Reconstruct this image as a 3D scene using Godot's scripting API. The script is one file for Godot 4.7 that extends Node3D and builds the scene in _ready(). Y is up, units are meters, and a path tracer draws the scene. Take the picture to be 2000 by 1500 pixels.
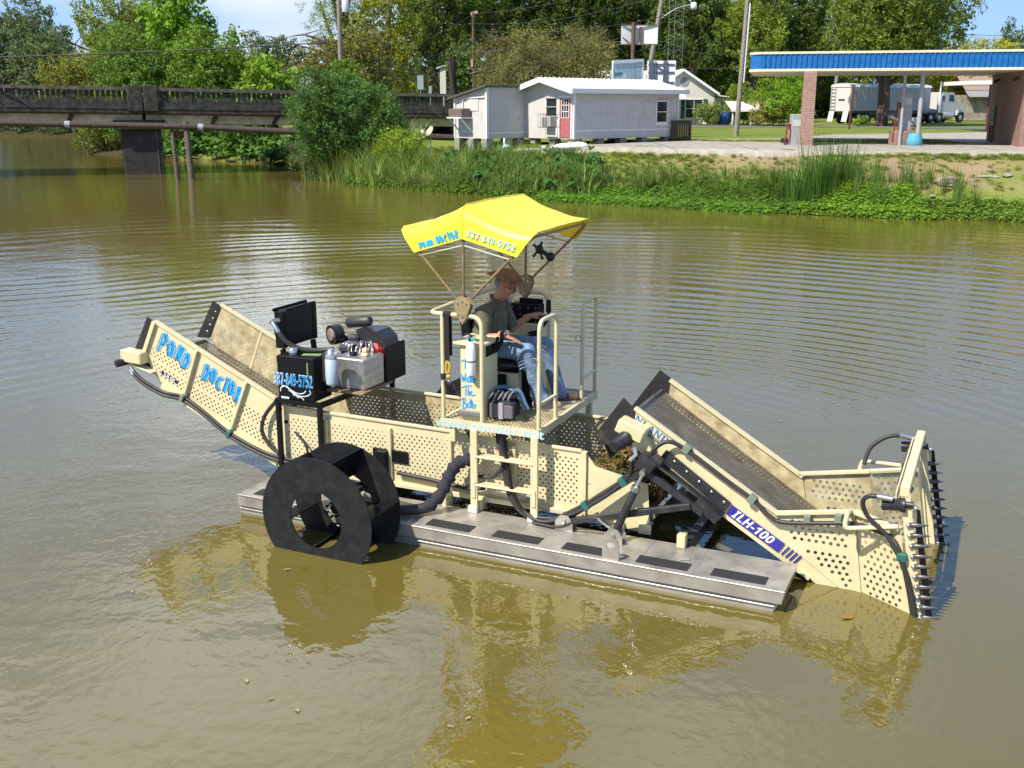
extends Node3D

var rng := RandomNumberGenerator.new()
var texs := {}
var mats := {}
var used := {}

func _ready():
	rng.seed = 4711
	setup_camera_and_light()
	build_water()
	build_terrain()
	build_bridge()
	build_buildings()
	build_station()
	build_poles_and_signs()
	build_trees()
	build_bank_plants()
	build_harvester()
	build_operator()
	build_loose_things()

func setup_camera_and_light():
	var cam := Camera3D.new()
	cam.name = "camera"
	cam.position = Vector3(0, 4.1, 0)
	cam.rotation_degrees = Vector3(-14.55, 0, 0)
	cam.fov = 39.31
	cam.near = 0.1
	cam.far = 5000.0
	cam.current = true
	add_child(cam)
	var we := WorldEnvironment.new()
	we.name = "world_environment"
	var e := Environment.new()
	e.background_mode = Environment.BG_SKY
	e.tonemap_mode = Environment.TONE_MAPPER_LINEAR
	e.tonemap_exposure = 1.5
	e.sdfgi_enabled = true
	e.ssao_enabled = true
	e.ssil_enabled = true
	var sk := Sky.new()
	var pm := PanoramaSkyMaterial.new()
	pm.panorama = sky_texture()
	pm.energy_multiplier = 1.0
	sk.sky_material = pm
	e.sky = sk
	e.background_energy_multiplier = 0.86
	we.environment = e
	add_child(we)
	var sun := DirectionalLight3D.new()
	sun.name = "sun"
	sun.light_color = Color(1.0, 0.965, 0.9)
	sun.light_energy = 1.6
	sun.light_angular_distance = 0.53
	sun.shadow_enabled = true
	var el := deg_to_rad(50.0)
	var az := deg_to_rad(50.0)
	var s := Vector3(-sin(az) * cos(el), sin(el), cos(az) * cos(el))
	sun.look_at_from_position(s * 50.0, Vector3.ZERO, Vector3.UP)
	add_child(sun)

func sky_texture() -> Texture2D:
	var w := 1024
	var h := 512
	var im := Image.create(w, h, false, Image.FORMAT_RGBF)
	var n1 := FastNoiseLite.new()
	n1.seed = 5
	n1.noise_type = FastNoiseLite.TYPE_SIMPLEX_SMOOTH
	n1.frequency = 0.55
	n1.fractal_octaves = 6
	n1.fractal_gain = 0.52
	for y in h:
		var lat := (0.5 - (y + 0.5) / h) * PI
		var sy := sin(lat)
		for x in w:
			var lon := (x + 0.5) / w * TAU
			if sy <= 0.0:
				im.set_pixel(x, y, Color(0.30, 0.30, 0.22))
				continue
			var k := 1.0 / (sy + 0.22)
			var c := n1.get_noise_3d(cos(lon) * cos(lat) * k * 1.25, 3.7 + sy * 0.6, sin(lon) * cos(lat) * k * 1.25)
			var cl := smoothstep(-0.02, 0.48, c)
			var t := pow(1.0 - sy, 2.4)
			var base := Vector3(0.10, 0.23, 0.55).lerp(Vector3(0.38, 0.60, 0.92), t)
			var col := base.lerp(Vector3(0.66, 0.72, 0.80).lerp(Vector3(1.52, 1.58, 1.68), smoothstep(0.06, 0.24, sy)), cl * 0.85 * smoothstep(0.95, 0.25, sy))
			im.set_pixel(x, y, Color(col.x, col.y, col.z))
	return ImageTexture.create_from_image(im)

# ---------- naming and tagging
func numbered(called: String) -> String:
	if not used.has(called):
		used[called] = 0
		return called
	used[called] += 1
	return "%s_%03d" % [called, used[called]]

func tag(o: Node, label: String, category: String, group := "", kind := "") -> Node:
	if label: o.set_meta("label", label)
	if category: o.set_meta("category", category)
	if group: o.set_meta("group", group)
	if kind: o.set_meta("kind", kind)
	return o

func thing(called: String, label: String, category: String, at := Vector3.ZERO, turn := 0.0, group := "") -> Node3D:
	var o := Node3D.new()
	o.name = numbered(called)
	o.position = at
	if at.z < -30.0:
		o.position.x *= 0.975
	o.rotation.y = turn
	add_child(o)
	tag(o, label, category, group)
	return o

func obj(called: String, st: SurfaceTool, m: Material, parent: Node = null, smooth := false) -> MeshInstance3D:
	var mi := MeshInstance3D.new()
	st.generate_normals()
	mi.mesh = st.commit()
	mi.material_override = m
	if parent == null:
		mi.name = numbered(called)
		add_child(mi)
	else:
		hang(mi, called, parent)
	return mi

# parts hang under their thing, sub-parts under their part; never deeper
func hang(n: Node3D, called: String, parent: Node):
	while parent != self and parent.get_parent() != self and parent.get_parent().get_parent() != self:
		n.transform = parent.transform * n.transform
		parent = parent.get_parent()
	part_name(n, called, parent)
	parent.add_child(n, true)

func part_name(n: Node, called: String, parent: Node):
	var key := str(parent.get_instance_id()) + called
	if used.has(key):
		used[key] += 1
		n.name = "%s_%03d" % [called, used[key]]
	else:
		used[key] = 0
		n.name = called

func inst(called: String, mesh: Mesh, m: Material, parent: Node, t := Transform3D()) -> MeshInstance3D:
	var mi := MeshInstance3D.new()
	mi.mesh = mesh
	mi.material_override = m
	mi.transform = t
	if parent == null:
		mi.name = numbered(called)
		add_child(mi)
	else:
		part_name(mi, called, parent)
		parent.add_child(mi, true)
	return mi

func struct(called: String, st: SurfaceTool, m: Material) -> MeshInstance3D:
	var o := obj(called, st, m)
	o.set_meta("kind", "structure")
	return o

# ---------- materials
func noise_tex(id: String, a: float) -> NoiseTexture2D:
	var key := "%s_%.2f" % [id, a]
	if texs.has(key):
		return texs[key]
	var n := FastNoiseLite.new()
	n.seed = hash(id) % 1000
	n.noise_type = FastNoiseLite.TYPE_SIMPLEX_SMOOTH
	n.fractal_octaves = 5
	n.frequency = 0.012
	if id == "grain":
		n.frequency = 0.06
		n.fractal_octaves = 4
	if id == "streak":
		n.frequency = 0.02
	if id == "cell":
		n.noise_type = FastNoiseLite.TYPE_CELLULAR
		n.frequency = 0.03
		n.fractal_octaves = 3
	var t := NoiseTexture2D.new()
	t.width = 512
	t.height = 512
	t.seamless = true
	t.noise = n
	var g := Gradient.new()
	g.set_color(0, Color(1.0 - a, 1.0 - a, 1.0 - a * 1.05))
	g.set_color(1, Color(1, 1, 1))
	g.set_offset(0, 0.1)
	g.set_offset(1, 0.85)
	t.color_ramp = g
	texs[key] = t
	return t

func bump_tex(id: String) -> NoiseTexture2D:
	var key := "bump_" + id
	if texs.has(key):
		return texs[key]
	var n := FastNoiseLite.new()
	n.seed = hash(id) % 1000
	n.noise_type = FastNoiseLite.TYPE_SIMPLEX_SMOOTH
	n.fractal_octaves = 4
	n.frequency = 0.02
	if id == "water":
		n.fractal_octaves = 3
		n.frequency = 0.018
	if id == "fine":
		n.frequency = 0.08
	if id == "bark":
		n.noise_type = FastNoiseLite.TYPE_CELLULAR
		n.frequency = 0.05
	var t := NoiseTexture2D.new()
	t.width = 512
	t.height = 512
	t.seamless = true
	t.noise = n
	texs[key] = t
	return t

# col is a linear, real-world base colour
func mat(called: String, col: Color, rough := 0.6, metal := 0.0, amount := 0.0, noise := "cloud", scale := 1.0, bump := 0.0, bumpid := "fine", world := true) -> StandardMaterial3D:
	if mats.has(called):
		return mats[called]
	var m := StandardMaterial3D.new()
	m.resource_name = called
	m.albedo_color = col.linear_to_srgb()
	m.roughness = rough
	m.metallic = metal
	if amount > 0.0 or bump > 0.0:
		m.uv1_triplanar = true
		m.uv1_world_triplanar = world
		m.uv1_scale = Vector3(scale, scale, scale)
	if amount > 0.0:
		m.albedo_texture = noise_tex(noise, amount)
	if bump > 0.0:
		m.heightmap_enabled = true
		m.heightmap_texture = bump_tex(bumpid)
		m.heightmap_scale = bump
	mats[called] = m
	return m

# stains and wear with their own outline, laid over a material by a noise mask
func stain(m: StandardMaterial3D, id: String, col: Color, from: float, to: float, alpha: float) -> StandardMaterial3D:
	if m.detail_enabled:
		return m
	var n := FastNoiseLite.new()
	n.seed = hash(id) % 1000
	n.noise_type = FastNoiseLite.TYPE_SIMPLEX_SMOOTH
	n.fractal_octaves = 6
	n.fractal_gain = 0.62
	n.frequency = 0.008
	var t := NoiseTexture2D.new()
	t.width = 768
	t.height = 768
	t.seamless = true
	t.noise = n
	var g := Gradient.new()
	var c := col.linear_to_srgb()
	g.set_color(0, Color(c.r, c.g, c.b, 0.0))
	g.set_color(1, Color(c.r, c.g, c.b, alpha))
	g.set_offset(0, from)
	g.set_offset(1, to)
	t.color_ramp = g
	m.detail_enabled = true
	m.detail_blend_mode = BaseMaterial3D.BLEND_MODE_MIX
	m.detail_albedo = t
	m.uv1_triplanar = true
	m.uv1_world_triplanar = true
	return m

# ---------- shapes
func S() -> SurfaceTool:
	var st := SurfaceTool.new()
	st.begin(Mesh.PRIMITIVE_TRIANGLES)
	st.set_smooth_group(-1)
	return st

func tri(st: SurfaceTool, a: Vector3, b: Vector3, c: Vector3):
	st.add_vertex(a)
	st.add_vertex(c)
	st.add_vertex(b)

func quad(st: SurfaceTool, a: Vector3, b: Vector3, c: Vector3, d: Vector3):
	tri(st, a, b, c)
	tri(st, a, c, d)

func box(st: SurfaceTool, c: Vector3, s: Vector3, b := Basis(), bev := 0.0):
	var h := s * 0.5
	st.set_smooth_group(-1)
	if bev <= 0.0:
		var p := []
		for i in 8:
			p.append(c + b * Vector3(h.x if i & 1 else -h.x, h.y if i & 2 else -h.y, h.z if i & 4 else -h.z))
		quad(st, p[4], p[5], p[7], p[6])
		quad(st, p[1], p[0], p[2], p[3])
		quad(st, p[5], p[1], p[3], p[7])
		quad(st, p[0], p[4], p[6], p[2])
		quad(st, p[6], p[7], p[3], p[2])
		quad(st, p[0], p[1], p[5], p[4])
		return
	# chamfered box: octagon rings stacked along y
	bev = minf(bev, minf(h.x, minf(h.y, h.z)) * 0.9)
	var rings := []
	for lv in [[-h.y, bev], [-h.y + bev, 0.0], [h.y - bev, 0.0], [h.y, bev]]:
		var x: float = h.x - lv[1]
		var z: float = h.z - lv[1]
		var k := bev
		var ring := []
		for q in [Vector2(-x + k, z), Vector2(x - k, z), Vector2(x, z - k), Vector2(x, -z + k), Vector2(x - k, -z), Vector2(-x + k, -z), Vector2(-x, -z + k), Vector2(-x, z - k)]:
			ring.append(c + b * Vector3(q.x, lv[0], q.y))
		rings.append(ring)
	for r in 3:
		for i in 8:
			var j := (i + 1) % 8
			quad(st, rings[r][i], rings[r][j], rings[r + 1][j], rings[r + 1][i])
	for i in range(1, 7):
		tri(st, rings[3][0], rings[3][i], rings[3][i + 1])
		tri(st, rings[0][0], rings[0][i + 1], rings[0][i])

func bar(st: SurfaceTool, a: Vector3, b: Vector3, w: float, h: float, up := Vector3.UP, bev := 0.0):
	var x := (b - a).normalized()
	var z := x.cross(up).normalized()
	var y := z.cross(x)
	box(st, (a + b) * 0.5, Vector3((b - a).length(), h, w), Basis(x, y, z), bev)

func tube(st: SurfaceTool, pts: Array, r, sides := 8, cap := true):
	st.set_smooth_group(1)
	var n := pts.size()
	var t0: Vector3 = (pts[1] - pts[0]).normalized()
	var u := t0.cross(Vector3(0.31, 0.87, 0.37)).normalized()
	var rings := []
	for i in n:
		var t: Vector3
		if i == 0: t = t0
		elif i == n - 1: t = (pts[n - 1] - pts[n - 2]).normalized()
		else: t = ((pts[i + 1] - pts[i]).normalized() + (pts[i] - pts[i - 1]).normalized()).normalized()
		u = (u - t * u.dot(t)).normalized()
		var v := t.cross(u)
		var rr: float = r[i] if r is Array else r
		var ring := []
		for k in sides:
			var a := TAU * k / sides
			ring.append(pts[i] + (u * cos(a) + v * sin(a)) * rr)
		rings.append(ring)
	for i in n - 1:
		for k in sides:
			var j := (k + 1) % sides
			quad(st, rings[i][k], rings[i][j], rings[i + 1][j], rings[i + 1][k])
	if cap:
		st.set_smooth_group(-1)
		for k in range(1, sides - 1):
			tri(st, rings[0][0], rings[0][k + 1], rings[0][k])
			tri(st, rings[n - 1][0], rings[n - 1][k], rings[n - 1][k + 1])

# rounds the corners of a polyline
func rounded(pts: Array, r: float, seg := 5) -> Array:
	var out := [pts[0]]
	for i in range(1, pts.size() - 1):
		var a: Vector3 = pts[i - 1]
		var b: Vector3 = pts[i]
		var c: Vector3 = pts[i + 1]
		var ra := minf(r, minf((a - b).length(), (c - b).length()) * 0.49)
		var p := b + (a - b).normalized() * ra
		var q := b + (c - b).normalized() * ra
		for k in seg + 1:
			var t := float(k) / seg
			out.append(p.lerp(b, t).lerp(b.lerp(q, t), t))
	out.append(pts[-1])
	return out

func spline(pts: Array, seg := 6) -> Array:
	var out := []
	var n := pts.size()
	for i in n - 1:
		var p0: Vector3 = pts[maxi(i - 1, 0)]
		var p1: Vector3 = pts[i]
		var p2: Vector3 = pts[i + 1]
		var p3: Vector3 = pts[mini(i + 2, n - 1)]
		for k in seg:
			out.append(p1.cubic_interpolate(p2, p0, p3, float(k) / seg))
	out.append(pts[-1])
	return out

func lathe(st: SurfaceTool, o: Vector3, axis: Vector3, prof: Array, sides := 16):
	# prof: [along, radius]
	st.set_smooth_group(1)
	var a := axis.normalized()
	var u := a.cross(Vector3(0.31, 0.17, 0.93)).normalized()
	var v := a.cross(u)
	var rings := []
	for p in prof:
		var ring := []
		for k in sides:
			var th := TAU * k / sides
			ring.append(o + a * p[0] + (u * cos(th) + v * sin(th)) * maxf(p[1], 0.0005))
		rings.append(ring)
	for i in prof.size() - 1:
		st.set_smooth_group(i + 2 if absf(prof[i][0] - prof[i + 1][0]) < 0.0001 or prof.size() < 4 else 1)
		for k in sides:
			var j := (k + 1) % sides
			quad(st, rings[i][k], rings[i][j], rings[i + 1][j], rings[i + 1][k])
	st.set_smooth_group(-1)
	var e := prof.size() - 1
	for k in range(1, sides - 1):
		tri(st, rings[0][0], rings[0][k + 1], rings[0][k])
		tri(st, rings[e][0], rings[e][k], rings[e][k + 1])

func ball(st: SurfaceTool, c: Vector3, r: Vector3, n := 8, b := Basis()):
	st.set_smooth_group(1)
	for i in n:
		for k in n * 2:
			var q := []
			for d in [[0, 0], [0, 1], [1, 1], [1, 0]]:
				var th: float = PI * (i + d[0]) / n
				var ph: float = PI * (k + d[1]) / n
				q.append(c + b * (Vector3(sin(th) * cos(ph), cos(th), sin(th) * sin(ph)) * r))
			if i > 0: tri(st, q[0], q[1], q[2])
			if i < n - 1: tri(st, q[0], q[2], q[3])

# extrudes a simple polygon (x, y in the frame t) from z0 to z1 along the frame's z
func prism(st: SurfaceTool, poly: PackedVector2Array, t: Transform3D, z0: float, z1: float, back := true):
	st.set_smooth_group(-1)
	var ix := Geometry2D.triangulate_polygon(poly)
	if Geometry2D.is_polygon_clockwise(poly):
		pass
	var n := poly.size()
	for i in range(0, ix.size(), 3):
		var a := poly[ix[i]]
		var b := poly[ix[i + 1]]
		var c := poly[ix[i + 2]]
		if (b - a).cross(c - a) < 0:
			var s := b
			b = c
			c = s
		tri(st, t * Vector3(a.x, a.y, z1), t * Vector3(b.x, b.y, z1), t * Vector3(c.x, c.y, z1))
		if back:
			tri(st, t * Vector3(a.x, a.y, z0), t * Vector3(c.x, c.y, z0), t * Vector3(b.x, b.y, z0))
	var cw := Geometry2D.is_polygon_clockwise(poly)
	for i in n:
		var a := poly[i]
		var b := poly[(i + 1) % n]
		if cw:
			var s := a
			a = b
			b = s
		quad(st, t * Vector3(a.x, a.y, z0), t * Vector3(b.x, b.y, z0), t * Vector3(b.x, b.y, z1), t * Vector3(a.x, a.y, z1))

func P2(a: Array) -> PackedVector2Array:
	var out := PackedVector2Array()
	for i in range(0, a.size(), 2):
		out.append(Vector2(a[i], a[i + 1]))
	return out

# perforated sheet over a convex polygon (2D in frame t); holes only where hole_ok(y) lies in [ha, hb]
func perf(st: SurfaceTool, poly: PackedVector2Array, t: Transform3D, px: float, py: float, rx: float, ry: float, inset := 0.02, ha := -1e9, hb := 1e9, stagger := true, sides8 := true):
	st.set_smooth_group(-1)
	var ys := []
	var lo := 1e9
	var hi := -1e9
	var vy := []
	for p in poly:
		lo = minf(lo, p.y)
		hi = maxf(hi, p.y)
		vy.append(p.y)
	var y0 := lo
	ys = vy.duplicate()
	var a0 := maxf(lo + inset, ha)
	var b0 := minf(hi - inset, hb)
	var rows := int(floor((b0 - a0) / py))
	for r in rows + 1:
		ys.append(a0 + r * py)
	ys.sort()
	for i in ys.size() - 1:
		var ya: float = ys[i]
		var yb: float = ys[i + 1]
		if yb - ya < 1e-5:
			continue
		var ea := span(poly, lerpf(ya, yb, 0.0005))
		var eb := span(poly, lerpf(ya, yb, 0.9995))
		var full := absf(yb - ya - py) < 1e-4 and ya >= a0 - 1e-4 and yb <= b0 + 1e-4
		var xl := maxf(ea.x, eb.x) + inset
		var xr := minf(ea.y, eb.y) - inset
		var row := int(round((ya - a0) / py))
		var sh := px * 0.5 if stagger and row % 2 else 0.0
		var k0 := int(ceil((xl - sh) / px))
		var k1 := int(floor((xr - sh) / px))
		if not full or k1 <= k0:
			quad(st, t * Vector3(ea.x, ya, 0), t * Vector3(ea.y, ya, 0), t * Vector3(eb.y, yb, 0), t * Vector3(eb.x, yb, 0))
			continue
		var x0 := k0 * px + sh
		var x1 := k1 * px + sh
		quad(st, t * Vector3(ea.x, ya, 0), t * Vector3(x0, ya, 0), t * Vector3(x0, yb, 0), t * Vector3(eb.x, yb, 0))
		quad(st, t * Vector3(x1, ya, 0), t * Vector3(ea.y, ya, 0), t * Vector3(eb.y, yb, 0), t * Vector3(x1, yb, 0))
		for k in range(k0, k1):
			var ca := k * px + sh
			var cx := ca + px * 0.5
			var cy := (ya + yb) * 0.5
			var sq := [Vector2(ca, ya), Vector2(cx, ya), Vector2(ca + px, ya), Vector2(ca + px, cy), Vector2(ca + px, yb), Vector2(cx, yb), Vector2(ca, yb), Vector2(ca, cy)]
			if sides8:
				for q in 8:
					var q2 := (q + 1) % 8
					var an := -PI * 0.75 + q * PI / 4
					var an2 := -PI * 0.75 + q2 * PI / 4
					var c1 := Vector2(cx + cos(an) * rx, cy + sin(an) * ry)
					var c2 := Vector2(cx + cos(an2) * rx, cy + sin(an2) * ry)
					quad(st, t * Vector3(sq[q].x, sq[q].y, 0), t * Vector3(sq[q2].x, sq[q2].y, 0), t * Vector3(c2.x, c2.y, 0), t * Vector3(c1.x, c1.y, 0))
			else:
				var dm := [Vector2(cx, cy - ry), Vector2(cx + rx, cy), Vector2(cx, cy + ry), Vector2(cx - rx, cy)]
				for q in 4:
					var m1: Vector2 = sq[(q * 2) % 8]
					var m2: Vector2 = sq[(q * 2 + 2) % 8]
					var d0: Vector2 = dm[(q + 3) % 4]
					var d1: Vector2 = dm[q]
					quad(st, t * Vector3(m1.x, m1.y, 0), t * Vector3(m2.x, m2.y, 0), t * Vector3(d1.x, d1.y, 0), t * Vector3(d0.x, d0.y, 0))

func span(poly: PackedVector2Array, y: float) -> Vector2:
	var lo := 1e9
	var hi := -1e9
	for i in poly.size():
		var a := poly[i]
		var b := poly[(i + 1) % poly.size()]
		if (a.y - y) * (b.y - y) <= 0.0 and absf(a.y - b.y) > 1e-9:
			var x := lerpf(a.x, b.x, (y - a.y) / (b.y - a.y))
			lo = minf(lo, x)
			hi = maxf(hi, x)
	return Vector2(lo, hi)

# a frame lying in the machine's side plane: origin (x, y, z), x axis turned by angle about z
func side_frame(o: Vector3, angle: float) -> Transform3D:
	return Transform3D(Basis(Vector3(0, 0, 1), angle), o)

func into(poly: PackedVector2Array, f: Transform3D) -> PackedVector2Array:
	var inv := f.affine_inverse()
	var out := PackedVector2Array()
	for p in poly:
		var q := inv * Vector3(p.x, p.y, f.origin.z)
		out.append(Vector2(q.x, q.y))
	return out

# lettering: strokes given as arrays of points on a 0..1 grid per letter
func text_mesh(s: String, size: float, depth := 0.003, bold := true, serif := false) -> TextMesh:
	var f := SystemFont.new()
	f.font_names = PackedStringArray(["Droid Serif" if serif else "Droid Sans"])
	f.font_weight = 700 if bold else 400
	var t := TextMesh.new()
	t.text = s
	t.font = f
	t.font_size = 64
	t.pixel_size = size / 46.0
	t.depth = depth
	t.curve_step = 1.5
	return t

# ---------- the setting: water and land. X to the right, -Z away from the camera
func build_water():
	var m := mat("river_water", Color(0.124, 0.098, 0.020), 0.03, 0.0)
	m.metallic_specular = 0.78
	m.uv1_triplanar = true
	m.uv1_world_triplanar = true
	m.uv1_scale = Vector3(0.55, 0.55, 0.55)
	m.heightmap_enabled = true
	m.heightmap_texture = bump_tex("water")
	m.heightmap_scale = 0.26
	var nz := FastNoiseLite.new()
	nz.seed = 21
	nz.noise_type = FastNoiseLite.TYPE_SIMPLEX_SMOOTH
	nz.frequency = 0.09
	nz.fractal_octaves = 2
	var n2 := FastNoiseLite.new()
	n2.seed = 33
	n2.noise_type = FastNoiseLite.TYPE_SIMPLEX_SMOOTH
	n2.frequency = 0.9
	n2.fractal_octaves = 2
	var x0 := -24.0
	var x1 := 24.0
	var nx := 520
	var zs := [-3.0]
	while zs[-1] > -62.0:
		zs.append(zs[-1] - 0.045 - 0.0036 * absf(zs[-1]))
	var nzc := zs.size()
	var hs := PackedFloat32Array()
	hs.resize((nx + 1) * nzc)
	var c := Vector2(-0.6, -11.5)
	for j in nzc:
		var z: float = zs[j]
		var ez := smoothstep(-62.0, -52.0, z) * smoothstep(-3.0, -5.0, z)
		for i in nx + 1:
			var x := lerpf(x0, x1, float(i) / nx)
			var p := Vector2(x, z)
			var d := p - c
			var r := d.length() + 0.01
			var warp := nz.get_noise_2d(x, z)
			var behind := smoothstep(3.0, -6.0, d.y + 0.25 * absf(d.x))
			var ph := 150.0 * log(r + 2.0) + warp * 7.0
			var lam := 0.0419 * (r + 2.0)
			var slope := 0.125 * behind * smoothstep(3.0, 8.0, r) * smoothstep(34.0, 19.0, r) * (0.55 + 0.8 * nz.get_noise_2d(x * 0.6 + 50.0, z * 0.6))
			var hgt := slope * lam / TAU * sin(ph)
			# short wind chop
			var chop := 0.35 + 0.65 * smoothstep(-0.3, 0.5, nz.get_noise_2d(x * 0.5 - 80.0, z * 0.5))
			hgt += 0.0032 * chop * n2.get_noise_2d(x * 1.2, z * 2.6)
			hgt += 0.010 * nz.get_noise_2d(x * 3.0, z * 5.0) * 0.5
			var ex := smoothstep(24.0, 20.0, absf(x))
			hs[j * (nx + 1) + i] = hgt * ez * ex
	var vs := PackedVector3Array()
	var ns := PackedVector3Array()
	var ix := PackedInt32Array()
	vs.resize(hs.size())
	ns.resize(hs.size())
	var dx := (x1 - x0) / nx
	for j in nzc:
		var ja := maxi(j - 1, 0)
		var jb := mini(j + 1, nzc - 1)
		for i in nx + 1:
			var k := j * (nx + 1) + i
			vs[k] = Vector3(x0 + dx * i, hs[k], zs[j])
			var ia := maxi(i - 1, 0)
			var ib := mini(i + 1, nx)
			var gx := (hs[j * (nx + 1) + ib] - hs[j * (nx + 1) + ia]) / (dx * (ib - ia))
			var gz: float = (hs[jb * (nx + 1) + i] - hs[ja * (nx + 1) + i]) / (zs[jb] - zs[ja])
			ns[k] = Vector3(-gx, 1.0, -gz).normalized()
	for j in nzc - 1:
		for i in nx:
			var k := j * (nx + 1) + i
			ix.append_array([k, k + nx + 1, k + 1, k + 1, k + nx + 1, k + nx + 2])
	var base := vs.size()
	# calm water round the rippled part, out to the far banks
	var far := [[-400.0, 30.0, x0, zs[-1]], [x1, 30.0, 400.0, zs[-1]], [-400.0, zs[-1], 400.0, -400.0], [x0, 30.0, x1, -3.0]]
	for f in far:
		var b := vs.size()
		for q in [Vector3(f[0], 0, f[1]), Vector3(f[2], 0, f[1]), Vector3(f[0], 0, f[3]), Vector3(f[2], 0, f[3])]:
			vs.append(q)
			ns.append(Vector3.UP)
		ix.append_array([b, b + 2, b + 1, b + 1, b + 2, b + 3])
	var arr := []
	arr.resize(Mesh.ARRAY_MAX)
	arr[Mesh.ARRAY_VERTEX] = vs
	arr[Mesh.ARRAY_NORMAL] = ns
	arr[Mesh.ARRAY_INDEX] = ix
	var am := ArrayMesh.new()
	am.add_surface_from_arrays(Mesh.PRIMITIVE_TRIANGLES, arr)
	var o := inst("river_water", am, m, null)
	tag(o, "murky olive brown river water with ripples", "", "", "structure")

var shore := P2([400, 5, 60, 24, 40, 31, 19, 39.3, 13.9, 41.5, 9.5, 44.0, 6.6, 46, 0, 50.5, -4, 54.0, -8, 58.5, -11.3, 62, -13, 70, -18, 79, -26, 85, -37, 96, -46, 125, -54, 146, -70, 152, -120, 156, -400, 170])

# metres inland from the water's edge (negative in the water)
func inland(x: float, d: float) -> float:
	var best := 1e9
	var sgn := 1.0
	for i in shore.size() - 1:
		var a := shore[i]
		var b := shore[i + 1]
		var p := Vector2(x, d)
		var q := Geometry2D.get_closest_point_to_segment(p, a, b)
		var dd := p.distance_to(q)
		if dd < best:
			best = dd
			sgn = 1.0 if (b - a).cross(p - a) < 0.0 else -1.0
	return best * sgn

func ground_y(x: float, d: float) -> float:
	var s := inland(x, d)
	if s < 0.0:
		return maxf(-1.5, s * 0.45)
	var top := 2.08 + 0.004 * maxf(0.0, d - 62.0)
	var reach := lerpf(9.5, 6.2, smoothstep(-4.0, 14.0, x))
	if x < -12.0:
		reach = 14.0
	var t := clampf(s / reach, 0.0, 1.0)
	return top * (1.0 - pow(1.0 - t, 1.7))

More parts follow.
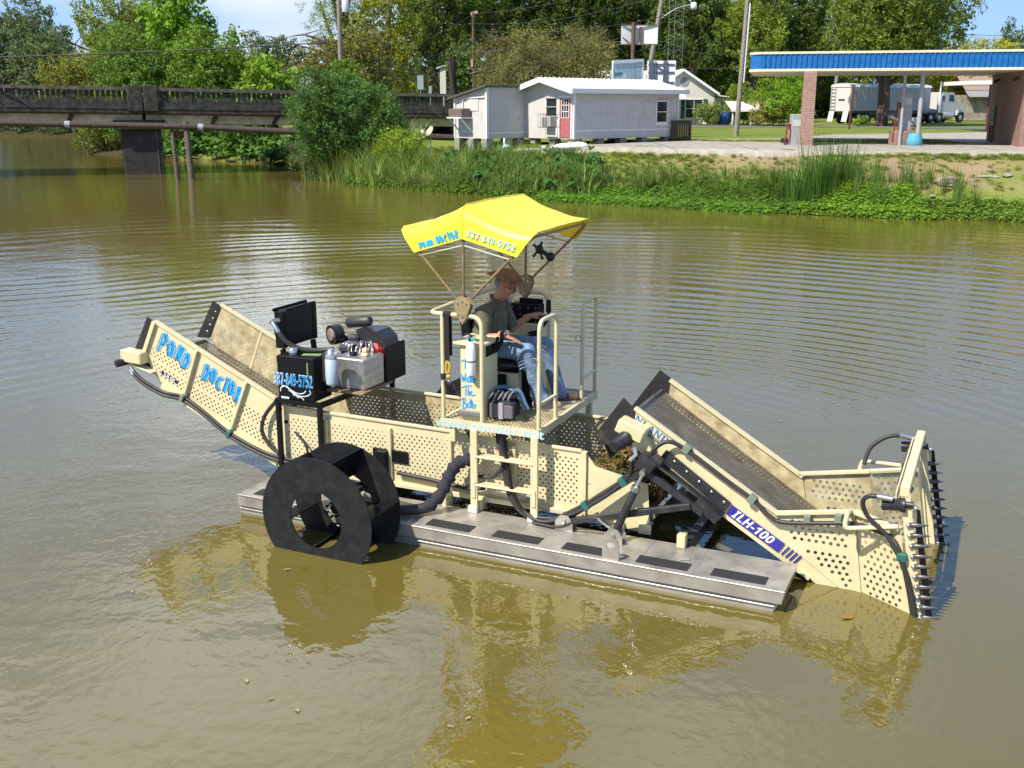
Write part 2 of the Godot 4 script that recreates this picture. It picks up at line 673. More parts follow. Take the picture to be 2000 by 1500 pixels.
func build_terrain():
	var m := StandardMaterial3D.new()
	m.resource_name = "grass_ground"
	m.vertex_color_use_as_albedo = true
	m.roughness = 0.95
	m.metallic_specular = 0.2
	m.uv1_triplanar = true
	m.uv1_world_triplanar = true
	m.uv1_scale = Vector3(0.5, 0.5, 0.5)
	m.albedo_texture = noise_tex("grain", 0.3)
	m.heightmap_enabled = true
	m.heightmap_texture = bump_tex("fine")
	m.heightmap_scale = 2.5
	var nz := FastNoiseLite.new()
	nz.seed = 9
	nz.noise_type = FastNoiseLite.TYPE_SIMPLEX_SMOOTH
	nz.frequency = 0.16
	nz.fractal_octaves = 4
	var xs := [-2500.0, -900.0, -400.0, -200.0, -120.0, -80.0]
	var x := -60.0
	while x < 60.0:
		xs.append(x)
		x += 0.6
	xs.append_array([60.0, 75.0, 100.0, 160.0, 300.0, 800.0, 2500.0])
	var ds := [15.0, 24.0, 30.0]
	var d := 34.0
	while d < 120.0:
		ds.append(d)
		d += 0.5 if d < 75.0 else 1.5
	ds.append_array([125.0, 140.0, 160.0, 200.0, 300.0, 600.0, 1500.0, 3500.0])
	var st := S()
	st.set_smooth_group(1)
	var nx := xs.size()
	for j in ds.size():
		for i in nx:
			var px: float = xs[i]
			var pd: float = ds[j]
			var s := inland(px, pd)
			var y := ground_y(px, pd)
			var n := nz.get_noise_2d(px, pd)
			if s > 0.3 and s < 9.0:
				y += 0.10 * nz.get_noise_2d(px * 2.0, pd * 2.0)
			var green := Color(0.20, 0.275, 0.05)
			var dry := Color(0.40, 0.31, 0.16)
			var dirt := Color(0.42, 0.31, 0.21)
			var c := green.lerp(Color(0.26, 0.30, 0.075), clampf(0.5 + n, 0.0, 1.0))
			if px > 3.0 and s < 8.0:
				var band := smoothstep(1.2, 2.4, s) * smoothstep(7.5, 4.6, s) * smoothstep(4.0, 11.0, px)
				c = c.lerp(dry, band * clampf(0.75 + n * 1.6, 0.0, 1.0))
				c = c.lerp(dirt, band * smoothstep(0.0, 0.35, nz.get_noise_2d(px * 1.7 + 90.0, pd * 1.7)) * smoothstep(5.8, 4.0, s))
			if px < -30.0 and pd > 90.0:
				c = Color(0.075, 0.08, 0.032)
			if s < 0.4:
				c = Color(0.09, 0.07, 0.035)
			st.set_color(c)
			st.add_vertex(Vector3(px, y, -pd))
	for j in ds.size() - 1:
		for i in nx - 1:
			var k := j * nx + i
			for q in [k, k + nx, k + 1, k + 1, k + nx, k + nx + 1]:
				st.add_index(q)
	st.generate_normals()
	var mi := MeshInstance3D.new()
	mi.mesh = st.commit()
	mi.material_override = m
	mi.name = "ground"
	tag(mi, "grassy river bank and lawn with bare tan patches", "", "", "structure")
	add_child(mi)
	# concrete apron, following the land with a slab edge
	var conc := mat("pale_concrete", Color(0.40, 0.36, 0.31), 0.9, 0.0, 0.22, "cloud", 0.25, 0.3)
	var front := [Vector2(1.5, 56.0), Vector2(5.0, 54.0), Vector2(7.3, 51.6), Vector2(12.0, 48.2), Vector2(17.0, 46.3), Vector2(21.5, 45.2), Vector2(40, 44.0), Vector2(60, 40.0)]
	var back := [Vector2(1.5, 57.0), Vector2(5.0, 57.5), Vector2(9.5, 64.0), Vector2(13.0, 66.0), Vector2(16.6, 67.0), Vector2(21.5, 74.0), Vector2(40, 82.0), Vector2(60, 86.0)]
	st = S()
	st.set_smooth_group(1)
	for i in front.size() - 1:
		for k in 8:
			var a0: Vector2 = front[i].lerp(back[i], k / 8.0)
			var a1: Vector2 = front[i].lerp(back[i], (k + 1) / 8.0)
			var b0: Vector2 = front[i + 1].lerp(back[i + 1], k / 8.0)
			var b1: Vector2 = front[i + 1].lerp(back[i + 1], (k + 1) / 8.0)
			quad(st, slab(a0), slab(b0), slab(b1), slab(a1))
		quad(st, slab(front[i]) - Vector3(0, 0.5, 0), slab(front[i + 1]) - Vector3(0, 0.5, 0), slab(front[i + 1]), slab(front[i]))
	tag(struct("concrete_forecourt", st, conc), "pale worn concrete forecourt under the blue canopy", "", "", "structure")
	# joints sawn into the slab
	st = S()
	for gx in [7.6, 11.2, 14.8, 18.4, 22.0, 25.6]:
		var f := slab(Vector2(gx, 56.0))
		box(st, f + Vector3(0, 0.006, 0), Vector3(0.03, 0.006, 12.0))
	var jm := mat("joint_dark", Color(0.12, 0.11, 0.095), 0.95)
	var jo := obj("slab_joints", st, jm)
	jo.set_meta("kind", "structure")
	# roads
	var asph := mat("grey_road", Color(0.17, 0.165, 0.165), 0.95, 0.0, 0.25, "grain", 0.6)
	st = S()
	st.set_smooth_group(1)
	var ra := [Vector2(-70, 76.0), Vector2(-3, 86.0), Vector2(12, 95.5), Vector2(24, 96.5), Vector2(31, 93.0), Vector2(45, 86.0), Vector2(70, 80.0)]
	for i in range(1, ra.size() - 1):
		for k in 6:
			var p: Vector2 = ra[i].lerp(ra[i + 1], k / 6.0)
			var q: Vector2 = ra[i].lerp(ra[i + 1], (k + 1) / 6.0)
			var w := Vector2(0, 6.5)
			quad(st, slab(p, 0.02), slab(q, 0.02), slab(q + w, 0.02), slab(p + w, 0.02))
	tag(struct("road", st, asph), "grey asphalt road behind the lawn and canopy", "", "", "structure")

func slab(p: Vector2, up := 0.05) -> Vector3:
	return Vector3(p.x, ground_y(p.x, p.y) + up if p.y > 70.0 else maxf(ground_y(p.x, p.y), 2.03) + up, -p.y)

func build_bridge():
	var t := thing("road_bridge", "old dark concrete road bridge with slotted parapet over the river", "bridge", Vector3(-29.5, 0, -63.5), deg_to_rad(20.2))
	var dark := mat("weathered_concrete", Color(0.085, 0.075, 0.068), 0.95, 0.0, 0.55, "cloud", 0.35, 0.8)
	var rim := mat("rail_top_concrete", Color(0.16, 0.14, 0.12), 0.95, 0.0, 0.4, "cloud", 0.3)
	var cream := mat("girder_paint", Color(0.62, 0.54, 0.38), 0.8, 0.0, 0.25, "cloud", 0.2)
	var rust := mat("girder_stained", Color(0.28, 0.22, 0.11), 0.9, 0.0, 0.5, "cloud", 0.4)
	var s0 := -20.0
	var s1 := 34.0
	var yt := func(s): return 5.23 - 0.45 * s / 27.5
	var st := S()
	bar(st, Vector3(s0, yt.call(s0) - 0.10, -0.12), Vector3(s1, yt.call(s1) - 0.10, -0.12), 0.34, 0.20)
	obj("parapet_rail", st, rim, t)
	st = S()
	bar(st, Vector3(s0, yt.call(s0) - 1.04, -0.15), Vector3(s1, yt.call(s1) - 1.04, -0.15), 0.36, 0.42)
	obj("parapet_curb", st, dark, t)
	var bm := BoxMesh.new()
	bm.size = Vector3(0.20, 0.64, 0.16)
	var solid := BoxMesh.new()
	solid.size = Vector3(0.33, 0.64, 0.22)
	var s := s0 + 0.2
	var k := 0
	while s < s1:
		var post := k % 11 == 0
		inst("baluster_post" if post else "baluster", solid if post else bm, dark, t, Transform3D(Basis(Vector3(0, 0, 1), rng.randf_range(-0.01, 0.01)), Vector3(s, yt.call(s) - 0.515, -0.13)))
		s += 0.30
		k += 1
	# twin pilasters over the pier
	for px in [6.85, 7.75]:
		st = S()
		box(st, Vector3(px, yt.call(px) - 0.62, -0.08), Vector3(0.82, 1.5, 0.5), Basis(), 0.03)
		obj("pilaster", st, dark, t)
	# deck, girder faces, brackets
	st = S()
	bar(st, Vector3(s0, yt.call(s0) - 1.36, -4.1), Vector3(s1, yt.call(s1) - 1.36, -4.1), 8.2, 0.24)
	obj("deck", st, dark, t)
	st = S()
	bar(st, Vector3(s0, yt.call(s0) - 1.0, -8.0), Vector3(s1, yt.call(s1) - 1.0, -8.0), 0.3, 0.5)
	obj("far_parapet", st, dark, t)
	for span_ in [[s0, 7.2], [7.4, s1]]:
		var a: float = span_[0]
		var b: float = span_[1]
		st = S()
		bar(st, Vector3(a, yt.call(a) - 1.83, -0.75), Vector3(b, yt.call(b) - 1.83, -0.75), 0.22, 0.5)
		obj("girder_foot", st, cream, t)
		st = S()
		bar(st, Vector3(a, yt.call(a) - 1.53, -0.78), Vector3(b, yt.call(b) - 1.53, -0.78), 0.2, 0.12)
		obj("girder_web", st, rust, t)
		st = S()
		bar(st, Vector3(a, yt.call(a) - 1.7, -6.5), Vector3(b, yt.call(b) - 1.7, -6.5), 0.3, 0.9)
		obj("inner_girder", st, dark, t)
	for bx in [-14.0, -9.6, -5.2, -0.9, 3.1, 11.3, 15.0, 19.0, 23.0, 27.2, 31.0]:
		st = S()
		var y: float = yt.call(bx)
		bar(st, Vector3(bx + 0.4, y - 1.25, -0.1), Vector3(bx - 0.05, y - 2.05, -0.72), 0.22, 0.2, Vector3(1, 0, 0))
		obj("bracket", st, dark, t)
	# pier
	st = S()
	box(st, Vector3(7.1, 1.2, -2.2), Vector3(2.3, 4.0, 3.2), Basis(Vector3(0, 0, 1), 0.012), 0.06)
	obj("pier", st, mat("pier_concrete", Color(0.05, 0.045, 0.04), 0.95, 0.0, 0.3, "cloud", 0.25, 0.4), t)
	st = S()
	box(st, Vector3(7.0, 2.95, -2.3), Vector3(3.0, 0.55, 4.2), Basis(), 0.04)
	obj("pier_cap", st, dark, t)
	st = S()
	box(st, Vector3(7.95, 1.2, -0.58), Vector3(0.05, 3.2, 0.05), Basis(Vector3(0, 0, 1), 0.02))
	obj("pier_drain", st, rim, t)
	# abutment on the right bank and far pier
	st = S()
	box(st, Vector3(31.0, 1.2, -4.2), Vector3(3.0, 3.6, 7.6))
	obj("abutment", st, dark, t)
	for px in [19.5, 27.0]:
		st = S()
		box(st, Vector3(px, 0.9, -4.2), Vector3(0.7, 4.2, 6.8))
		obj("inner_pier", st, dark, t)
	# service pipe carried on piles
	var pm := mat("rusty_pipe", Color(0.075, 0.05, 0.042), 0.8, 0.0, 0.5, "cell", 0.5, 0.5)
	var pt := thing("service_pipe", "long rusty brown pipe crossing the water in front of the bridge", "pipe", Vector3(-30, 3.15, -61.5))
	st = S()
	tube(st, [Vector3(-22, 0.35, 0), Vector3(0, 0.0, 0), Vector3(11.5, -0.22, 0), Vector3(19, -0.6, 0), Vector3(28.2, -0.86, 0.6)], 0.17, 10)
	obj("pipe", st, pm, pt)
	var band := mat("pale_band", Color(0.26, 0.28, 0.31), 0.7)
	for bx in [4.4, 11.8, 17.5, 24.2]:
		st = S()
		tube(st, [Vector3(bx, -0.02 * bx + 0.0, 0.0) + Vector3(0, pipe_dy(bx) + 0.02 * bx, 0), Vector3(bx + 0.3, pipe_dy(bx + 0.3), 0)], 0.185, 10)
		obj("pipe_band", st, band, pt)
	var wood := mat("grey_timber", Color(0.20, 0.16, 0.125), 0.95, 0.0, 0.5, "streak", 0.8, 0.8, "bark")
	var tb := thing("timber_pile_pair", "pair of leaning grey timber piles with red cross piece by the pier", "piles", Vector3(-19.1, 0, -61.9))
	for q in [[-0.35, 0.12, 3.15, 0.11], [0.45, -0.25, 3.2, 0.16]]:
		st = S()
		tube(st, [Vector3(q[0] + q[1] * 0.0 + 0.15, -1.0, 0.3), Vector3(q[0], q[2], 0.3)], [q[3] * 1.25, q[3]], 9)
		obj("pile", st, wood, tb)
	st = S()
	box(st, Vector3(0.0, 2.55, 0.12), Vector3(1.05, 0.28, 0.18))
	obj("cross_piece", st, mat("red_timber", Color(0.17, 0.055, 0.05), 0.85, 0.0, 0.4), tb)
	var pr := thing("pipe_post_pair", "two short pale posts with plank holding the pipe on the bank", "posts", Vector3(-5.9, 0.9, -60.3))
	for q in [-0.75, 0.45]:
		st = S()
		tube(st, [Vector3(q, -0.8, 0), Vector3(q, 1.5, 0)], 0.15, 9)
		obj("post", st, mat("grey_post", Color(0.33, 0.31, 0.28), 0.9, 0.0, 0.4), pr)
	st = S()
	box(st, Vector3(-0.75, 0.9, 0.2), Vector3(0.75, 0.3, 0.1))
	obj("plank", st, wood, pr)

func pipe_dy(x: float) -> float:
	if x < 11.5: return lerpf(0.0, -0.22, x / 11.5)
	if x < 19.0: return lerpf(-0.22, -0.6, (x - 11.5) / 7.5)
	return lerpf(-0.6, -0.86, (x - 19.0) / 9.2)

# ---------- buildings
func window_part(parent: Node, c: Vector3, w: float, h: float, b: Basis, frame: Material, glass: Material, cols := 1, rows := 2, called := "window"):
	var st := S()
	var f := 0.07
	for q in [[0, h / 2, w + f * 2, f], [0, -h / 2, w + f * 2, f], [-w / 2 - f / 2, 0, f, h], [w / 2 + f / 2, 0, f, h]]:
		box(st, c + b * Vector3(q[0], q[1], 0.03), Vector3(q[2], q[3], 0.07), b)
	for i in range(1, cols):
		box(st, c + b * Vector3(-w / 2 + w * i / cols, 0, 0.025), Vector3(0.035, h, 0.04), b)
	for i in range(1, rows):
		box(st, c + b * Vector3(0, -h / 2 + h * i / rows, 0.028), Vector3(w, 0.04, 0.045), b)
	var o := obj(called, st, frame, parent)
	var g := S()
	box(g, c + b * Vector3(0, 0, 0.008), Vector3(w, h, 0.012), b)
	obj("pane", g, glass, o)
	return o

func glass_mat() -> StandardMaterial3D:
	var m := mat("dark_window_glass", Color(0.025, 0.035, 0.035), 0.05)
	return m

func build_buildings():
	var wall := mat("pale_siding", Color(0.55, 0.53, 0.515), 0.75, 0.0, 0.03, "cloud", 0.3)
	var trim := mat("white_trim", Color(0.80, 0.80, 0.79), 0.6, 0.0, 0.06)
	stain(wall, "siding_grime", Color(0.22, 0.20, 0.17), 0.5, 0.95, 0.35)
	var tin := mat("white_tin_roof", Color(0.80, 0.80, 0.80), 0.45, 0.0, 0.08, "cloud", 0.4)
	var gl := glass_mat()
	var conc := mat("pier_block", Color(0.40, 0.37, 0.33), 0.95, 0.0, 0.3, "cloud", 0.7)
	# mobile home: local x runs along the long wall (to the right and away), local z faces right-front
	var t := thing("mobile_home", "pale grey mobile home on blocks with white roof and red door", "mobile home", Vector3(3.28, 2.38, -57.0), deg_to_rad(42.0))
	var L := 8.3
	var W := 4.05
	var H := 2.5
	var rid := 3.0
	# gable end faces -x, long wall at z = 0 and back wall at z = -W
	var st := S()
	var gp := P2([0, 0, -W, 0, -W, H, -W / 2, rid, 0, H])
	var gf := Transform3D(Basis(Vector3(0, 0, 1), Vector3(0, 1, 0), Vector3(-1, 0, 0)), Vector3.ZERO)
	prism(st, gp, gf, -0.1, 0.0)
	obj("gable_wall", st, wall, t)
	st = S()
	box(st, Vector3(L / 2 + 0.05, H / 2, -0.05), Vector3(L - 0.1, H, 0.1))
	box(st, Vector3(L / 2 + 0.05, H / 2, -W + 0.05), Vector3(L - 0.1, H, 0.1))
	box(st, Vector3(L - 0.05, H / 2, -W / 2), Vector3(0.1, H, W - 0.2))
	box(st, Vector3(L / 2, 0.06, -W / 2), Vector3(L - 0.25, 0.12, W - 0.25))
	var lw := obj("long_wall", st, wall, t)
	# vertical panel seams of the siding
	st = S()
	for i in 20:
		box(st, Vector3(0.45 + i * 0.405, H / 2 + 0.2, 0.004), Vector3(0.018, H - 0.5, 0.008))
	obj("siding_batten", st, wall, lw)
	st = S()
	box(st, Vector3(L / 2, 0.42, 0.012), Vector3(L, 0.07, 0.03))
	box(st, Vector3(0.0, H / 2, 0.0), Vector3(0.1, H, 0.1))
	box(st, Vector3(L, H / 2, 0.0), Vector3(0.08, H, 0.08))
	obj("corner_trim", st, trim, t)
	# roof: two tin slopes with ribs and a deep white fascia
	st = S()
	var ov := 0.38
	var sl := (rid - H) / (W / 2)
	for sgn in [1.0, -1.0]:
		var eave := Vector3(0, H - ov * sl + 0.08, (W / 2 + ov) * sgn - W / 2)
		var top := Vector3(0, rid + 0.1, -W / 2)
		var a := Vector3(-0.55, 0, 0)
		var b := Vector3(L + 0.45, 0, 0)
		quad(st, eave + a, eave + b, top + b, top + a)
		quad(st, eave + a - Vector3(0, 0.05, 0), top + a - Vector3(0, 0.05, 0), top + b - Vector3(0, 0.05, 0), eave + b - Vector3(0, 0.05, 0))
		for i in 27:
			var x := -0.5 + i * 0.345
			bar(st, eave + Vector3(x, 0.012, 0), top + Vector3(x, 0.012, 0), 0.05, 0.03)
	obj("roof", st, tin, t)
	st = S()
	box(st, Vector3(L / 2 - 0.05, H - 0.08, ov + 0.02), Vector3(L + 1.0, 0.24, 0.04))
	for x in [-0.56]:
		bar(st, Vector3(x, H - ov * sl - 0.02, ov + 0.02), Vector3(x, rid + 0.0, -W / 2), 0.05, 0.26)
		bar(st, Vector3(x, H - ov * sl - 0.02, -W - ov), Vector3(x, rid + 0.0, -W / 2), 0.05, 0.26)
	obj("fascia", st, trim, t)
	# gable end: barred window with an air conditioner below it, red door
	var gb := Basis(Vector3(0, 0, 1), Vector3(0, 1, 0), Vector3(-1, 0, 0))
	var wn = window_part(t, Vector3(0, 1.62, -1.62), 0.78, 0.95, gb, trim, gl, 1, 2)
	st = S()
	for i in 6:
		box(st, Vector3(-0.09, 1.62, -1.97 + i * 0.14), Vector3(0.015, 1.05, 0.015))
	for y in [1.2, 1.6, 2.05]:
		box(st, Vector3(-0.095, y, -1.62), Vector3(0.015, 0.02, 0.85))
	obj("window_bars", st, mat("dark_bars", Color(0.03, 0.03, 0.03), 0.6), wn)
	var door := S()
	box(door, Vector3(-0.02, 1.08, -0.62), Vector3(0.06, 2.0, 0.82), Basis(), 0.01)
	var dd := obj("door", door, mat("faded_red_door", Color(0.44, 0.13, 0.14), 0.6, 0.0, 0.15), t)
	st = S()
	box(st, Vector3(-0.055, 1.55, -0.60), Vector3(0.012, 0.95, 0.52))
	obj("pane", st, gl, dd)
	st = S()
	for i in 4:
		box(st, Vector3(-0.066, 1.55, -0.86 + i * 0.173), Vector3(0.02, 0.98, 0.03))
		box(st, Vector3(-0.068, 1.07 + i * 0.32, -0.60), Vector3(0.02, 0.03, 0.55))
	obj("muntin", st, trim, dd)
	st = S()
	box(st, Vector3(-0.03, 2.12, -0.62), Vector3(0.05, 0.08, 1.0))
	box(st, Vector3(-0.03, 1.06, -0.17), Vector3(0.05, 2.05, 0.07))
	box(st, Vector3(-0.03, 1.06, -1.07), Vector3(0.05, 2.05, 0.07))
	obj("door_frame", st, trim, t)
	st = S()
	ball(st, Vector3(-0.09, 1.0, -0.93), Vector3(0.04, 0.04, 0.04), 5)
	obj("door_knob", st, mat("steel_knob", Color(0.5, 0.5, 0.5), 0.3, 0.9), dd)
	st = S()
	box(st, Vector3(-0.24, 0.88, -1.62), Vector3(0.45, 0.52, 0.66), Basis(), 0.02)
	var ac := obj("air_conditioner", st, mat("ac_case", Color(0.55, 0.54, 0.50), 0.6, 0.0, 0.2), t)
	st = S()
	for i in 8:
		box(st, Vector3(-0.47, 0.68 + i * 0.055, -1.70), Vector3(0.012, 0.025, 0.42))
	obj("grille", st, mat("ac_grille", Color(0.14, 0.14, 0.14), 0.7), ac)
	st = S()
	for i in 7:
		box(st, Vector3(-0.52, 0.92, -2.16 + i * 0.2), Vector3(0.015, 0.72, 0.015))
	for y in [0.58, 1.26]:
		box(st, Vector3(-0.52, y, -1.56), Vector3(0.015, 0.02, 1.22))
		box(st, Vector3(-0.26, y, -2.16), Vector3(0.52, 0.02, 0.015))
		box(st, Vector3(-0.26, y, -0.95), Vector3(0.52, 0.02, 0.015))
	obj("cage", st, mat("dark_bars", Color(0.03, 0.03, 0.03), 0.6), ac)
	st = S()
	box(st, Vector3(-0.05, 0.35, -1.55), Vector3(0.06, 0.5, 0.9))
	obj("meter_board", st, wall, t)
	# long wall window
	window_part(t, Vector3(6.85, 1.35, 0.01), 0.86, 1.15, Basis(), trim, gl, 1, 2)
	st = S()
	box(st, Vector3(6.85, 0.68, 0.03), Vector3(1.06, 0.12, 0.07))
	obj("window_sill", st, trim, t)
	st = S()
	ball(st, Vector3(7.7, 0.55, 0.05), Vector3(0.07, 0.07, 0.05), 5)
	obj("vent", st, trim, t)
	# blocks under the home
	for q in [[0.3, -0.3], [2.2, -0.35], [3.9, -0.3], [5.6, -0.3], [7.6, -0.3], [0.35, -3.3], [0.4, -1.8], [3.5, -3.3], [6.5, -3.3]]:
		st = S()
		box(st, Vector3(q[0], -0.42, q[1]), Vector3(0.45, 0.86, 0.45), Basis(), 0.01)
		obj("block_pier", st, conc, t)
	# lean-to shed on the gable end, its own roof
	var sh := 2.45
	var sx := -2.7
	var zf := -1.7 - 2.0
	st = S()
	# shed occupies x in [sx, 0], z in [-W-2.5+.., -W]; its front wall is flush with the back part of the gable
	var z0 := -3.75 + 0.0
	var z1 := z0 - 2.6
	var shed := obj("lean_to_wall", shed_walls(sx, z0, z1), wall, t)
	st = S()
	box(st, Vector3(sx, 1.28, z0), Vector3(0.14, 2.56, 0.14))
	box(st, Vector3(sx - 0.03, 1.1, z1), Vector3(0.1, 2.2, 0.1))
	box(st, Vector3(sx / 2, 0.28, z0 + 0.01), Vector3(-sx, 0.06, 0.03))
	obj("corner_board", st, trim, shed)
	st = S()
	# roof falls away to the back (-z)
	var ra := Vector3(sx - 0.3, 2.66, z0 + 0.25)
	var rb := Vector3(0.15, 2.66, z0 + 0.25)
	var rc := Vector3(0.15, 1.98, z1 - 0.45)
	var rd := Vector3(sx - 0.3, 1.98, z1 - 0.45)
	var up := Vector3(0, 0.07, 0)
	quad(st, ra + up, rb + up, rc + up, rd + up)
	quad(st, ra, rd, rc, rb)
	quad(st, ra, rb, rb + up, ra + up)
	quad(st, rd, ra, ra + up, rd + up)
	quad(st, rb, rc, rc + up, rb + up)
	for i in 12:
		var x := sx - 0.2 + i * 0.26
		bar(st, Vector3(x, 2.745, z0 + 0.25), Vector3(x, 2.07, z1 - 0.4), 0.06, 0.05)
	obj("lean_to_roof", st, mat("grey_tin", Color(0.17, 0.165, 0.16), 0.6, 0.3, 0.4, "streak", 0.6), t)
	# air conditioner on a braced shelf on the shed's left wall
	st = S()
	box(st, Vector3(sx - 0.42, 1.32, z0 - 1.75), Vector3(0.62, 0.42, 1.1), Basis(Vector3(0, 0, 1), 0.06), 0.02)
	var ac2 := obj("air_conditioner", st, mat("brown_ac", Color(0.20, 0.145, 0.125), 0.6, 0.0, 0.2), t)
	st = S()
	box(st, Vector3(sx - 0.42, 1.06, z0 - 1.75), Vector3(0.8, 0.06, 1.2))
	for zz in [z0 - 1.25, z0 - 2.25]:
		bar(st, Vector3(sx - 0.75, 1.03, zz), Vector3(sx - 0.02, 0.35, zz), 0.06, 0.06)
	box(st, Vector3(sx - 0.03, 0.33, z0 - 1.75), Vector3(0.05, 0.06, 1.3))
	obj("shelf", st, trim, ac2)
	st = S()
	box(st, Vector3(sx - 0.02, 1.8, z0 - 1.1), Vector3(0.03, 0.75, 0.9))
	obj("patch_panel", st, mat("patch", Color(0.66, 0.65, 0.63), 0.8, 0.0, 0.2), t)
	st = S()
	tube(st, rounded([Vector3(sx - 0.06, 1.5, z0 - 1.9), Vector3(sx - 0.06, 2.05, z0 - 1.9), Vector3(sx - 0.06, 2.12, z0 - 0.1)], 0.15), 0.03, 6)
	obj("conduit", st, trim, t)
	for q in [[sx + 0.15, z0 - 0.15, 1.1], [sx + 0.1, z0 - 1.2, 1.2], [sx + 0.15, z0 - 2.4, 1.25], [-1.15, z0 - 0.2, 0.95], [-0.2, z0 - 0.3, 0.8]]:
		st = S()
		box(st, Vector3(q[0], -q[2] / 2, q[1]), Vector3(0.48, q[2], 0.42), Basis(), 0.01)
		obj("block_pier", st, conc, t)
	# things round the home
	var bk := thing("teal_bucket", "teal plastic tub standing under the edge of the mobile home", "tub", Vector3(-0.35, 1.62, -55.8))
	st = S()
	lathe(st, Vector3.ZERO, Vector3.UP, [[0.0, 0.2], [0.0, 0.26], [0.36, 0.31], [0.36, 0.335], [0.42, 0.335], [0.42, 0.29], [0.05, 0.23]], 16)
	obj("tub", st, mat("teal_plastic", Color(0.012, 0.33, 0.27), 0.45), bk)
	st = S()
	tube(st, [Vector3(-0.05, 0.1, 0.0), Vector3(-0.05, 0.85, -0.1)], 0.05, 7)
	obj("stick", st, trim, bk)
	st = S()
	ball(st, Vector3(0.05, 0.42, 0), Vector3(0.2, 0.12, 0.18), 6)
	obj("white_bag", st, trim, bk)
	var sk := S()
	ball(sk, Vector3(0, 0.12, 0), Vector3(0.75, 0.2, 0.4), 7)
	ball(sk, Vector3(0.5, 0.15, 0.1), Vector3(0.5, 0.22, 0.35), 7)
	var so := obj("sand_bag", sk, trim)
	so.position = Vector3(2.85, 1.95, -55.3)
	tag(so, "white lumpy sack lying on the ground below the red door", "sack")
	sk = S()
	box(sk, Vector3.ZERO, Vector3(1.3, 0.22, 0.6), Basis(Vector3.UP, 0.3), 0.08)
	so = obj("concrete_slab", sk, conc)
	so.position = Vector3(0.9, 1.85, -56.3)
	tag(so, "grey concrete slab lying by the teal tub under the home", "slab")
	# wooden steps at the right end
	var ws := thing("wooden_deck", "small weathered wooden deck with slatted rail at right end of mobile home", "deck", Vector3(9.75, 2.1, -62.3), deg_to_rad(30))
	var brown := mat("brown_boards", Color(0.10, 0.068, 0.045), 0.9, 0.0, 0.4, "streak", 1.0)
	for i in 8:
		st = S()
		box(st, Vector3(-0.55 + i * 0.165, 0.62, 0), Vector3(0.12, 1.0, 0.03))
		obj("slat", st, brown, ws)
	st = S()
	box(st, Vector3(0.03, 1.12, 0.03), Vector3(1.4, 0.08, 0.06))
	box(st, Vector3(0.03, 0.2, 0.03), Vector3(1.4, 0.08, 0.06))
	box(st, Vector3(0.03, 0.1, -0.7), Vector3(1.4, 0.08, 1.4))
	for x in [-0.62, 0.68]:
		box(st, Vector3(x, 0.55, 0.03), Vector3(0.09, 1.2, 0.09))
	obj("frame", st, brown, ws)
	# satellite dish on a pole by the bridge end
	var sd := thing("satellite_dish", "pale round satellite dish on a short pole near the bridge end", "satellite dish", Vector3(-4.55, 1.3, -60.0))
	st = S()
	tube(st, [Vector3(0, -0.3, 0), Vector3(0, 1.3, 0)], 0.035, 7)
	obj("pole", st, mat("galvanised", Color(0.42, 0.43, 0.44), 0.5, 0.6), sd)
	st = S()
	lathe(st, Vector3(0, 1.4, 0), Vector3(-0.75, 0.5, 0.55), [[0.0, 0.0], [0.02, 0.15], [0.07, 0.29], [0.075, 0.29], [0.03, 0.15], [0.015, 0.0]], 18)
	obj("dish", st, mat("dish_paint", Color(0.60, 0.53, 0.40), 0.6, 0.0, 0.2), sd)
	st = S()
	tube(st, [Vector3(0, 1.3, 0), Vector3(-0.4, 1.38, 0.28)], 0.02, 6)
	box(st, Vector3(-0.42, 1.42, 0.3), Vector3(0.14, 0.14, 0.14))
	obj("feed_arm", st, trim, sd)
	build_white_house(wall, trim, tin, gl)

func shed_walls(sx: float, z0: float, z1: float) -> SurfaceTool:
	var st := S()
	box(st, Vector3(sx / 2, 1.32, z0 - 0.05), Vector3(-sx, 2.64, 0.1))
	var f := Transform3D(Basis(Vector3(0, 0, 1), Vector3(0, 1, 0), Vector3(-1, 0, 0)), Vector3(sx, 0, 0))
	prism(st, P2([z0 - 0.1, 0, z1, 0, z1, 2.1, z0 - 0.1, 2.64]), f, -0.1, 0.0)
	box(st, Vector3(sx / 2, 1.0, z1 + 0.05), Vector3(-sx - 0.2, 2.0, 0.1))
	box(st, Vector3(sx / 2, 0.05, (z0 + z1) / 2), Vector3(-sx - 0.2, 0.1, 2.3))
	return st

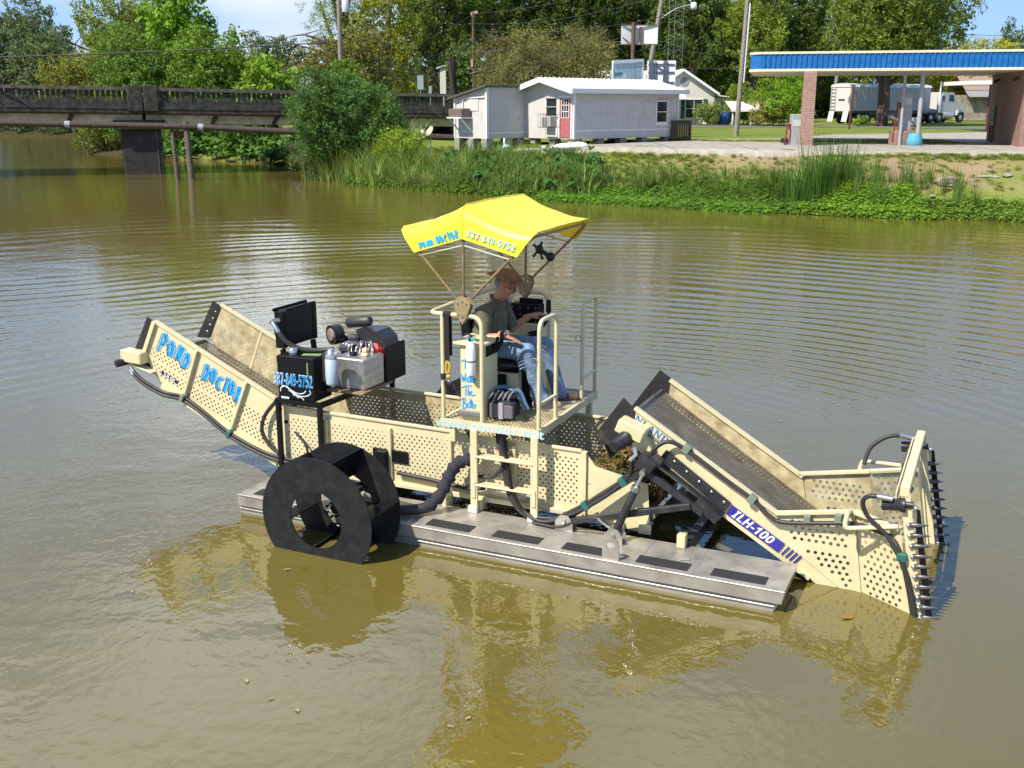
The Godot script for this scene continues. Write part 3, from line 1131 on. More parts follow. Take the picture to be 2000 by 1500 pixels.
func build_white_house(wall: Material, trim: Material, tin: Material, gl: Material):
	var hw := mat("cream_house_wall", Color(0.62, 0.60, 0.53), 0.8, 0.0, 0.08)
	var t := thing("white_house", "white gabled house with green shuttered window behind the mobile home", "house", Vector3(16.8, 2.3, -107.0))
	# gable front faces the camera; the ridge runs away
	var w := 6.2
	var st := S()
	prism(st, P2([-w / 2, 0, w / 2, 0, w / 2, 3.05, 0, 5.05, -w / 2, 3.05]), Transform3D(), -9.0, 0.0)
	obj("wall", st, hw, t)
	st = S()
	var sl := 2.0 / (w / 2)
	for sg in [1.0, -1.0]:
		var eave := Vector3((w / 2 + 0.4) * sg, 3.05 - 0.4 * sl + 0.1, 0)
		var top := Vector3(0, 5.16, 0)
		for z in [0.0]:
			quad(st, eave + Vector3(0, 0, 0.4), top + Vector3(0, 0, 0.4), top + Vector3(0, 0, -9.2), eave + Vector3(0, 0, -9.2))
		bar(st, eave + Vector3(0, -0.12, 0.4), top + Vector3(0, -0.12, 0.4), 0.08, 0.22)
	obj("roof", st, tin, t)
	# side wing whose roof shows left of the gable
	st = S()
	box(st, Vector3(-9.0, 1.4, -4.6), Vector3(10.0, 2.8, 7.0))
	obj("wing_wall", st, hw, t)
	st = S()
	var e := Vector3(-14.4, 2.75, -0.8)
	quad(st, e, Vector3(-1.0, 2.75, -0.8), Vector3(-1.0, 5.1, -4.6), Vector3(-14.4, 5.1, -4.6))
	quad(st, Vector3(-14.4, 2.75, -8.4), Vector3(-14.4, 5.1, -4.6), Vector3(-1.0, 5.1, -4.6), Vector3(-1.0, 2.75, -8.4))
	obj("wing_roof", st, tin, t)
	st = S()
	lathe(st, Vector3(0.15, 3.95, 0.0), Vector3(0, 0, 1), [[0.0, 0.42], [0.05, 0.42], [0.05, 0.34], [0.02, 0.33]], 16)
	obj("gable_vent", st, mat("vent_grey", Color(0.22, 0.24, 0.27), 0.7), t)
	# porch roof, screen door, window with shutters
	st = S()
	box(st, Vector3(-1.2, 2.55, 0.7), Vector3(2.8, 0.1, 1.6), Basis(Vector3(1, 0, 0), 0.28))
	obj("porch_roof", st, tin, t)
	st = S()
	box(st, Vector3(-0.85, 1.0, 0.03), Vector3(0.9, 2.0, 0.06))
	obj("door", st, mat("dark_door", Color(0.03, 0.035, 0.03), 0.5), t)
	window_part(t, Vector3(1.15, 1.45, 0.02), 1.6, 1.75, Basis(), trim, gl, 2, 2)
	for sg in [-1.0, 1.0]:
		st = S()
		box(st, Vector3(1.15 + sg * 1.08, 1.45, 0.05), Vector3(0.38, 1.8, 0.06))
		obj("shutter", st, mat("green_shutter", Color(0.025, 0.065, 0.05), 0.7), t)
	st = S()
	box(st, Vector3(4.2, 1.25, -2.6), Vector3(2.2, 2.5, 3.0))
	obj("annex_wall", st, mat("annex_white", Color(0.66, 0.66, 0.68), 0.75), t)
	st = S()
	bar(st, Vector3(3.0, 2.75, -2.5), Vector3(5.6, 2.45, -2.5), 3.6, 0.1)
	obj("annex_roof", st, tin, t)
	st = S()
	tube(st, [Vector3(3.0, 0, 0.6), Vector3(3.0, 2.1, 0.6)], 0.11, 8)
	obj("stove_pipe", st, mat("dark_bars", Color(0.03, 0.03, 0.03), 0.6), t)
	var b := S()
	box(b, Vector3(0, 0.55, 0), Vector3(0.95, 1.1, 0.8), Basis(), 0.04)
	var bo := obj("red_cabinet", b, mat("rust_red", Color(0.22, 0.07, 0.05), 0.7, 0.0, 0.3))
	bo.position = Vector3(14.9, 2.3, -106.0)
	tag(bo, "rust red cabinet standing by the white house wall", "cabinet")
	b = S()
	lathe(b, Vector3.ZERO, Vector3.UP, [[0.0, 0.5], [0.03, 0.55], [0.6, 0.58], [1.2, 0.55], [1.22, 0.48]], 16)
	bo = obj("blue_drum", b, mat("blue_plastic", Color(0.015, 0.07, 0.24), 0.5))
	bo.position = Vector3(20.0, 2.3, -104.5)
	tag(bo, "blue plastic drum beside the white house annex", "drum")
	# low carport
	var cp := thing("carport", "low white carport roof on thin posts left of the utility pole", "carport", Vector3(23.6, 2.3, -104.0))
	st = S()
	box(st, Vector3(-0.2, 1.75, 0.2), Vector3(5.2, 0.08, 3.0), Basis(Vector3(1, 0, 0), 0.25))
	box(st, Vector3(-0.2, 1.32, 1.65), Vector3(5.2, 0.22, 0.06))
	obj("roof", st, tin, cp)
	for x in [-2.6, -0.9, 0.9, 2.2]:
		st = S()
		tube(st, [Vector3(x, 0, 1.5), Vector3(x, 1.4, 1.5)], 0.06, 6)
		obj("post", st, trim, cp)
	# red barn half hidden by the brown thicket
	var rb := thing("red_shed", "small red shed half hidden behind the brown thicket", "shed", Vector3(-2.9, 2.3, -104.0))
	st = S()
	prism(st, P2([-3.5, 0, 3.5, 0, 3.5, 2.2, 0, 4.4, -3.5, 2.2]), Transform3D(), -4.0, 0.0)
	obj("wall", st, mat("barn_red", Color(0.17, 0.045, 0.04), 0.85, 0.0, 0.3), rb)
	st = S()
	for sg in [1.0, -1.0]:
		bar(st, Vector3(3.7 * sg, 2.15, -1.9), Vector3(0, 4.5, -1.9), 4.6, 0.08, Vector3.UP)
	obj("roof", st, mat("barn_roof", Color(0.25, 0.13, 0.11), 0.7, 0.0, 0.3), rb)
	# narrow white tower by the old trunk
	var sw := thing("white_stub_wall", "narrow white wall end with small cap beside a dark trunk past the bridge", "wall", Vector3(-5.95, 2.3, -94.0))
	st = S()
	box(st, Vector3(0, 2.4, 0), Vector3(0.5, 4.8, 0.5))
	obj("wall", st, hw, sw)
	st = S()
	box(st, Vector3(-0.1, 4.9, 0), Vector3(0.9, 0.1, 0.8), Basis(Vector3(0, 0, 1), 0.35))
	obj("cap", st, tin, sw)

# ---------- filling station
func build_station():
	var g := 2.10
	var t := thing("station_canopy", "filling station canopy with ribbed blue fascia and cream trim", "canopy", Vector3(12.25, g, -56.2), deg_to_rad(-13.6))
	var blue := mat("blue_ribbed_metal", Color(0.006, 0.14, 0.43), 0.35, 0.0, 0.12, "cloud", 0.4)
	stain(blue, "fascia_fade", Color(0.10, 0.22, 0.40), 0.45, 0.9, 0.3)
	var cream := mat("cream_trim", Color(0.72, 0.66, 0.48), 0.6, 0.0, 0.1)
	var len_ := 26.0
	var dep := 9.5
	var y0 := 3.62
	var y1 := 4.53
	# corrugated fascia: one folded sheet per side
	var st := S()
	var n := int(len_ / 0.25)
	var prev := Vector3(0.5, 0, 0)
	for i in n:
		var x := 0.5 + i * 0.25
		var ps := [Vector3(x, 0, 0), Vector3(x + 0.15, 0, 0), Vector3(x + 0.175, 0, 0.07), Vector3(x + 0.225, 0, 0.07), Vector3(x + 0.25, 0, 0)]
		for k in 4:
			quad(st, ps[k] + Vector3(0, y0 + 0.12, 0), ps[k + 1] + Vector3(0, y0 + 0.12, 0), ps[k + 1] + Vector3(0, y1 - 0.08, 0), ps[k] + Vector3(0, y1 - 0.08, 0))
	# chamfered corner and left end
	quad(st, Vector3(0, y0 + 0.12, -0.6), Vector3(0.5, y0 + 0.12, 0), Vector3(0.5, y1 - 0.08, 0), Vector3(0, y1 - 0.08, -0.6))
	quad(st, Vector3(0, y0 + 0.12, -dep), Vector3(0, y0 + 0.12, -0.6), Vector3(0, y1 - 0.08, -0.6), Vector3(0, y1 - 0.08, -dep))
	quad(st, Vector3(0, y0 + 0.12, -dep), Vector3(len_, y0 + 0.12, -dep), Vector3(len_, y1 - 0.08, -dep), Vector3(0, y1 - 0.08, -dep))
	obj("fascia", st, blue, t)
	st = S()
	prism(st, P2([-0.05, 0.62, 0.47, -0.06, len_, -0.06, len_, dep + 0.05, -0.05, dep + 0.05]), Transform3D(Basis(Vector3(1, 0, 0), Vector3(0, 0, -1), Vector3(0, 1, 0)), Vector3.ZERO), y0, y0 + 0.12)
	obj("lower_trim", st, cream, t)
	st = S()
	prism(st, P2([-0.05, 0.62, 0.47, -0.06, len_, -0.06, len_, dep + 0.05, -0.05, dep + 0.05]), Transform3D(Basis(Vector3(1, 0, 0), Vector3(0, 0, -1), Vector3(0, 1, 0)), Vector3.ZERO), y1 - 0.08, y1 + 0.03)
	obj("upper_trim", st, cream, t)
	# brick pillars with real courses
	var brick := []
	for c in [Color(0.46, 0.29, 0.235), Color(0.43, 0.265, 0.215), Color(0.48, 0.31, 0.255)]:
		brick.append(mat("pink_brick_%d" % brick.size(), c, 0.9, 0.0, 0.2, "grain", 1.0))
	var mortar := mat("mortar", Color(0.42, 0.33, 0.27), 0.95, 0.0, 0.2)
	brick_pillar(t, Vector3(2.95, 0, -0.55), Vector3(0.62, y0, 1.6), brick, mortar)
	# big side wall at the right, seen along its left face
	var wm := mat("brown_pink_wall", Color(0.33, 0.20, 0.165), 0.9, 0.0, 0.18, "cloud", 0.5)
	st = S()
	box(st, Vector3(17.0, y0 / 2, -4.95), Vector3(8.0, y0, 8.9))
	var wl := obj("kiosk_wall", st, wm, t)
	st = S()
	for i in 22:
		box(st, Vector3(13.0, 0.15 + i * 0.16, -4.95), Vector3(0.02, 0.012, 8.86))
		box(st, Vector3(17.0, 0.15 + i * 0.16, -0.502), Vector3(7.9, 0.012, 0.02))
	var js := obj("brick_course", st, mortar, wl)
	js.set_meta("kind", "stuff")
	st = S()
	box(st, Vector3(12.94, 1.42, -7.6), Vector3(0.06, 1.0, 0.9))
	var sg := obj("notice_board", st, mat("notice_dark", Color(0.12, 0.10, 0.07), 0.7), t)
	st = S()
	for q in [[0.15, -4.8, Color(0.02, 0.22, 0.06)]]:
		box(st, Vector3(12.9, 1.45, -7.55), Vector3(0.02, 0.45, 0.5), Basis(Vector3(1, 0, 0), 0.5))
	obj("green_patch", st, mat("notice_green", Color(0.02, 0.24, 0.06), 0.6), sg)
	st = S()
	box(st, Vector3(12.9, 1.05, -7.55), Vector3(0.018, 0.16, 0.6))
	box(st, Vector3(12.9, 1.82, -7.5), Vector3(0.018, 0.14, 0.5))
	obj("yellow_patch", st, mat("notice_yellow", Color(0.45, 0.30, 0.03), 0.6), sg)
	st = S()
	for zz in [-8.1, -7.3]:
		box(st, Vector3(12.92, 0.45, zz), Vector3(0.08, 0.9, 0.1))
	obj("board_leg", st, mat("board_leg_brown", Color(0.12, 0.07, 0.05), 0.8), t)
	for zz in [-2.0, -7.0]:
		st = S()
		box(st, Vector3(12.8, 3.25, zz), Vector3(0.3, 0.14, 0.2), Basis(Vector3(0, 0, 1), 0.5), 0.02)
		obj("wall_lamp", st, mat("dark_bars", Color(0.03, 0.03, 0.03), 0.6), t)
	# slim canopy posts at the middle island
	for q in [[7.55, -1.2, 0.08], [8.35, -0.9, 0.11]]:
		st = S()
		tube(st, [Vector3(q[0], 0, q[1]), Vector3(q[0], y0, q[1])], q[2], 10)
		obj("post", st, mat("grey_post_paint", Color(0.33, 0.34, 0.36), 0.5), t)
	# pumps
	pump(Vector3(14.72, g, -55.9), "grey fuel pump with red hose standing against the brick pillar", 1.55, false)
	pump(Vector3(20.4, g, -56.1), "grey fuel pump with red hose on the middle island", 2.0, true)
	# island plinth
	st = S()
	box(st, Vector3(0, 0.36, 0), Vector3(1.15, 0.72, 1.0), Basis(), 0.03)
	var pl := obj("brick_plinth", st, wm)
	pl.position = Vector3(19.9, g + 0.02, -56.1)
	tag(pl, "low brick plinth under the middle fuel pump", "plinth")
	st = S()
	lathe(st, Vector3.ZERO, Vector3.UP, [[0.0, 0.38], [0.02, 0.40], [0.3, 0.37], [0.55, 0.31], [0.60, 0.30], [0.60, 0.25], [0.3, 0.2]], 18)
	var can := obj("light_blue_bin", st, mat("sky_blue_plastic", Color(0.10, 0.42, 0.58), 0.55, 0.0, 0.15))
	can.position = Vector3(20.2, g + 0.03, -55.3)
	tag(can, "light blue round bin in front of the middle fuel pump", "bin")

func brick_pillar(t: Node, at: Vector3, size: Vector3, bricks: Array, mortar: Material):
	var st := S()
	box(st, at + Vector3(0, size.y / 2, 0), Vector3(size.x - 0.03, size.y, size.z - 0.03))
	var p := obj("pillar", st, mortar, t)
	var bm := BoxMesh.new()
	bm.size = Vector3(0.20, 0.085, 0.02)
	var rows := int(size.y / 0.105)
	for r in rows:
		for k in 3:
			var x := -size.x / 2 + 0.105 + k * 0.205
			if r % 2: x += 0.0
			var b: Material = bricks[rng.randi() % 3]
			inst("brick", bm, b, p, Transform3D(Basis(), at + Vector3(x, 0.06 + r * 0.105, size.z / 2 - 0.005)))
	st = S()
	for r in rows:
		for k in 7:
			box(st, at + Vector3(-size.x / 2 + 0.005, 0.06 + r * 0.105, -size.z / 2 + 0.12 + k * 0.225), Vector3(0.02, 0.085, 0.21))
	obj("side_bricks", st, bricks[1], p).set_meta("kind", "stuff")

func pump(at: Vector3, label: String, h: float, raised: bool):
	var t := thing("fuel_pump", label, "fuel pump", at, 0.0, "fuel pumps under the canopy")
	var grey := mat("pump_grey", Color(0.36, 0.37, 0.39), 0.5, 0.1, 0.04)
	var red := mat("pump_red", Color(0.20, 0.012, 0.025), 0.5)
	var y := 0.74 if raised else 0.0
	var st := S()
	box(st, Vector3(0, y + (h - y * 0.2) * 0.5, 0), Vector3(0.55, h - y * 0.2, 0.5), Basis(), 0.03)
	obj("cabinet", st, grey, t)
	st = S()
	box(st, Vector3(0.0, y + h * 0.72, 0.26), Vector3(0.42, 0.32, 0.02))
	obj("display_panel", st, mat("pump_face", Color(0.5, 0.5, 0.48), 0.4), t)
	st = S()
	tube(st, rounded([Vector3(-0.3, y + h * 0.62, 0.12), Vector3(-0.45, y + h * 0.7, 0.15), Vector3(-0.52, y + 0.5, 0.2), Vector3(-0.62, maxf(0.08, y - 0.55), 0.25), Vector3(-0.35, maxf(0.1, y - 0.5), 0.25), Vector3(-0.30, y + h * 0.5, 0.22)], 0.1), 0.035, 7)
	obj("hose", st, red, t)
	st = S()
	box(st, Vector3(-0.33, y + h * 0.6, 0.14), Vector3(0.1, 0.3, 0.14), Basis(), 0.02)
	obj("nozzle", st, red, t)
	if raised:
		st = S()
		tube(st, rounded([Vector3(0.28, y + 0.45, 0.15), Vector3(0.45, y + 0.3, 0.2), Vector3(0.6, y + 0.05, 0.2), Vector3(0.5, y - 0.05, 0.2), Vector3(0.35, y + 0.15, 0.2)], 0.08), 0.03, 7)
		obj("hose", st, mat("hose_dark", Color(0.05, 0.025, 0.02), 0.6), t)

func pole(at: Vector3, h: float, r: float, lean: Vector2, label: String, m: Material) -> Node3D:
	var t := thing("utility_pole", label, "utility pole", at, 0.0, "utility poles")
	var st := S()
	tube(st, [Vector3.ZERO, Vector3(lean.x, h, lean.y)], [r, r * 0.72], 9)
	obj("pole", st, m, t)
	return t

func lamp_arm(t: Node3D, a: Vector3, b: Vector3):
	var st := S()
	tube(st, spline([a, a.lerp(b, 0.5) + Vector3(0, 0.25, 0), b]), 0.035, 6)
	obj("lamp_arm", st, mat("galvanised", Color(0.42, 0.43, 0.44), 0.5, 0.6), t)
	st = S()
	lathe(st, b + Vector3(0, 0.12, 0), Vector3(0, -1, 0), [[0.0, 0.06], [0.05, 0.2], [0.3, 0.24], [0.52, 0.22], [0.55, 0.1]], 12)
	obj("lamp_head", st, mat("lamp_white", Color(0.66, 0.68, 0.70), 0.4), t)

func wires(label: String, list: Array, r := 0.022):
	var t := thing("overhead_wires", label, "wires", Vector3.ZERO, 0.0, "overhead wires")
	for w in list:
		var a: Vector3 = w[0]
		var b: Vector3 = w[1]
		var pts := []
		for i in 13:
			var f := i / 12.0
			pts.append((a.lerp(b, f) - Vector3(0, w[2] * 4.0 * f * (1.0 - f), 0)) * Vector3(0.975, 1, 1))
		var st := S()
		tube(st, pts, w[3] if w.size() > 3 else r, 5)
		obj("wire", st, mat("wire_dark", Color(0.03, 0.03, 0.032), 0.6), t)

func build_poles_and_signs():
	var grey := mat("pole_grey", Color(0.34, 0.31, 0.27), 0.95, 0.0, 0.35, "streak", 0.7)
	var brown := mat("pole_brown", Color(0.17, 0.115, 0.085), 0.95, 0.0, 0.35, "streak", 0.7)
	var white := mat("sign_white", Color(0.74, 0.75, 0.78), 0.6, 0.0, 0.08)
	var galv := mat("galvanised", Color(0.42, 0.43, 0.44), 0.5, 0.6)
	# A: by the vine tree, with transformer
	var a := pole(Vector3(-12.9, 1.5, -82.0), 14.0, 0.19, Vector2(0.1, 0), "pale utility pole with grey transformer rising above the big shrub", grey)
	var st := S()
	lathe(st, Vector3(0.55, 9.1, 0), Vector3.UP, [[0.0, 0.2], [0.0, 0.27], [0.9, 0.27], [0.95, 0.15]], 12)
	box(st, Vector3(0.25, 9.5, 0), Vector3(0.35, 0.1, 0.1))
	obj("transformer", st, mat("transformer_grey", Color(0.40, 0.42, 0.46), 0.5), a)
	# B: service pole with low crossarm
	var b := pole(Vector3(-3.3, 2.2, -95.0), 9.4, 0.16, Vector2(-0.05, 0), "thin brown service pole with crossarm beside the brown thicket", brown)
	st = S()
	box(st, Vector3(0.0, 6.2, 0), Vector3(2.1, 0.1, 0.12))
	obj("crossarm", st, brown, b)
	st = S()
	box(st, Vector3(0.95, 6.05, 0), Vector3(0.07, 0.35, 0.07))
	box(st, Vector3(-0.16, 5.3, 0.1), Vector3(0.2, 0.6, 0.2), Basis(), 0.02)
	box(st, Vector3(0.05, 9.35, 0), Vector3(0.6, 0.25, 0.1), Basis(Vector3(0, 0, 1), 0.3))
	obj("fittings", st, mat("fitting_pink", Color(0.45, 0.30, 0.28), 0.7), b)
	# C: leaning lamp pole by the billboard
	var c := pole(Vector3(10.1, 2.2, -86.0), 13.0, 0.2, Vector2(2.0, 0), "leaning grey pole with curved street lamp behind the billboard", grey)
	lamp_arm(c, Vector3(1.25, 8.1, 0), Vector3(3.9, 9.3, 0.1))
	# D: pole with lamp and conduit on the lawn
	var d := pole(Vector3(15.0, 2.1, -72.0), 11.4, 0.17, Vector2(0.38, 0), "tall grey pole with lamp standing on the lawn left of the canopy", grey)
	lamp_arm(d, Vector3(0.33, 8.75, 0), Vector3(-0.52, 8.75, 0.1))
	st = S()
	tube(st, [Vector3(0.28, 3.4, 0.2), Vector3(0.44, 8.2, 0.15)], 0.045, 6)
	obj("conduit", st, mat("lamp_white", Color(0.66, 0.68, 0.70), 0.4), d)
	# E: far right
	var e := pole(Vector3(52.0, 2.5, -111.0), 11.0, 0.2, Vector2(0.4, 0), "pale utility pole with crossarms at the far right edge above the canopy", grey)
	st = S()
	for y in [8.2, 7.4]:
		box(st, Vector3(0.2, y, 0), Vector3(3.2, 0.12, 0.12))
	obj("crossarm", st, grey, e)
	# F: behind the trailer
	pole(Vector3(34.5, 2.4, -117.0), 14.5, 0.22, Vector2(1.2, 0), "grey pole rising out of the sunlit tree behind the truck", grey)
	# thin aerial tower
	var t := thing("aerial_mast", "thin lattice aerial mast behind the billboard", "mast", Vector3(13.1, 2.2, -92.0))
	for q in [Vector3(0, 0, 0), Vector3(1.15, 0, 0.2), Vector3(0.55, 0, -0.6)]:
		st = S()
		tube(st, [q, q + Vector3(0, 13, 0)], 0.013, 5)
		obj("leg", st, galv, t)
	st = S()
	for i in 9:
		var y := 5.0 + i * 0.9
		tube(st, [Vector3(0, y, 0), Vector3(1.15, y + 0.45, 0.2), Vector3(0.55, y + 0.9, -0.6)], 0.006, 4)
	obj("bracing", st, galv, t)
	wires("dark wires sagging from the bridge side to the service pole by the thicket", [
		[Vector3(-3.35, 11.4, -95.0), Vector3(-12.8, 6.3, -84.0), 0.25], [Vector3(-3.35, 9.4, -95.0), Vector3(-12.8, 6.0, -84.0), 0.3],
		[Vector3(-3.35, 9.2, -95.0), Vector3(-12.8, 4.9, -84.0), 0.3], [Vector3(-3.7, 8.4, -95.0), Vector3(-12.8, 4.2, -84.0), 0.3], [Vector3(-3.9, 8.4, -95.0), Vector3(-12.8, 3.8, -84.0), 0.25]])
	wires("wires running from the service pole past the billboard to the lawn pole", [
		[Vector3(-3.3, 11.5, -95.0), Vector3(11.5, 13.6, -86.0), 0.5], [Vector3(-3.3, 10.7, -95.0), Vector3(11.2, 12.0, -86.0), 0.6], [Vector3(-3.3, 10.2, -95.0), Vector3(15.3, 10.9, -72.0), 1.0]])
	wires("wires between the leaning lamp pole and the lawn pole", [
		[Vector3(11.4, 8.3, -86.0), Vector3(15.3, 7.2, -72.0), 0.1], [Vector3(11.2, 7.0, -86.0), Vector3(15.3, 6.4, -72.0), 0.1], [Vector3(11.9, 12.8, -86.0), Vector3(15.3, 10.6, -72.0), 0.15]])
	wires("long wires from the lawn pole over the canopy to the far right pole", [
		[Vector3(15.3, 7.6, -72.0), Vector3(52.2, 9.9, -111.0), 0.9], [Vector3(15.3, 10.4, -72.0), Vector3(52.2, 10.7, -111.0), 0.6], [Vector3(15.3, 6.7, -72.0), Vector3(53.5, 9.9, -111.0), 1.0]])
	wires("single cable strung over the bridge to the black splice box", [
		[Vector3(-60.0, 6.7, -63.0), Vector3(-11.0, 7.4, -62.0), 0.5, 0.035]])
	st = S()
	box(st, Vector3.ZERO, Vector3(0.52, 0.17, 0.17), Basis(Vector3(0, 0, 1), 0.08), 0.03)
	var sb := obj("splice_box", st, mat("wire_dark", Color(0.03, 0.03, 0.032), 0.6))
	sb.position = Vector3(-10.5, 7.42, -62.0)
	tag(sb, "black cable splice box hanging in front of the vine covered tree", "splice box")
	# small road signs past the bridge
	for q in [[Vector3(-6.9, 2.2, -82.0), 3.85, 0.45, 1.0, "white road sign seen from behind, larger of two past the bridge"], [Vector3(-6.25, 2.2, -83.0), 3.15, 0.22, 0.75, "small narrow road sign just right of the larger one"]]:
		var sgn := thing("road_sign", q[4], "road sign", q[0], 0.0, "road signs past the bridge")
		st = S()
		box(st, Vector3(0, q[1] * 0.5, 0), Vector3(0.06, q[1], 0.05))
		obj("post", st, galv, sgn)
		st = S()
		box(st, Vector3(0, q[1] - q[3] * 0.35, 0.05), Vector3(q[2], q[3], 0.02))
		obj("plate", st, mat("sign_back", Color(0.38, 0.39, 0.40), 0.5, 0.4), sgn)
	# upper white billboard on a brown post
	var bb := thing("billboard", "blank white two panel billboard seen from behind on brown post", "billboard", Vector3(8.15, 2.1, -74.0))
	st = S()
	tube(st, [Vector3(0, 0, 0), Vector3(0, 7.2, 0)], 0.13, 9)
	obj("post", st, brown, bb)
	st = S()
	box(st, Vector3(-0.42, 6.45, -0.15), Vector3(0.72, 1.15, 0.05), Basis(Vector3.UP, 0.25))
	box(st, Vector3(0.85, 6.45, -0.15), Vector3(1.55, 1.15, 0.05), Basis(Vector3.UP, -0.12))
	obj("panel", st, white, bb)
	st = S()
	box(st, Vector3(0.2, 5.85, -0.02), Vector3(2.6, 0.07, 0.1))
	box(st, Vector3(0.4, 7.06, -0.02), Vector3(2.3, 0.06, 0.1))
	bar(st, Vector3(-0.7, 6.3, -0.06), Vector3(-0.1, 5.9, -0.06), 0.05, 0.05)
	box(st, Vector3(0.5, 6.45, -0.06), Vector3(0.22, 1.0, 0.06))
	obj("frame", st, brown, bb)
	# lower V shaped sign: printed face on the left, back with frame on the right
	var ls := thing("v_shaped_sign", "large V shaped sign with pale blue printed face and braced white back", "sign", Vector3(8.3, 2.2, -69.0))
	var face := mat("pale_blue_print", Color(0.50, 0.62, 0.68), 0.6, 0.0, 0.15, "cloud", 0.6)
	var fb := Basis(Vector3.UP, 0.55)
	st = S()
	box(st, Vector3(-0.95, 3.55, 0.0), Vector3(2.3, 1.75, 0.06), fb)
	obj("face_panel", st, face, ls)
	st = S()
	box(st, fb * Vector3(-1.15, 0, 0.0) + Vector3(-0.95, 3.55, 0.0), Vector3(0.1, 1.9, 0.09), fb)
	box(st, fb * Vector3(1.15, 0.05, 0.0) + Vector3(-0.95, 3.55, 0.0), Vector3(0.12, 1.98, 0.09), fb)
	bar(st, fb * Vector3(-1.15, 0.88, 0.02) + Vector3(-0.95, 3.55, 0), fb * Vector3(1.15, 1.02, 0.02) + Vector3(-0.95, 3.55, 0), 0.1, 0.2)
	obj("face_frame", st, white, ls)
	st = S()
	var fo := Vector3(-0.95, 3.55, 0.0)
	var ft := Transform3D(fb, fo + fb * Vector3(0, 0, 0.034))
	prism(st, P2([-1.05, 0.25, -0.45, 0.32, -0.5, 0.12, -1.05, 0.08]), ft, 0.0, 0.004)
	prism(st, P2([0.52, 0.8, 0.545, 0.8, 0.545, -0.5, 0.52, -0.5]), ft, 0.0, 0.004)
	obj("print_dark", st, mat("print_teal", Color(0.10, 0.25, 0.27), 0.6), ls)
	st = S()
	prism(st, P2([-0.75, -0.87, -0.6, -0.3, -0.4, 0.1, -0.3, 0.22, -0.12, 0.2, -0.02, -0.1, 0.02, -0.87]), ft, 0.0, 0.005)
	prism(st, P2([-1.05, -0.5, -0.75, -0.35, -0.8, -0.2, -1.05, -0.3]), ft, 0.0, 0.005)
	obj("print_white", st, white, ls)
	var num := inst("lettering", text_mesh("324.1183", 0.36, 0.006), mat("print_green", Color(0.02, 0.24, 0.14), 0.6), ls, Transform3D(fb * Basis().scaled(Vector3(0.62, 1, 1)), fo + fb * Vector3(0.55, -0.44, 0.04)))
	st = S()
	var bb2 := Basis(Vector3.UP, -0.15)
	box(st, Vector3(1.15, 3.6, -0.3), Vector3(1.75, 1.9, 0.05), bb2)
	obj("back_panel", st, white, ls)
	var fr := mat("sign_frame_blue", Color(0.06, 0.075, 0.12), 0.6)
	for q in [[0.0, 0.72, 1.6, 0.09], [0.0, 0.25, 1.6, 0.09], [0.0, -0.35, 1.6, 0.08], [-0.2, 0.3, 0.9, 0.0]]:
		if q[3] == 0.0: continue
		st = S()
		box(st, Vector3(1.15, 3.6, -0.3) + bb2 * Vector3(q[0], q[1], 0.06), Vector3(q[2], q[3], 0.07), bb2)
		obj("rail", st, fr, ls)
	for q in [[-0.62, 0.28], [0.28, 0.17], [-0.35, 0.06], [0.15, 0.06]]:
		st = S()
		box(st, Vector3(1.15, 2.6, -0.3) + bb2 * Vector3(q[0], 0.0, 0.13), Vector3(q[1], 3.9, 0.08), bb2)
		obj("upright", st, fr, ls)
	st = S()
	bar(st, Vector3(1.15, 3.6, -0.3) + bb2 * Vector3(-0.5, 0.8, 0.1), Vector3(1.15, 3.6, -0.3) + bb2 * Vector3(0.2, 0.3, 0.1), 0.07, 0.08)
	obj("brace", st, fr, ls)
	# red brown pole with white canopy far right
	var wc := thing("flat_white_canopy", "flat white roof on dark red posts beyond the forecourt", "shelter", Vector3(33.6, 2.15, -82.0))
	st = S()
	box(st, Vector3(3.0, 3.55, -2.0), Vector3(4.6, 0.28, 5.0), Basis(Vector3(0, 0, 1), 0.01))
	obj("roof", st, mat("white_tin_roof", Color(0.80, 0.80, 0.80), 0.45), wc)
	var rp := mat("dark_red_post", Color(0.12, 0.03, 0.03), 0.7)
	for q in [[2.6, -0.4], [4.6, -4.0]]:
		st = S()
		tube(st, [Vector3(q[0], 0, q[1]), Vector3(q[0], 3.45, q[1])], 0.08, 8)
		obj("post", st, rp, wc)
	for q in [[Vector3(26.6, 2.3, -85.0), 3.3, "dark red post standing in front of the truck's rear ladder"], [Vector3(33.9, 2.4, -99.0), 3.5, "dark red post leaning beside the tree trunk"]]:
		st = S()
		tube(st, [Vector3.ZERO, Vector3(0.08, q[1], 0)], 0.075, 8)
		var o := obj("dark_red_pole", st, rp)
		o.position = q[0] * Vector3(0.975, 1, 1)
		tag(o, q[2], "post", "dark red posts")
	# barn behind the cab
	var bn := thing("old_barn", "weathered barn with pink tin roof behind the white truck cab", "barn", Vector3(56.0, 2.4, -124.0))
	st = S()
	box(st, Vector3(0, 1.4, -3), Vector3(7.0, 2.8, 6.0))
	obj("wall", st, mat("barn_wood", Color(0.36, 0.31, 0.25), 0.9, 0.0, 0.25, "cloud", 0.15), bn)
	st = S()
	bar(st, Vector3(-4, 2.9, 0.2), Vector3(4, 2.9, 0.2), 1.6, 0.08, Vector3(0, 1, 0.5))
	obj("lean_roof", st, mat("grey_tin_far", Color(0.45, 0.43, 0.43), 0.6, 0.2, 0.4), bn)
	st = S()
	quad(st, Vector3(-4, 3.3, -0.4), Vector3(4, 3.3, -0.4), Vector3(4, 4.9, -3.2), Vector3(-4, 4.9, -3.2))
	quad(st, Vector3(-4, 3.3, -6.2), Vector3(-4, 4.9, -3.2), Vector3(4, 4.9, -3.2), Vector3(4, 3.3, -6.2))
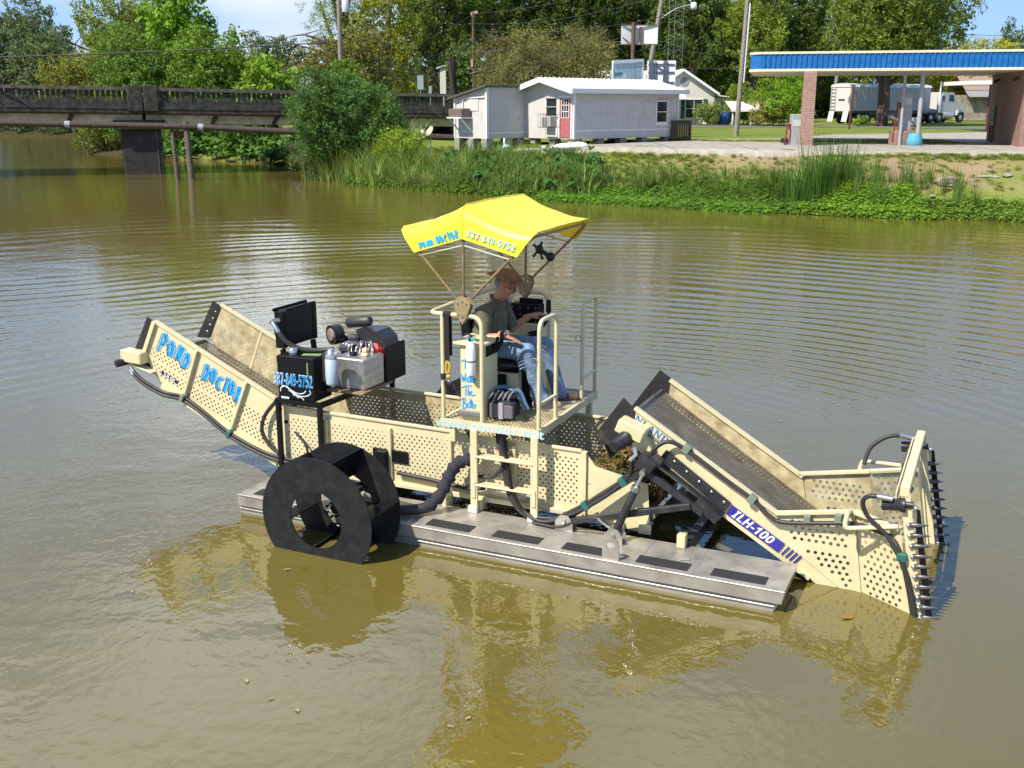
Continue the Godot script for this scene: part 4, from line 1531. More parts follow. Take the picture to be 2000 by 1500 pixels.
	obj("roof", st, mat("pink_tin", Color(0.42, 0.28, 0.24), 0.7, 0.0, 0.35), bn)
	st = S()
	tube(st, [Vector3(0, -0.3, 0), Vector3(0.05, 3.0, 0), Vector3(-0.05, 5.8, 0)], [0.42, 0.34, 0.3], 9)
	var tk := obj("dead_trunk", st, mat("bark_dark", Color(0.06, 0.05, 0.042), 0.95, 0.0, 0.4, "streak", 1.0))
	tk.position = Vector3(-4.95, 2.2, -93.0)
	tag(tk, "dark broken tree trunk right of the narrow white wall end", "tree trunk")
	build_truck()

func wheel(p: Node, c: Vector3, r: float, w: float, rimm: Material, dual := false):
	var tyre := mat("tyre_rubber", Color(0.02, 0.02, 0.021), 0.85)
	var st := S()
	lathe(st, c + Vector3(0, 0, -w / 2), Vector3(0, 0, 1), [[0.0, r * 0.6], [0.0, r * 0.93], [w * 0.12, r], [w * 0.88, r], [w, r * 0.93], [w, r * 0.6], [w * 0.8, r * 0.56]], 20)
	var o := obj("wheel", st, tyre, p)
	st = S()
	lathe(st, c + Vector3(0, 0, w * 0.28), Vector3(0, 0, 1), [[0.0, r * 0.58], [w * 0.15, r * 0.55], [w * 0.08, r * 0.3], [w * 0.22, r * 0.2], [w * 0.22, 0.0]], 16)
	obj("rim", st, rimm, o)

func build_truck():
	var t := thing("grain_truck", "white semi truck with long grey hopper trailer parked beyond the forecourt", "truck", Vector3(33.3, 2.32, -106.5), deg_to_rad(32.0))
	var side := mat("trailer_grey", Color(0.40, 0.40, 0.44), 0.5, 0.1, 0.12, "streak", 0.4)
	var white := mat("truck_white", Color(0.62, 0.61, 0.59), 0.35, 0.0, 0.08)
	var dark := mat("chassis_dark", Color(0.03, 0.03, 0.03), 0.7)
	var alu := mat("truck_alu", Color(0.55, 0.55, 0.56), 0.35, 0.7)
	var st := S()
	box(st, Vector3(5.9, 2.35, -1.28), Vector3(11.8, 2.3, 2.5), Basis(), 0.05)
	var body := obj("trailer_body", st, side, t)
	st = S()
	for i in 26:
		box(st, Vector3(0.3 + i * 0.45, 2.3, -0.025), Vector3(0.035, 2.1, 0.02))
	obj("side_post", st, side, body)
	st = S()
	box(st, Vector3(-0.02, 2.3, -1.28), Vector3(0.05, 2.2, 2.42))
	obj("tail_wall", st, white, t)
	st = S()
	prism(st, P2([-0.02, 3.45, -2.54, 3.45, -2.4, 3.68, -1.28, 3.82, -0.16, 3.68]), Transform3D(Basis(Vector3(0, 0, 1), Vector3(0, 1, 0), Vector3(-1, 0, 0)), Vector3.ZERO), -11.9, 0.1)
	obj("tarp", st, white, t)
	st = S()
	for z in [-2.35, -1.85]:
		box(st, Vector3(-0.1, 2.3, z), Vector3(0.05, 2.3, 0.05))
	for i in 7:
		box(st, Vector3(-0.1, 1.35 + i * 0.32, -2.1), Vector3(0.05, 0.05, 0.5))
	obj("ladder", st, alu, t)
	st = S()
	box(st, Vector3(-0.055, 2.25, -1.1), Vector3(0.02, 0.16, 0.75))
	obj("maker_plate", st, dark, t)
	for z in [-0.4, -2.15]:
		st = S()
		box(st, Vector3(-0.25, 0.7, z), Vector3(0.03, 1.0, 0.65), Basis(Vector3(0, 0, 1), -0.22))
		obj("mud_flap", st, white, t)
	st = S()
	box(st, Vector3(6.0, 1.05, -1.28), Vector3(11.4, 0.25, 1.2))
	prism(st, P2([4.2, 1.2, 10.2, 1.2, 8.2, 0.55, 6.2, 0.55]), Transform3D(), -2.2, -0.35)
	obj("hopper", st, mat("hopper_shade", Color(0.20, 0.18, 0.16), 0.8), t)
	st = S()
	box(st, Vector3(8.9, 0.55, -0.4), Vector3(0.12, 1.1, 0.12))
	box(st, Vector3(8.9, 0.55, -2.1), Vector3(0.12, 1.1, 0.12))
	box(st, Vector3(14.6, 0.75, -1.28), Vector3(6.6, 0.3, 0.9))
	obj("chassis", st, dark, t)
	for x in [1.4, 2.65, 12.2, 13.5]:
		for z in [-0.3, -2.26]:
			wheel(t, Vector3(x, 0.52, z), 0.52, 0.5, alu)
	for z in [-0.25, -2.3]:
		wheel(t, Vector3(17.0, 0.52, z), 0.52, 0.32, alu)
	# cab
	st = S()
	prism(st, P2([13.9, 0.95, 17.7, 0.95, 17.75, 1.55, 17.4, 1.85, 16.1, 2.15, 15.75, 2.95, 15.4, 3.05, 13.9, 3.05]), Transform3D(), -2.35, -0.2)
	var cab := obj("cab", st, white, t)
	st = S()
	prism(st, P2([14.95, 2.15, 15.85, 2.15, 15.6, 2.8, 14.95, 2.8]), Transform3D(), -0.2, -0.185)
	box(st, Vector3(14.1, 2.45, -0.19), Vector3(0.3, 0.5, 0.015))
	obj("side_window", st, glass_mat(), cab)
	st = S()
	bar(st, Vector3(16.13, 2.18, -1.28), Vector3(15.78, 2.92, -1.28), 1.9, 0.03, Vector3(1, 1, 0))
	obj("windscreen", st, glass_mat(), cab)
	st = S()
	lathe(st, Vector3(13.65, 0.9, -0.35), Vector3.UP, [[0.0, 0.2], [0.2, 0.22], [1.9, 0.22], [2.0, 0.1], [3.2, 0.09]], 12)
	obj("exhaust_stack", st, alu, t)
	st = S()
	lathe(st, Vector3(14.2, 0.75, -0.35), Vector3(1, 0, 0), [[0.0, 0.2], [0.0, 0.33], [1.6, 0.33], [1.6, 0.2]], 14)
	obj("fuel_tank", st, alu, t)
	st = S()
	prism(st, P2([16.2, 0.75, 16.35, 1.2, 16.8, 1.38, 17.3, 1.3, 17.75, 0.95, 17.8, 0.6, 17.6, 0.6, 17.45, 1.0, 17.0, 1.15, 16.6, 1.02, 16.45, 0.75]), Transform3D(), -0.55, -0.08)
	obj("fender", st, white, t)
	st = S()
	box(st, Vector3(17.85, 0.75, -1.28), Vector3(0.15, 0.4, 2.3), Basis(), 0.04)
	obj("bumper", st, alu, t)
	st = S()
	box(st, Vector3(15.8, 2.4, 0.05), Vector3(0.08, 0.6, 0.22), Basis(), 0.03)
	obj("mirror", st, alu, t)
	var junk := S()
	box(junk, Vector3(0, 0.35, 0), Vector3(1.7, 0.7, 0.8), Basis(), 0.08)
	box(junk, Vector3(-1.2, 0.55, 0), Vector3(1.1, 0.25, 0.8), Basis(Vector3(0, 0, 1), -0.5), 0.05)
	var jo := obj("white_scrap", junk, white)
	jo.position = Vector3(35.7, 2.3, -100.0)
	tag(jo, "white overturned scrap box lying in front of the trailer", "scrap")

# ---------- foliage. A clump is a handful of small folded leaves; crowns are many clumps
var clumps := {}

func clump_mesh(kind: String, n: int, radius: float, leaf: float, aspect: float, sd: int) -> ArrayMesh:
	var key := "%s%d" % [kind, sd]
	if clumps.has(key):
		return clumps[key]
	var r := RandomNumberGenerator.new()
	r.seed = sd * 77 + hash(kind) % 1000
	var st := S()
	for i in n:
		var d := Vector3(r.randfn(), r.randfn(), r.randfn()).normalized()
		var p := d * radius * pow(r.randf(), 0.45)
		var nrm := (d + Vector3(0, 0.5, 0) + Vector3(r.randfn(), r.randfn(), r.randfn()) * 0.55).normalized()
		var u := nrm.cross(Vector3(r.randfn(), r.randfn(), r.randfn())).normalized()
		var v := nrm.cross(u)
		var l := leaf * r.randf_range(0.7, 1.25)
		var w := l * aspect
		var k := r.randf_range(0.82, 1.12)
		st.set_color(Color(k, k, k))
		var a := p - u * l * 0.5
		var b := p + v * w * 0.5 + nrm * w * 0.18
		var c := p + u * l * 0.5
		var e := p - v * w * 0.5 + nrm * w * 0.18
		tri(st, a, b, c)
		tri(st, a, c, e)
	st.generate_normals()
	clumps[key] = st.commit()
	return clumps[key]

func leaf_mat(called: String, gloss := 0.55, through := 0.85) -> StandardMaterial3D:
	if mats.has(called):
		return mats[called]
	var m := StandardMaterial3D.new()
	m.resource_name = called
	m.vertex_color_use_as_albedo = true
	m.roughness = gloss
	m.metallic_specular = 0.35
	m.backlight_enabled = true
	m.backlight = Color(through, through, through * 0.6).linear_to_srgb()
	m.cull_mode = BaseMaterial3D.CULL_DISABLED
	mats[called] = m
	return m

func multi(called: String, mesh: Mesh, m: Material, list: Array, cols: Array, parent: Node) -> MultiMeshInstance3D:
	var mm := MultiMesh.new()
	mm.transform_format = MultiMesh.TRANSFORM_3D
	mm.use_colors = true
	mm.mesh = mesh
	mm.instance_count = list.size()
	for i in list.size():
		mm.set_instance_transform(i, list[i])
		mm.set_instance_color(i, cols[i])
	var o := MultiMeshInstance3D.new()
	o.multimesh = mm
	o.material_override = m
	if parent == null:
		o.name = numbered(called)
		add_child(o)
	else:
		part_name(o, called, parent)
		parent.add_child(o, true)
	return o

func rand_basis(s: float) -> Basis:
	var q := Quaternion(Vector3(rng.randfn(), rng.randfn(), rng.randfn()).normalized(), rng.randf() * TAU)
	return Basis(q).scaled(Vector3(s, s, s))

func vary(c: Color, k := 0.28, yellow := 0.25) -> Color:
	var f := rng.randf_range(1.0 - k, 1.0 + k)
	var y := rng.randf() * yellow
	return Color(c.r * f * (1.0 + y * 0.55), c.g * f * (1.0 + y * 0.3), c.b * f * (1.0 - y * 0.4))

# o: {h, r, base (height of the lowest leaves), col, n lobes, clump kind, density, size, bare}
func tree(called: String, label: String, category: String, at: Vector3, o: Dictionary, group := "") -> Node3D:
	var t := thing(called, label, category, at, 0.0, group)
	var h: float = o.h
	var r: float = o.r
	var base: float = o.get("base", h * 0.25)
	var bark := mat(o.get("bark", "bark_grey"), Color(0.13, 0.105, 0.08) if not o.has("barkcol") else o.barkcol, 0.95, 0.0, 0.5, "streak", 1.0, 1.0, "bark")
	var lobes := []
	var n: int = o.get("n", 9)
	var ry := (h - base) * 0.5
	var cy := base + ry
	for i in n:
		var a := TAU * (i * 0.381966) + rng.randf() * 0.6
		var f := (i + 0.5) / n
		var yy := lerpf(-0.78, 0.86, f)
		var rad := sqrt(maxf(0.0, 1.0 - yy * yy)) * rng.randf_range(0.45, 0.72)
		var lr := r * rng.randf_range(0.36, 0.56) * (1.0 - 0.25 * absf(yy))
		lobes.append([Vector3(cos(a) * rad * r, cy + yy * ry * 0.85, sin(a) * rad * r), lr])
	lobes.append([Vector3(0, cy, 0), r * 0.6])
	var st := S()
	var tr: float = o.get("trunk", 0.035 * h)
	if tr > 0.0:
		tube(st, spline([Vector3(0, -0.6, 0), Vector3(rng.randfn() * 0.1, h * 0.2, rng.randfn() * 0.1), Vector3(rng.randfn() * 0.25, h * 0.45, rng.randfn() * 0.2), Vector3(rng.randfn() * 0.3, h * 0.8, 0)], 3), [tr * 1.25, tr, tr, tr * 0.95, tr * 0.9, tr * 0.8, tr * 0.7, tr * 0.55, tr * 0.4, tr * 0.2], 8)
		for l in lobes:
			var c: Vector3 = l[0]
			var s0 := Vector3(0, clampf(c.y * 0.55, h * 0.12, h * 0.6), 0)
			tube(st, spline([s0, s0.lerp(c, 0.5) + Vector3(0, -0.04 * h, 0), c], 3), [tr * 0.45, tr * 0.4, tr * 0.36, tr * 0.3, tr * 0.22, tr * 0.16, tr * 0.08], 6)
		for i in int(o.get("bare", 0)):
			var a := rng.randf() * TAU
			var s0 := Vector3(0, h * rng.randf_range(0.3, 0.8), 0)
			var e := s0 + Vector3(cos(a) * r * rng.randf_range(0.7, 1.3), h * rng.randf_range(-0.05, 0.25), sin(a) * r)
			var pts := spline([s0, s0.lerp(e, 0.4) + Vector3(0, rng.randfn() * 0.4, 0), s0.lerp(e, 0.75) + Vector3(rng.randfn() * 0.3, rng.randfn() * 0.4, 0), e], 2)
			tube(st, pts, [tr * 0.34, tr * 0.3, tr * 0.26, tr * 0.2, tr * 0.15, tr * 0.1, tr * 0.05], 5)
			for q in 3:
				var b0: Vector3 = pts[2 + q]
				tube(st, [b0, b0 + Vector3(rng.randfn(), rng.randf_range(0.1, 1.0), rng.randfn()) * r * 0.22], [tr * 0.12, tr * 0.03], 4)
		obj("trunk", st, bark, t)
	var size: float = o.get("size", 1.0)
	var col: Color = o.col * 1.38
	var xs := []
	var cs := []
	for l in lobes:
		var lr: float = l[1]
		var cnt := int(o.get("density", 1.0) * 15.0 * lr * lr / (size * size))
		var lc := vary(col, 0.16, o.get("yellow", 0.2) * 0.7)
		for i in cnt:
			var d := Vector3(rng.randfn(), rng.randfn() * 0.85, rng.randfn()).normalized()
			var p: Vector3 = l[0] + d * lr * (0.35 + 0.65 * sqrt(rng.randf())) * rng.randf_range(0.85, 1.12)
			if p.y < base * 0.4: continue
			xs.append(Transform3D(rand_basis(size * rng.randf_range(0.7, 1.25)), p))
			cs.append(vary(lc, 0.22, o.get("yellow", 0.2)))
	var kind: String = o.get("kind", "broad")
	var cm: ArrayMesh
	if kind == "broad": cm = clump_mesh("broad", 26, 0.52, 0.26, 0.55, 1)
	elif kind == "fine": cm = clump_mesh("fine", 46, 0.50, 0.15, 0.5, 2)
	elif kind == "wisp": cm = clump_mesh("wisp", 30, 0.62, 0.30, 0.2, 3)
	else: cm = clump_mesh("big", 16, 0.5, 0.42, 0.6, 4)
	multi("crown", cm, leaf_mat("leaves_" + kind), xs, cs, t).set_meta("kind", "stuff")
	return t

func at_ground(x: float, d: float) -> Vector3:
	return Vector3(x, ground_y(x, d), -d)

func build_trees():
	var dark := Color(0.070, 0.118, 0.030)
	var mid := Color(0.087, 0.158, 0.026)
	var bright := Color(0.138, 0.255, 0.023)
	var lime := Color(0.150, 0.225, 0.030)
	var olive := Color(0.123, 0.135, 0.046)
	var brownish := Color(0.165, 0.170, 0.075)
	# far left, grey green
	for q in [[-77.0, 168.0, 17.5, 8.0, "tall dark tree at the far left beyond the bridge"], [-68.0, 160.0, 13.5, 6.0, "smaller dark tree right of the tall one at far left"], [-90.0, 170.0, 15.0, 8.0, "dark tree cut by the left edge beyond the bridge"]]:
		tree("dark_tree", q[4], "tree", at_ground(q[0], q[1]), {"h": q[2], "r": q[3], "base": 0.6, "col": Color(0.090, 0.128, 0.058), "n": 11, "size": 1.7, "density": 1.1}, "trees beyond the bridge")
	tree("leafy_tree", "large pale green tree with loose crown above the bridge rail", "tree", at_ground(-37.5, 107.0), {"h": 14.5, "r": 5.4, "base": 3.0, "col": Color(0.145, 0.188, 0.042), "n": 12, "size": 1.2, "bare": 5, "density": 1.05}, "trees beyond the bridge")
	tree("leafy_tree", "tall bright green tree just right of the pale green tree", "tree", at_ground(-30.6, 101.0), {"h": 15.0, "r": 3.7, "base": 2.0, "col": bright, "n": 10, "size": 1.2, "kind": "big", "density": 1.3}, "trees beyond the bridge")
	tree("leafy_tree", "yellow green low tree left of the pale green tree behind the bridge", "tree", at_ground(-41.0, 104.0), {"h": 9.5, "r": 4.2, "base": 3.0, "col": Color(0.167, 0.188, 0.039), "n": 9, "size": 1.1}, "trees beyond the bridge")
	tree("leafy_tree", "rounded deep green tree behind the twin bridge pilasters", "tree", at_ground(-31.5, 92.0), {"h": 9.8, "r": 4.8, "base": 0.4, "col": mid, "n": 10, "size": 1.1, "density": 1.2}, "trees beyond the bridge")
	tree("leafy_tree", "green tree sloping down to the right behind the bridge rail", "tree", at_ground(-24.5, 90.0), {"h": 9.0, "r": 4.2, "base": 0.4, "col": Color(0.102, 0.180, 0.026), "n": 10, "size": 1.1, "density": 1.2}, "trees beyond the bridge")
	tree("leafy_tree", "small lime green tree left of the big riverside shrub", "tree", at_ground(-19.2, 84.0), {"h": 7.6, "r": 2.7, "base": 0.5, "col": Color(0.145, 0.247, 0.026), "n": 8, "size": 1.0, "kind": "big"}, "trees beyond the bridge")
	tree("distant_tree", "distant blue green tree in the gap left of the vine tree", "tree", at_ground(-43.0, 195.0), {"h": 14.5, "r": 6.5, "base": 0.6, "col": Color(0.090, 0.128, 0.058), "n": 10, "size": 1.8}, "distant trees")
	tree("distant_tree", "distant round tree low behind the gap over the bridge", "tree", at_ground(-52.0, 200.0), {"h": 11.0, "r": 6.5, "base": 0.6, "col": Color(0.102, 0.135, 0.065), "n": 10, "size": 1.8}, "distant trees")
	# vine and dead tree
	tree("vine_tree", "half dead tree with bare branches and vines behind the utility pole", "tree", at_ground(-15.4, 100.0), {"h": 17.0, "r": 4.2, "base": 4.0, "col": lime, "n": 9, "size": 1.0, "density": 0.55, "bare": 22, "yellow": 0.6, "kind": "fine", "bark": "bark_pale", "barkcol": Color(0.28, 0.235, 0.19)}, "trees beyond the bridge")
	tree("vine_tree", "yellow green leafy tree right of the half dead tree", "tree", at_ground(-11.3, 98.0), {"h": 13.5, "r": 3.6, "base": 1.0, "col": Color(0.174, 0.203, 0.026), "n": 9, "size": 1.0, "density": 0.9, "bare": 8, "yellow": 0.5, "bark": "bark_pale"}, "trees beyond the bridge")
	tree("vine_tree", "olive thicket under the half dead tree behind the bridge", "thicket", at_ground(-14.0, 92.0), {"h": 8.0, "r": 4.6, "base": 0.4, "col": olive, "n": 9, "size": 1.0, "bare": 6, "yellow": 0.5}, "trees beyond the bridge")
	# dark oaks behind
	for q in [[-8.5, 122.0, 21.0, 6.5, "dark oak directly right of the yellow green tree"], [-1.5, 132.0, 22.0, 7.5, "dark oak behind the service pole"], [6.5, 136.0, 22.0, 7.5, "dark oak behind the brown thicket"], [14.5, 138.0, 22.0, 7.0, "dark oak behind the upper billboard"], [22.0, 134.0, 21.5, 7.0, "dark oak above the white gabled house"], [30.0, 140.0, 21.0, 7.0, "dark oak behind the lawn pole"], [38.0, 143.0, 20.0, 6.5, "dark oak behind the sunlit tree"], [-4.8, 105.0, 7.5, 2.6, "small dark tree beside the white wall end"]]:
		tree("oak_tree", q[4], "tree", at_ground(q[0], q[1]), {"h": q[2], "r": q[3], "base": 1.5, "col": vary(dark, 0.15, 0.3), "n": 15, "size": 1.45, "density": 0.95, "yellow": 0.35}, "dark oaks behind the houses")
	# brown willow thicket
	for q in [[0.6, 90.0, 7.8, 3.8, "left part of the brown feathery thicket behind the mobile home"], [5.4, 92.0, 8.0, 4.3, "right part of the brown feathery thicket behind the mobile home"]]:
		tree("feathery_thicket", q[4], "thicket", at_ground(q[0], q[1]), {"h": q[2], "r": q[3], "base": 0.4, "col": brownish, "n": 12, "size": 1.0, "kind": "wisp", "density": 1.15, "bare": 16, "yellow": 0.4, "bark": "bark_pale"}, "brown thickets")
	tree("leafy_tree", "yellowish tree rising behind the left end of the blue canopy", "tree", at_ground(26.2, 118.0), {"h": 17.0, "r": 4.4, "base": 2.5, "col": Color(0.140, 0.200, 0.030), "n": 10, "size": 1.2, "density": 0.85, "yellow": 0.4}, "trees behind the canopy")
	tree("sunlit_tree", "big sunlit tree with thick grey trunk behind the middle of the canopy", "tree", at_ground(34.6, 101.0), {"h": 15.5, "r": 7.2, "base": 4.2, "col": Color(0.120, 0.172, 0.033), "n": 16, "size": 1.15, "density": 1.0, "yellow": 0.3, "trunk": 0.55}, "trees behind the canopy")
	tree("leafy_tree", "greener tree between the sunlit tree and the sky gap at right", "tree", at_ground(43.5, 128.0), {"h": 15.5, "r": 5.5, "base": 1.5, "col": Color(0.123, 0.165, 0.029), "n": 11, "size": 1.3, "yellow": 0.4}, "trees behind the canopy")
	tree("leafy_tree", "low yellow green tree above the barn at the right", "tree", at_ground(56.0, 132.0), {"h": 8.6, "r": 6.0, "base": 0.5, "col": Color(0.203, 0.225, 0.026), "n": 10, "size": 1.3, "yellow": 0.5}, "trees behind the canopy")
	tree("distant_tree", "distant dark tree by the crossarm pole at the right edge", "tree", at_ground(79.0, 168.0), {"h": 14.0, "r": 5.5, "base": 0.6, "col": dark, "n": 10, "size": 1.7}, "distant trees")
	tree("distant_tree", "distant low tree in the sky gap at right", "tree", at_ground(64.0, 165.0), {"h": 8.5, "r": 5.0, "base": 0.6, "col": dark, "n": 10, "size": 1.7}, "distant trees")
	for q in [[25.2, 100.0, 5.2, 2.3, bright, "bright green bush left of the brick pillar"], [22.6, 106.0, 3.6, 2.4, lime, "yellow green bush right of the carport"], [18.8, 104.0, 2.1, 1.5, Color(0.145, 0.195, 0.052), "light bush by the blue drum"], [24.0, 101.0, 2.4, 2.0, Color(0.174, 0.180, 0.052), "grassy bush under the carport edge"], [32.2, 99.5, 0.8, 0.8, lime, "low weeds at the foot of the sunlit tree"]]:
		tree("bush", q[5], "bush", at_ground(q[0], q[1]), {"h": q[2], "r": q[3], "base": 0.1, "col": q[4], "n": 7, "size": 0.75, "trunk": 0.05, "yellow": 0.4}, "bushes behind the forecourt")
	# woodland closing the view behind everything
	var xs := []
	var cs := []
	for i in 5200:
		var x := rng.randf_range(-20.0, 130.0)
		var d := rng.randf_range(150.0, 172.0)
		var top := 10.0 + 3.0 * sin(x * 0.21) + 2.0 * sin(x * 0.53 + 1.0)
		if x > 50.0: top *= 0.55
		if x < -8.0: top *= 0.6
		xs.append(Transform3D(rand_basis(rng.randf_range(2.0, 3.4)), Vector3(x, 2.4 + top * pow(rng.randf(), 0.8), -d)))
		cs.append(vary(dark, 0.3, 0.4))
	var far := multi("far_woodland", clump_mesh("broad", 26, 0.52, 0.26, 0.55, 1), leaf_mat("leaves_broad"), xs, cs, null)
	tag(far, "far dark woodland behind the houses", "woodland", "", "stuff")
	xs = []
	cs = []
	for i in 5200:
		var x := rng.randf_range(-150.0, -40.0)
		var d := rng.randf_range(118.0, 180.0)
		var s := inland(x, d)
		if s < 0.2 or s > 16.0 or (x > -46.0 and s < 1.5): continue
		xs.append(Transform3D(rand_basis(rng.randf_range(1.6, 2.8)), Vector3(x, 0.4 + (minf(s, 5.0) + 1.5 + 1.5 * sin(x * 0.3)) * pow(rng.randf(), 0.9), -d)))
		cs.append(vary(Color(0.080, 0.112, 0.052), 0.3, 0.3))
	far = multi("far_bank_scrub", clump_mesh("broad", 26, 0.52, 0.26, 0.55, 1), leaf_mat("leaves_broad"), xs, cs, null)
	tag(far, "dark scrub along the far left bank under the bridge", "scrub", "", "stuff")

func blade_mesh(kind: String, n: int, h: float, w: float, spread: float, droop: float) -> ArrayMesh:
	if clumps.has(kind):
		return clumps[kind]
	var r := RandomNumberGenerator.new()
	r.seed = hash(kind) % 9999
	var st := S()
	st.set_smooth_group(1)
	for i in n:
		var a := r.randf() * TAU
		var dir := Vector3(cos(a), 0, sin(a))
		var side := Vector3(-sin(a), 0, cos(a))
		var hh := h * r.randf_range(0.55, 1.1)
		var p0 := dir * r.randf() * spread * 0.35
		var lean := r.randf_range(0.05, 0.5) * spread
		var k := r.randf_range(0.8, 1.15)
		st.set_color(Color(k, k, k))
		var prev := []
		for s in 5:
			var f := s / 4.0
			var c := p0 + dir * (lean * f + droop * f * f * f * hh) + Vector3(0, hh * (f - 0.35 * droop * f * f * f), 0)
			var ww := w * (1.0 - f * f) * 0.5 + 0.001
			var q := [c - side * ww, c + side * ww]
			if s > 0:
				quad(st, prev[0], prev[1], q[1], q[0])
			prev = q
	st.generate_normals()
	clumps[kind] = st.commit()
	return clumps[kind]

func scatter(called: String, label: String, category: String, mesh: Mesh, m: Material, n: int, where: Callable, col: Color, smin: float, smax: float, sink := 0.0, yellow := 0.35, kind := "stuff") -> Node:
	var xs := []
	var cs := []
	var tries := 0
	while xs.size() < n and tries < n * 12:
		tries += 1
		var p = where.call()
		if p == null: continue
		var s := rng.randf_range(smin, smax)
		xs.append(Transform3D(Basis(Vector3.UP, rng.randf() * TAU).scaled(Vector3(s, s * rng.randf_range(0.85, 1.15), s)), p - Vector3(0, sink, 0)))
		cs.append(vary(col, 0.25, yellow))
	var o := multi(called, mesh, m, xs, cs, null)
	tag(o, label, category, "", kind)
	return o

# a point a given distance inland along the shore between x0 and x1
func on_bank(x0: float, x1: float, s0: float, s1: float) -> Variant:
	var x := rng.randf_range(x0, x1)
	var d := rng.randf_range(38.0, 78.0)
	var s := inland(x, d)
	if s < s0 or s > s1: return null
	return Vector3(x, maxf(ground_y(x, d), 0.0), -d)

func build_bank_plants():
	var reed := blade_mesh("reed", 22, 1.5, 0.034, 0.8, 0.42)
	var rush := blade_mesh("rush", 20, 2.05, 0.026, 0.95, 0.12)
	var grass := blade_mesh("grass", 40, 0.20, 0.012, 0.35, 0.3)
	var lm := leaf_mat("leaves_blade", 0.5, 0.6)
	var weed := clump_mesh("weed", 34, 0.30, 0.13, 0.6, 5)
	var taro := taro_mesh()
	# big compound leaved shrub in front of the bridge
	tree("riverside_shrub", "big dense dark green shrub on the bank in front of the bridge", "shrub", Vector3(-10.2, 0.5, -61.2), {"h": 5.6, "r": 2.5, "base": 0.4, "col": Color(0.070, 0.145, 0.040), "n": 16, "size": 0.55, "kind": "broad", "density": 1.15, "trunk": 0.09, "yellow": 0.3})
	tree("riverside_shrub", "right half of the riverside shrub mass, slightly paler", "shrub", Vector3(-8.1, 0.7, -61.0), {"h": 4.8, "r": 1.9, "base": 0.2, "col": Color(0.080, 0.165, 0.042), "n": 12, "size": 0.55, "kind": "broad", "density": 1.15, "trunk": 0.08, "yellow": 0.3})
	tree("riverside_sapling", "bright young sapling top rising out of the riverside shrub", "tree", Vector3(-9.5, 3.0, -62.4), {"h": 4.0, "r": 1.0, "base": 1.4, "col": Color(0.12, 0.20, 0.03), "n": 8, "size": 0.55, "kind": "big", "density": 1.1, "trunk": 0.05})
	tree("riverside_shrub", "lower grey green part of shrub hanging to the water left of the reeds", "shrub", Vector3(-11.9, 0.1, -61.6), {"h": 2.6, "r": 1.3, "base": 0.2, "col": Color(0.109, 0.165, 0.065), "n": 9, "size": 0.6, "kind": "fine", "density": 1.1, "trunk": 0.05})
	tree("vine_bush", "yellow green vine bush right of the tall reeds on the bank", "bush", Vector3(-6.3, 0.9, -58.6), {"h": 1.9, "r": 1.35, "base": 0.2, "col": Color(0.174, 0.247, 0.029), "n": 8, "size": 0.55, "trunk": 0.03})
	tree("vine_bush", "low green bush at the water's edge under the pipe", "bush", Vector3(-36.5, 0.1, -96.5), {"h": 3.6, "r": 2.9, "base": 0.1, "col": Color(0.131, 0.158, 0.039), "n": 9, "size": 0.8, "trunk": 0.06})
	tree("vine_bush", "green bush on the bank right of the bridge pier", "bush", Vector3(-26.5, 0.4, -87.0), {"h": 3.4, "r": 2.4, "base": 0.1, "col": Color(0.094, 0.188, 0.033), "n": 9, "size": 0.8, "trunk": 0.06})
	tree("vine_bush", "dark bush at the shaded bank under the bridge", "bush", Vector3(-20.5, 0.6, -83.0), {"h": 3.0, "r": 2.2, "base": 0.1, "col": Color(0.072, 0.135, 0.026), "n": 9, "size": 0.8, "trunk": 0.06})
	scatter("bank_plants", "broad leaved plants along the bank under the bridge", "plants", taro, lm, 260, func(): return on_far_bank(), Color(0.080, 0.180, 0.033), 0.9, 1.6)
	scatter("reed_bed", "tall arching reeds on the bank below the pipe", "reeds", reed, lm, 640, func(): return on_bank(-12.2, -5.2, -0.4, 4.8), Color(0.24, 0.34, 0.10), 0.8, 1.65)
	scatter("reed_bed", "arching reeds along the bank below the lean-to shed", "reeds", reed, lm, 330, func(): return on_bank(-5.6, 3.6, -0.3, 3.2), Color(0.19, 0.29, 0.075), 0.5, 1.2)
	scatter("reed_bed", "sparse reeds in front of the mobile home's long wall", "reeds", reed, lm, 60, func(): return on_bank(2.5, 7.0, 0.2, 2.2), Color(0.165, 0.24, 0.06), 0.5, 1.0)
	scatter("taro_patch", "dark broad taro leaves in the middle of the bank", "plants", taro, lm, 260, func(): return on_bank(-3.5, 4.0, 0.2, 3.4), Color(0.058, 0.150, 0.036), 0.6, 1.05)
	scatter("bank_weeds", "bright leafy weeds along the left waterline", "weeds", weed, leaf_mat("leaves_weed"), 1300, func(): return on_bank(-9.5, 3.5, -0.5, 2.4), Color(0.123, 0.232, 0.033), 0.6, 1.3, -0.1)
	scatter("floating_weed_mat", "bright green leafy mat floating at the shore behind the yellow canopy", "weeds", weed, leaf_mat("leaves_weed"), 2400, func(): return on_bank(1.2, 10.2, -1.3, 1.2), Color(0.145, 0.300, 0.036), 0.5, 0.95, -0.06)
	scatter("bank_weeds", "green weeds along the waterline left of the tall rush clump", "weeds", weed, leaf_mat("leaves_weed"), 1300, func(): return on_bank(6.0, 12.5, -0.9, 1.7), Color(0.123, 0.232, 0.036), 0.5, 1.1, -0.1)
	scatter("bank_weeds", "bright leafy weeds in front of the tall rush clump", "weeds", weed, leaf_mat("leaves_weed"), 1500, func(): return on_bank(11.0, 15.6, -0.9, 1.6), Color(0.174, 0.323, 0.033), 0.6, 1.15, -0.1)
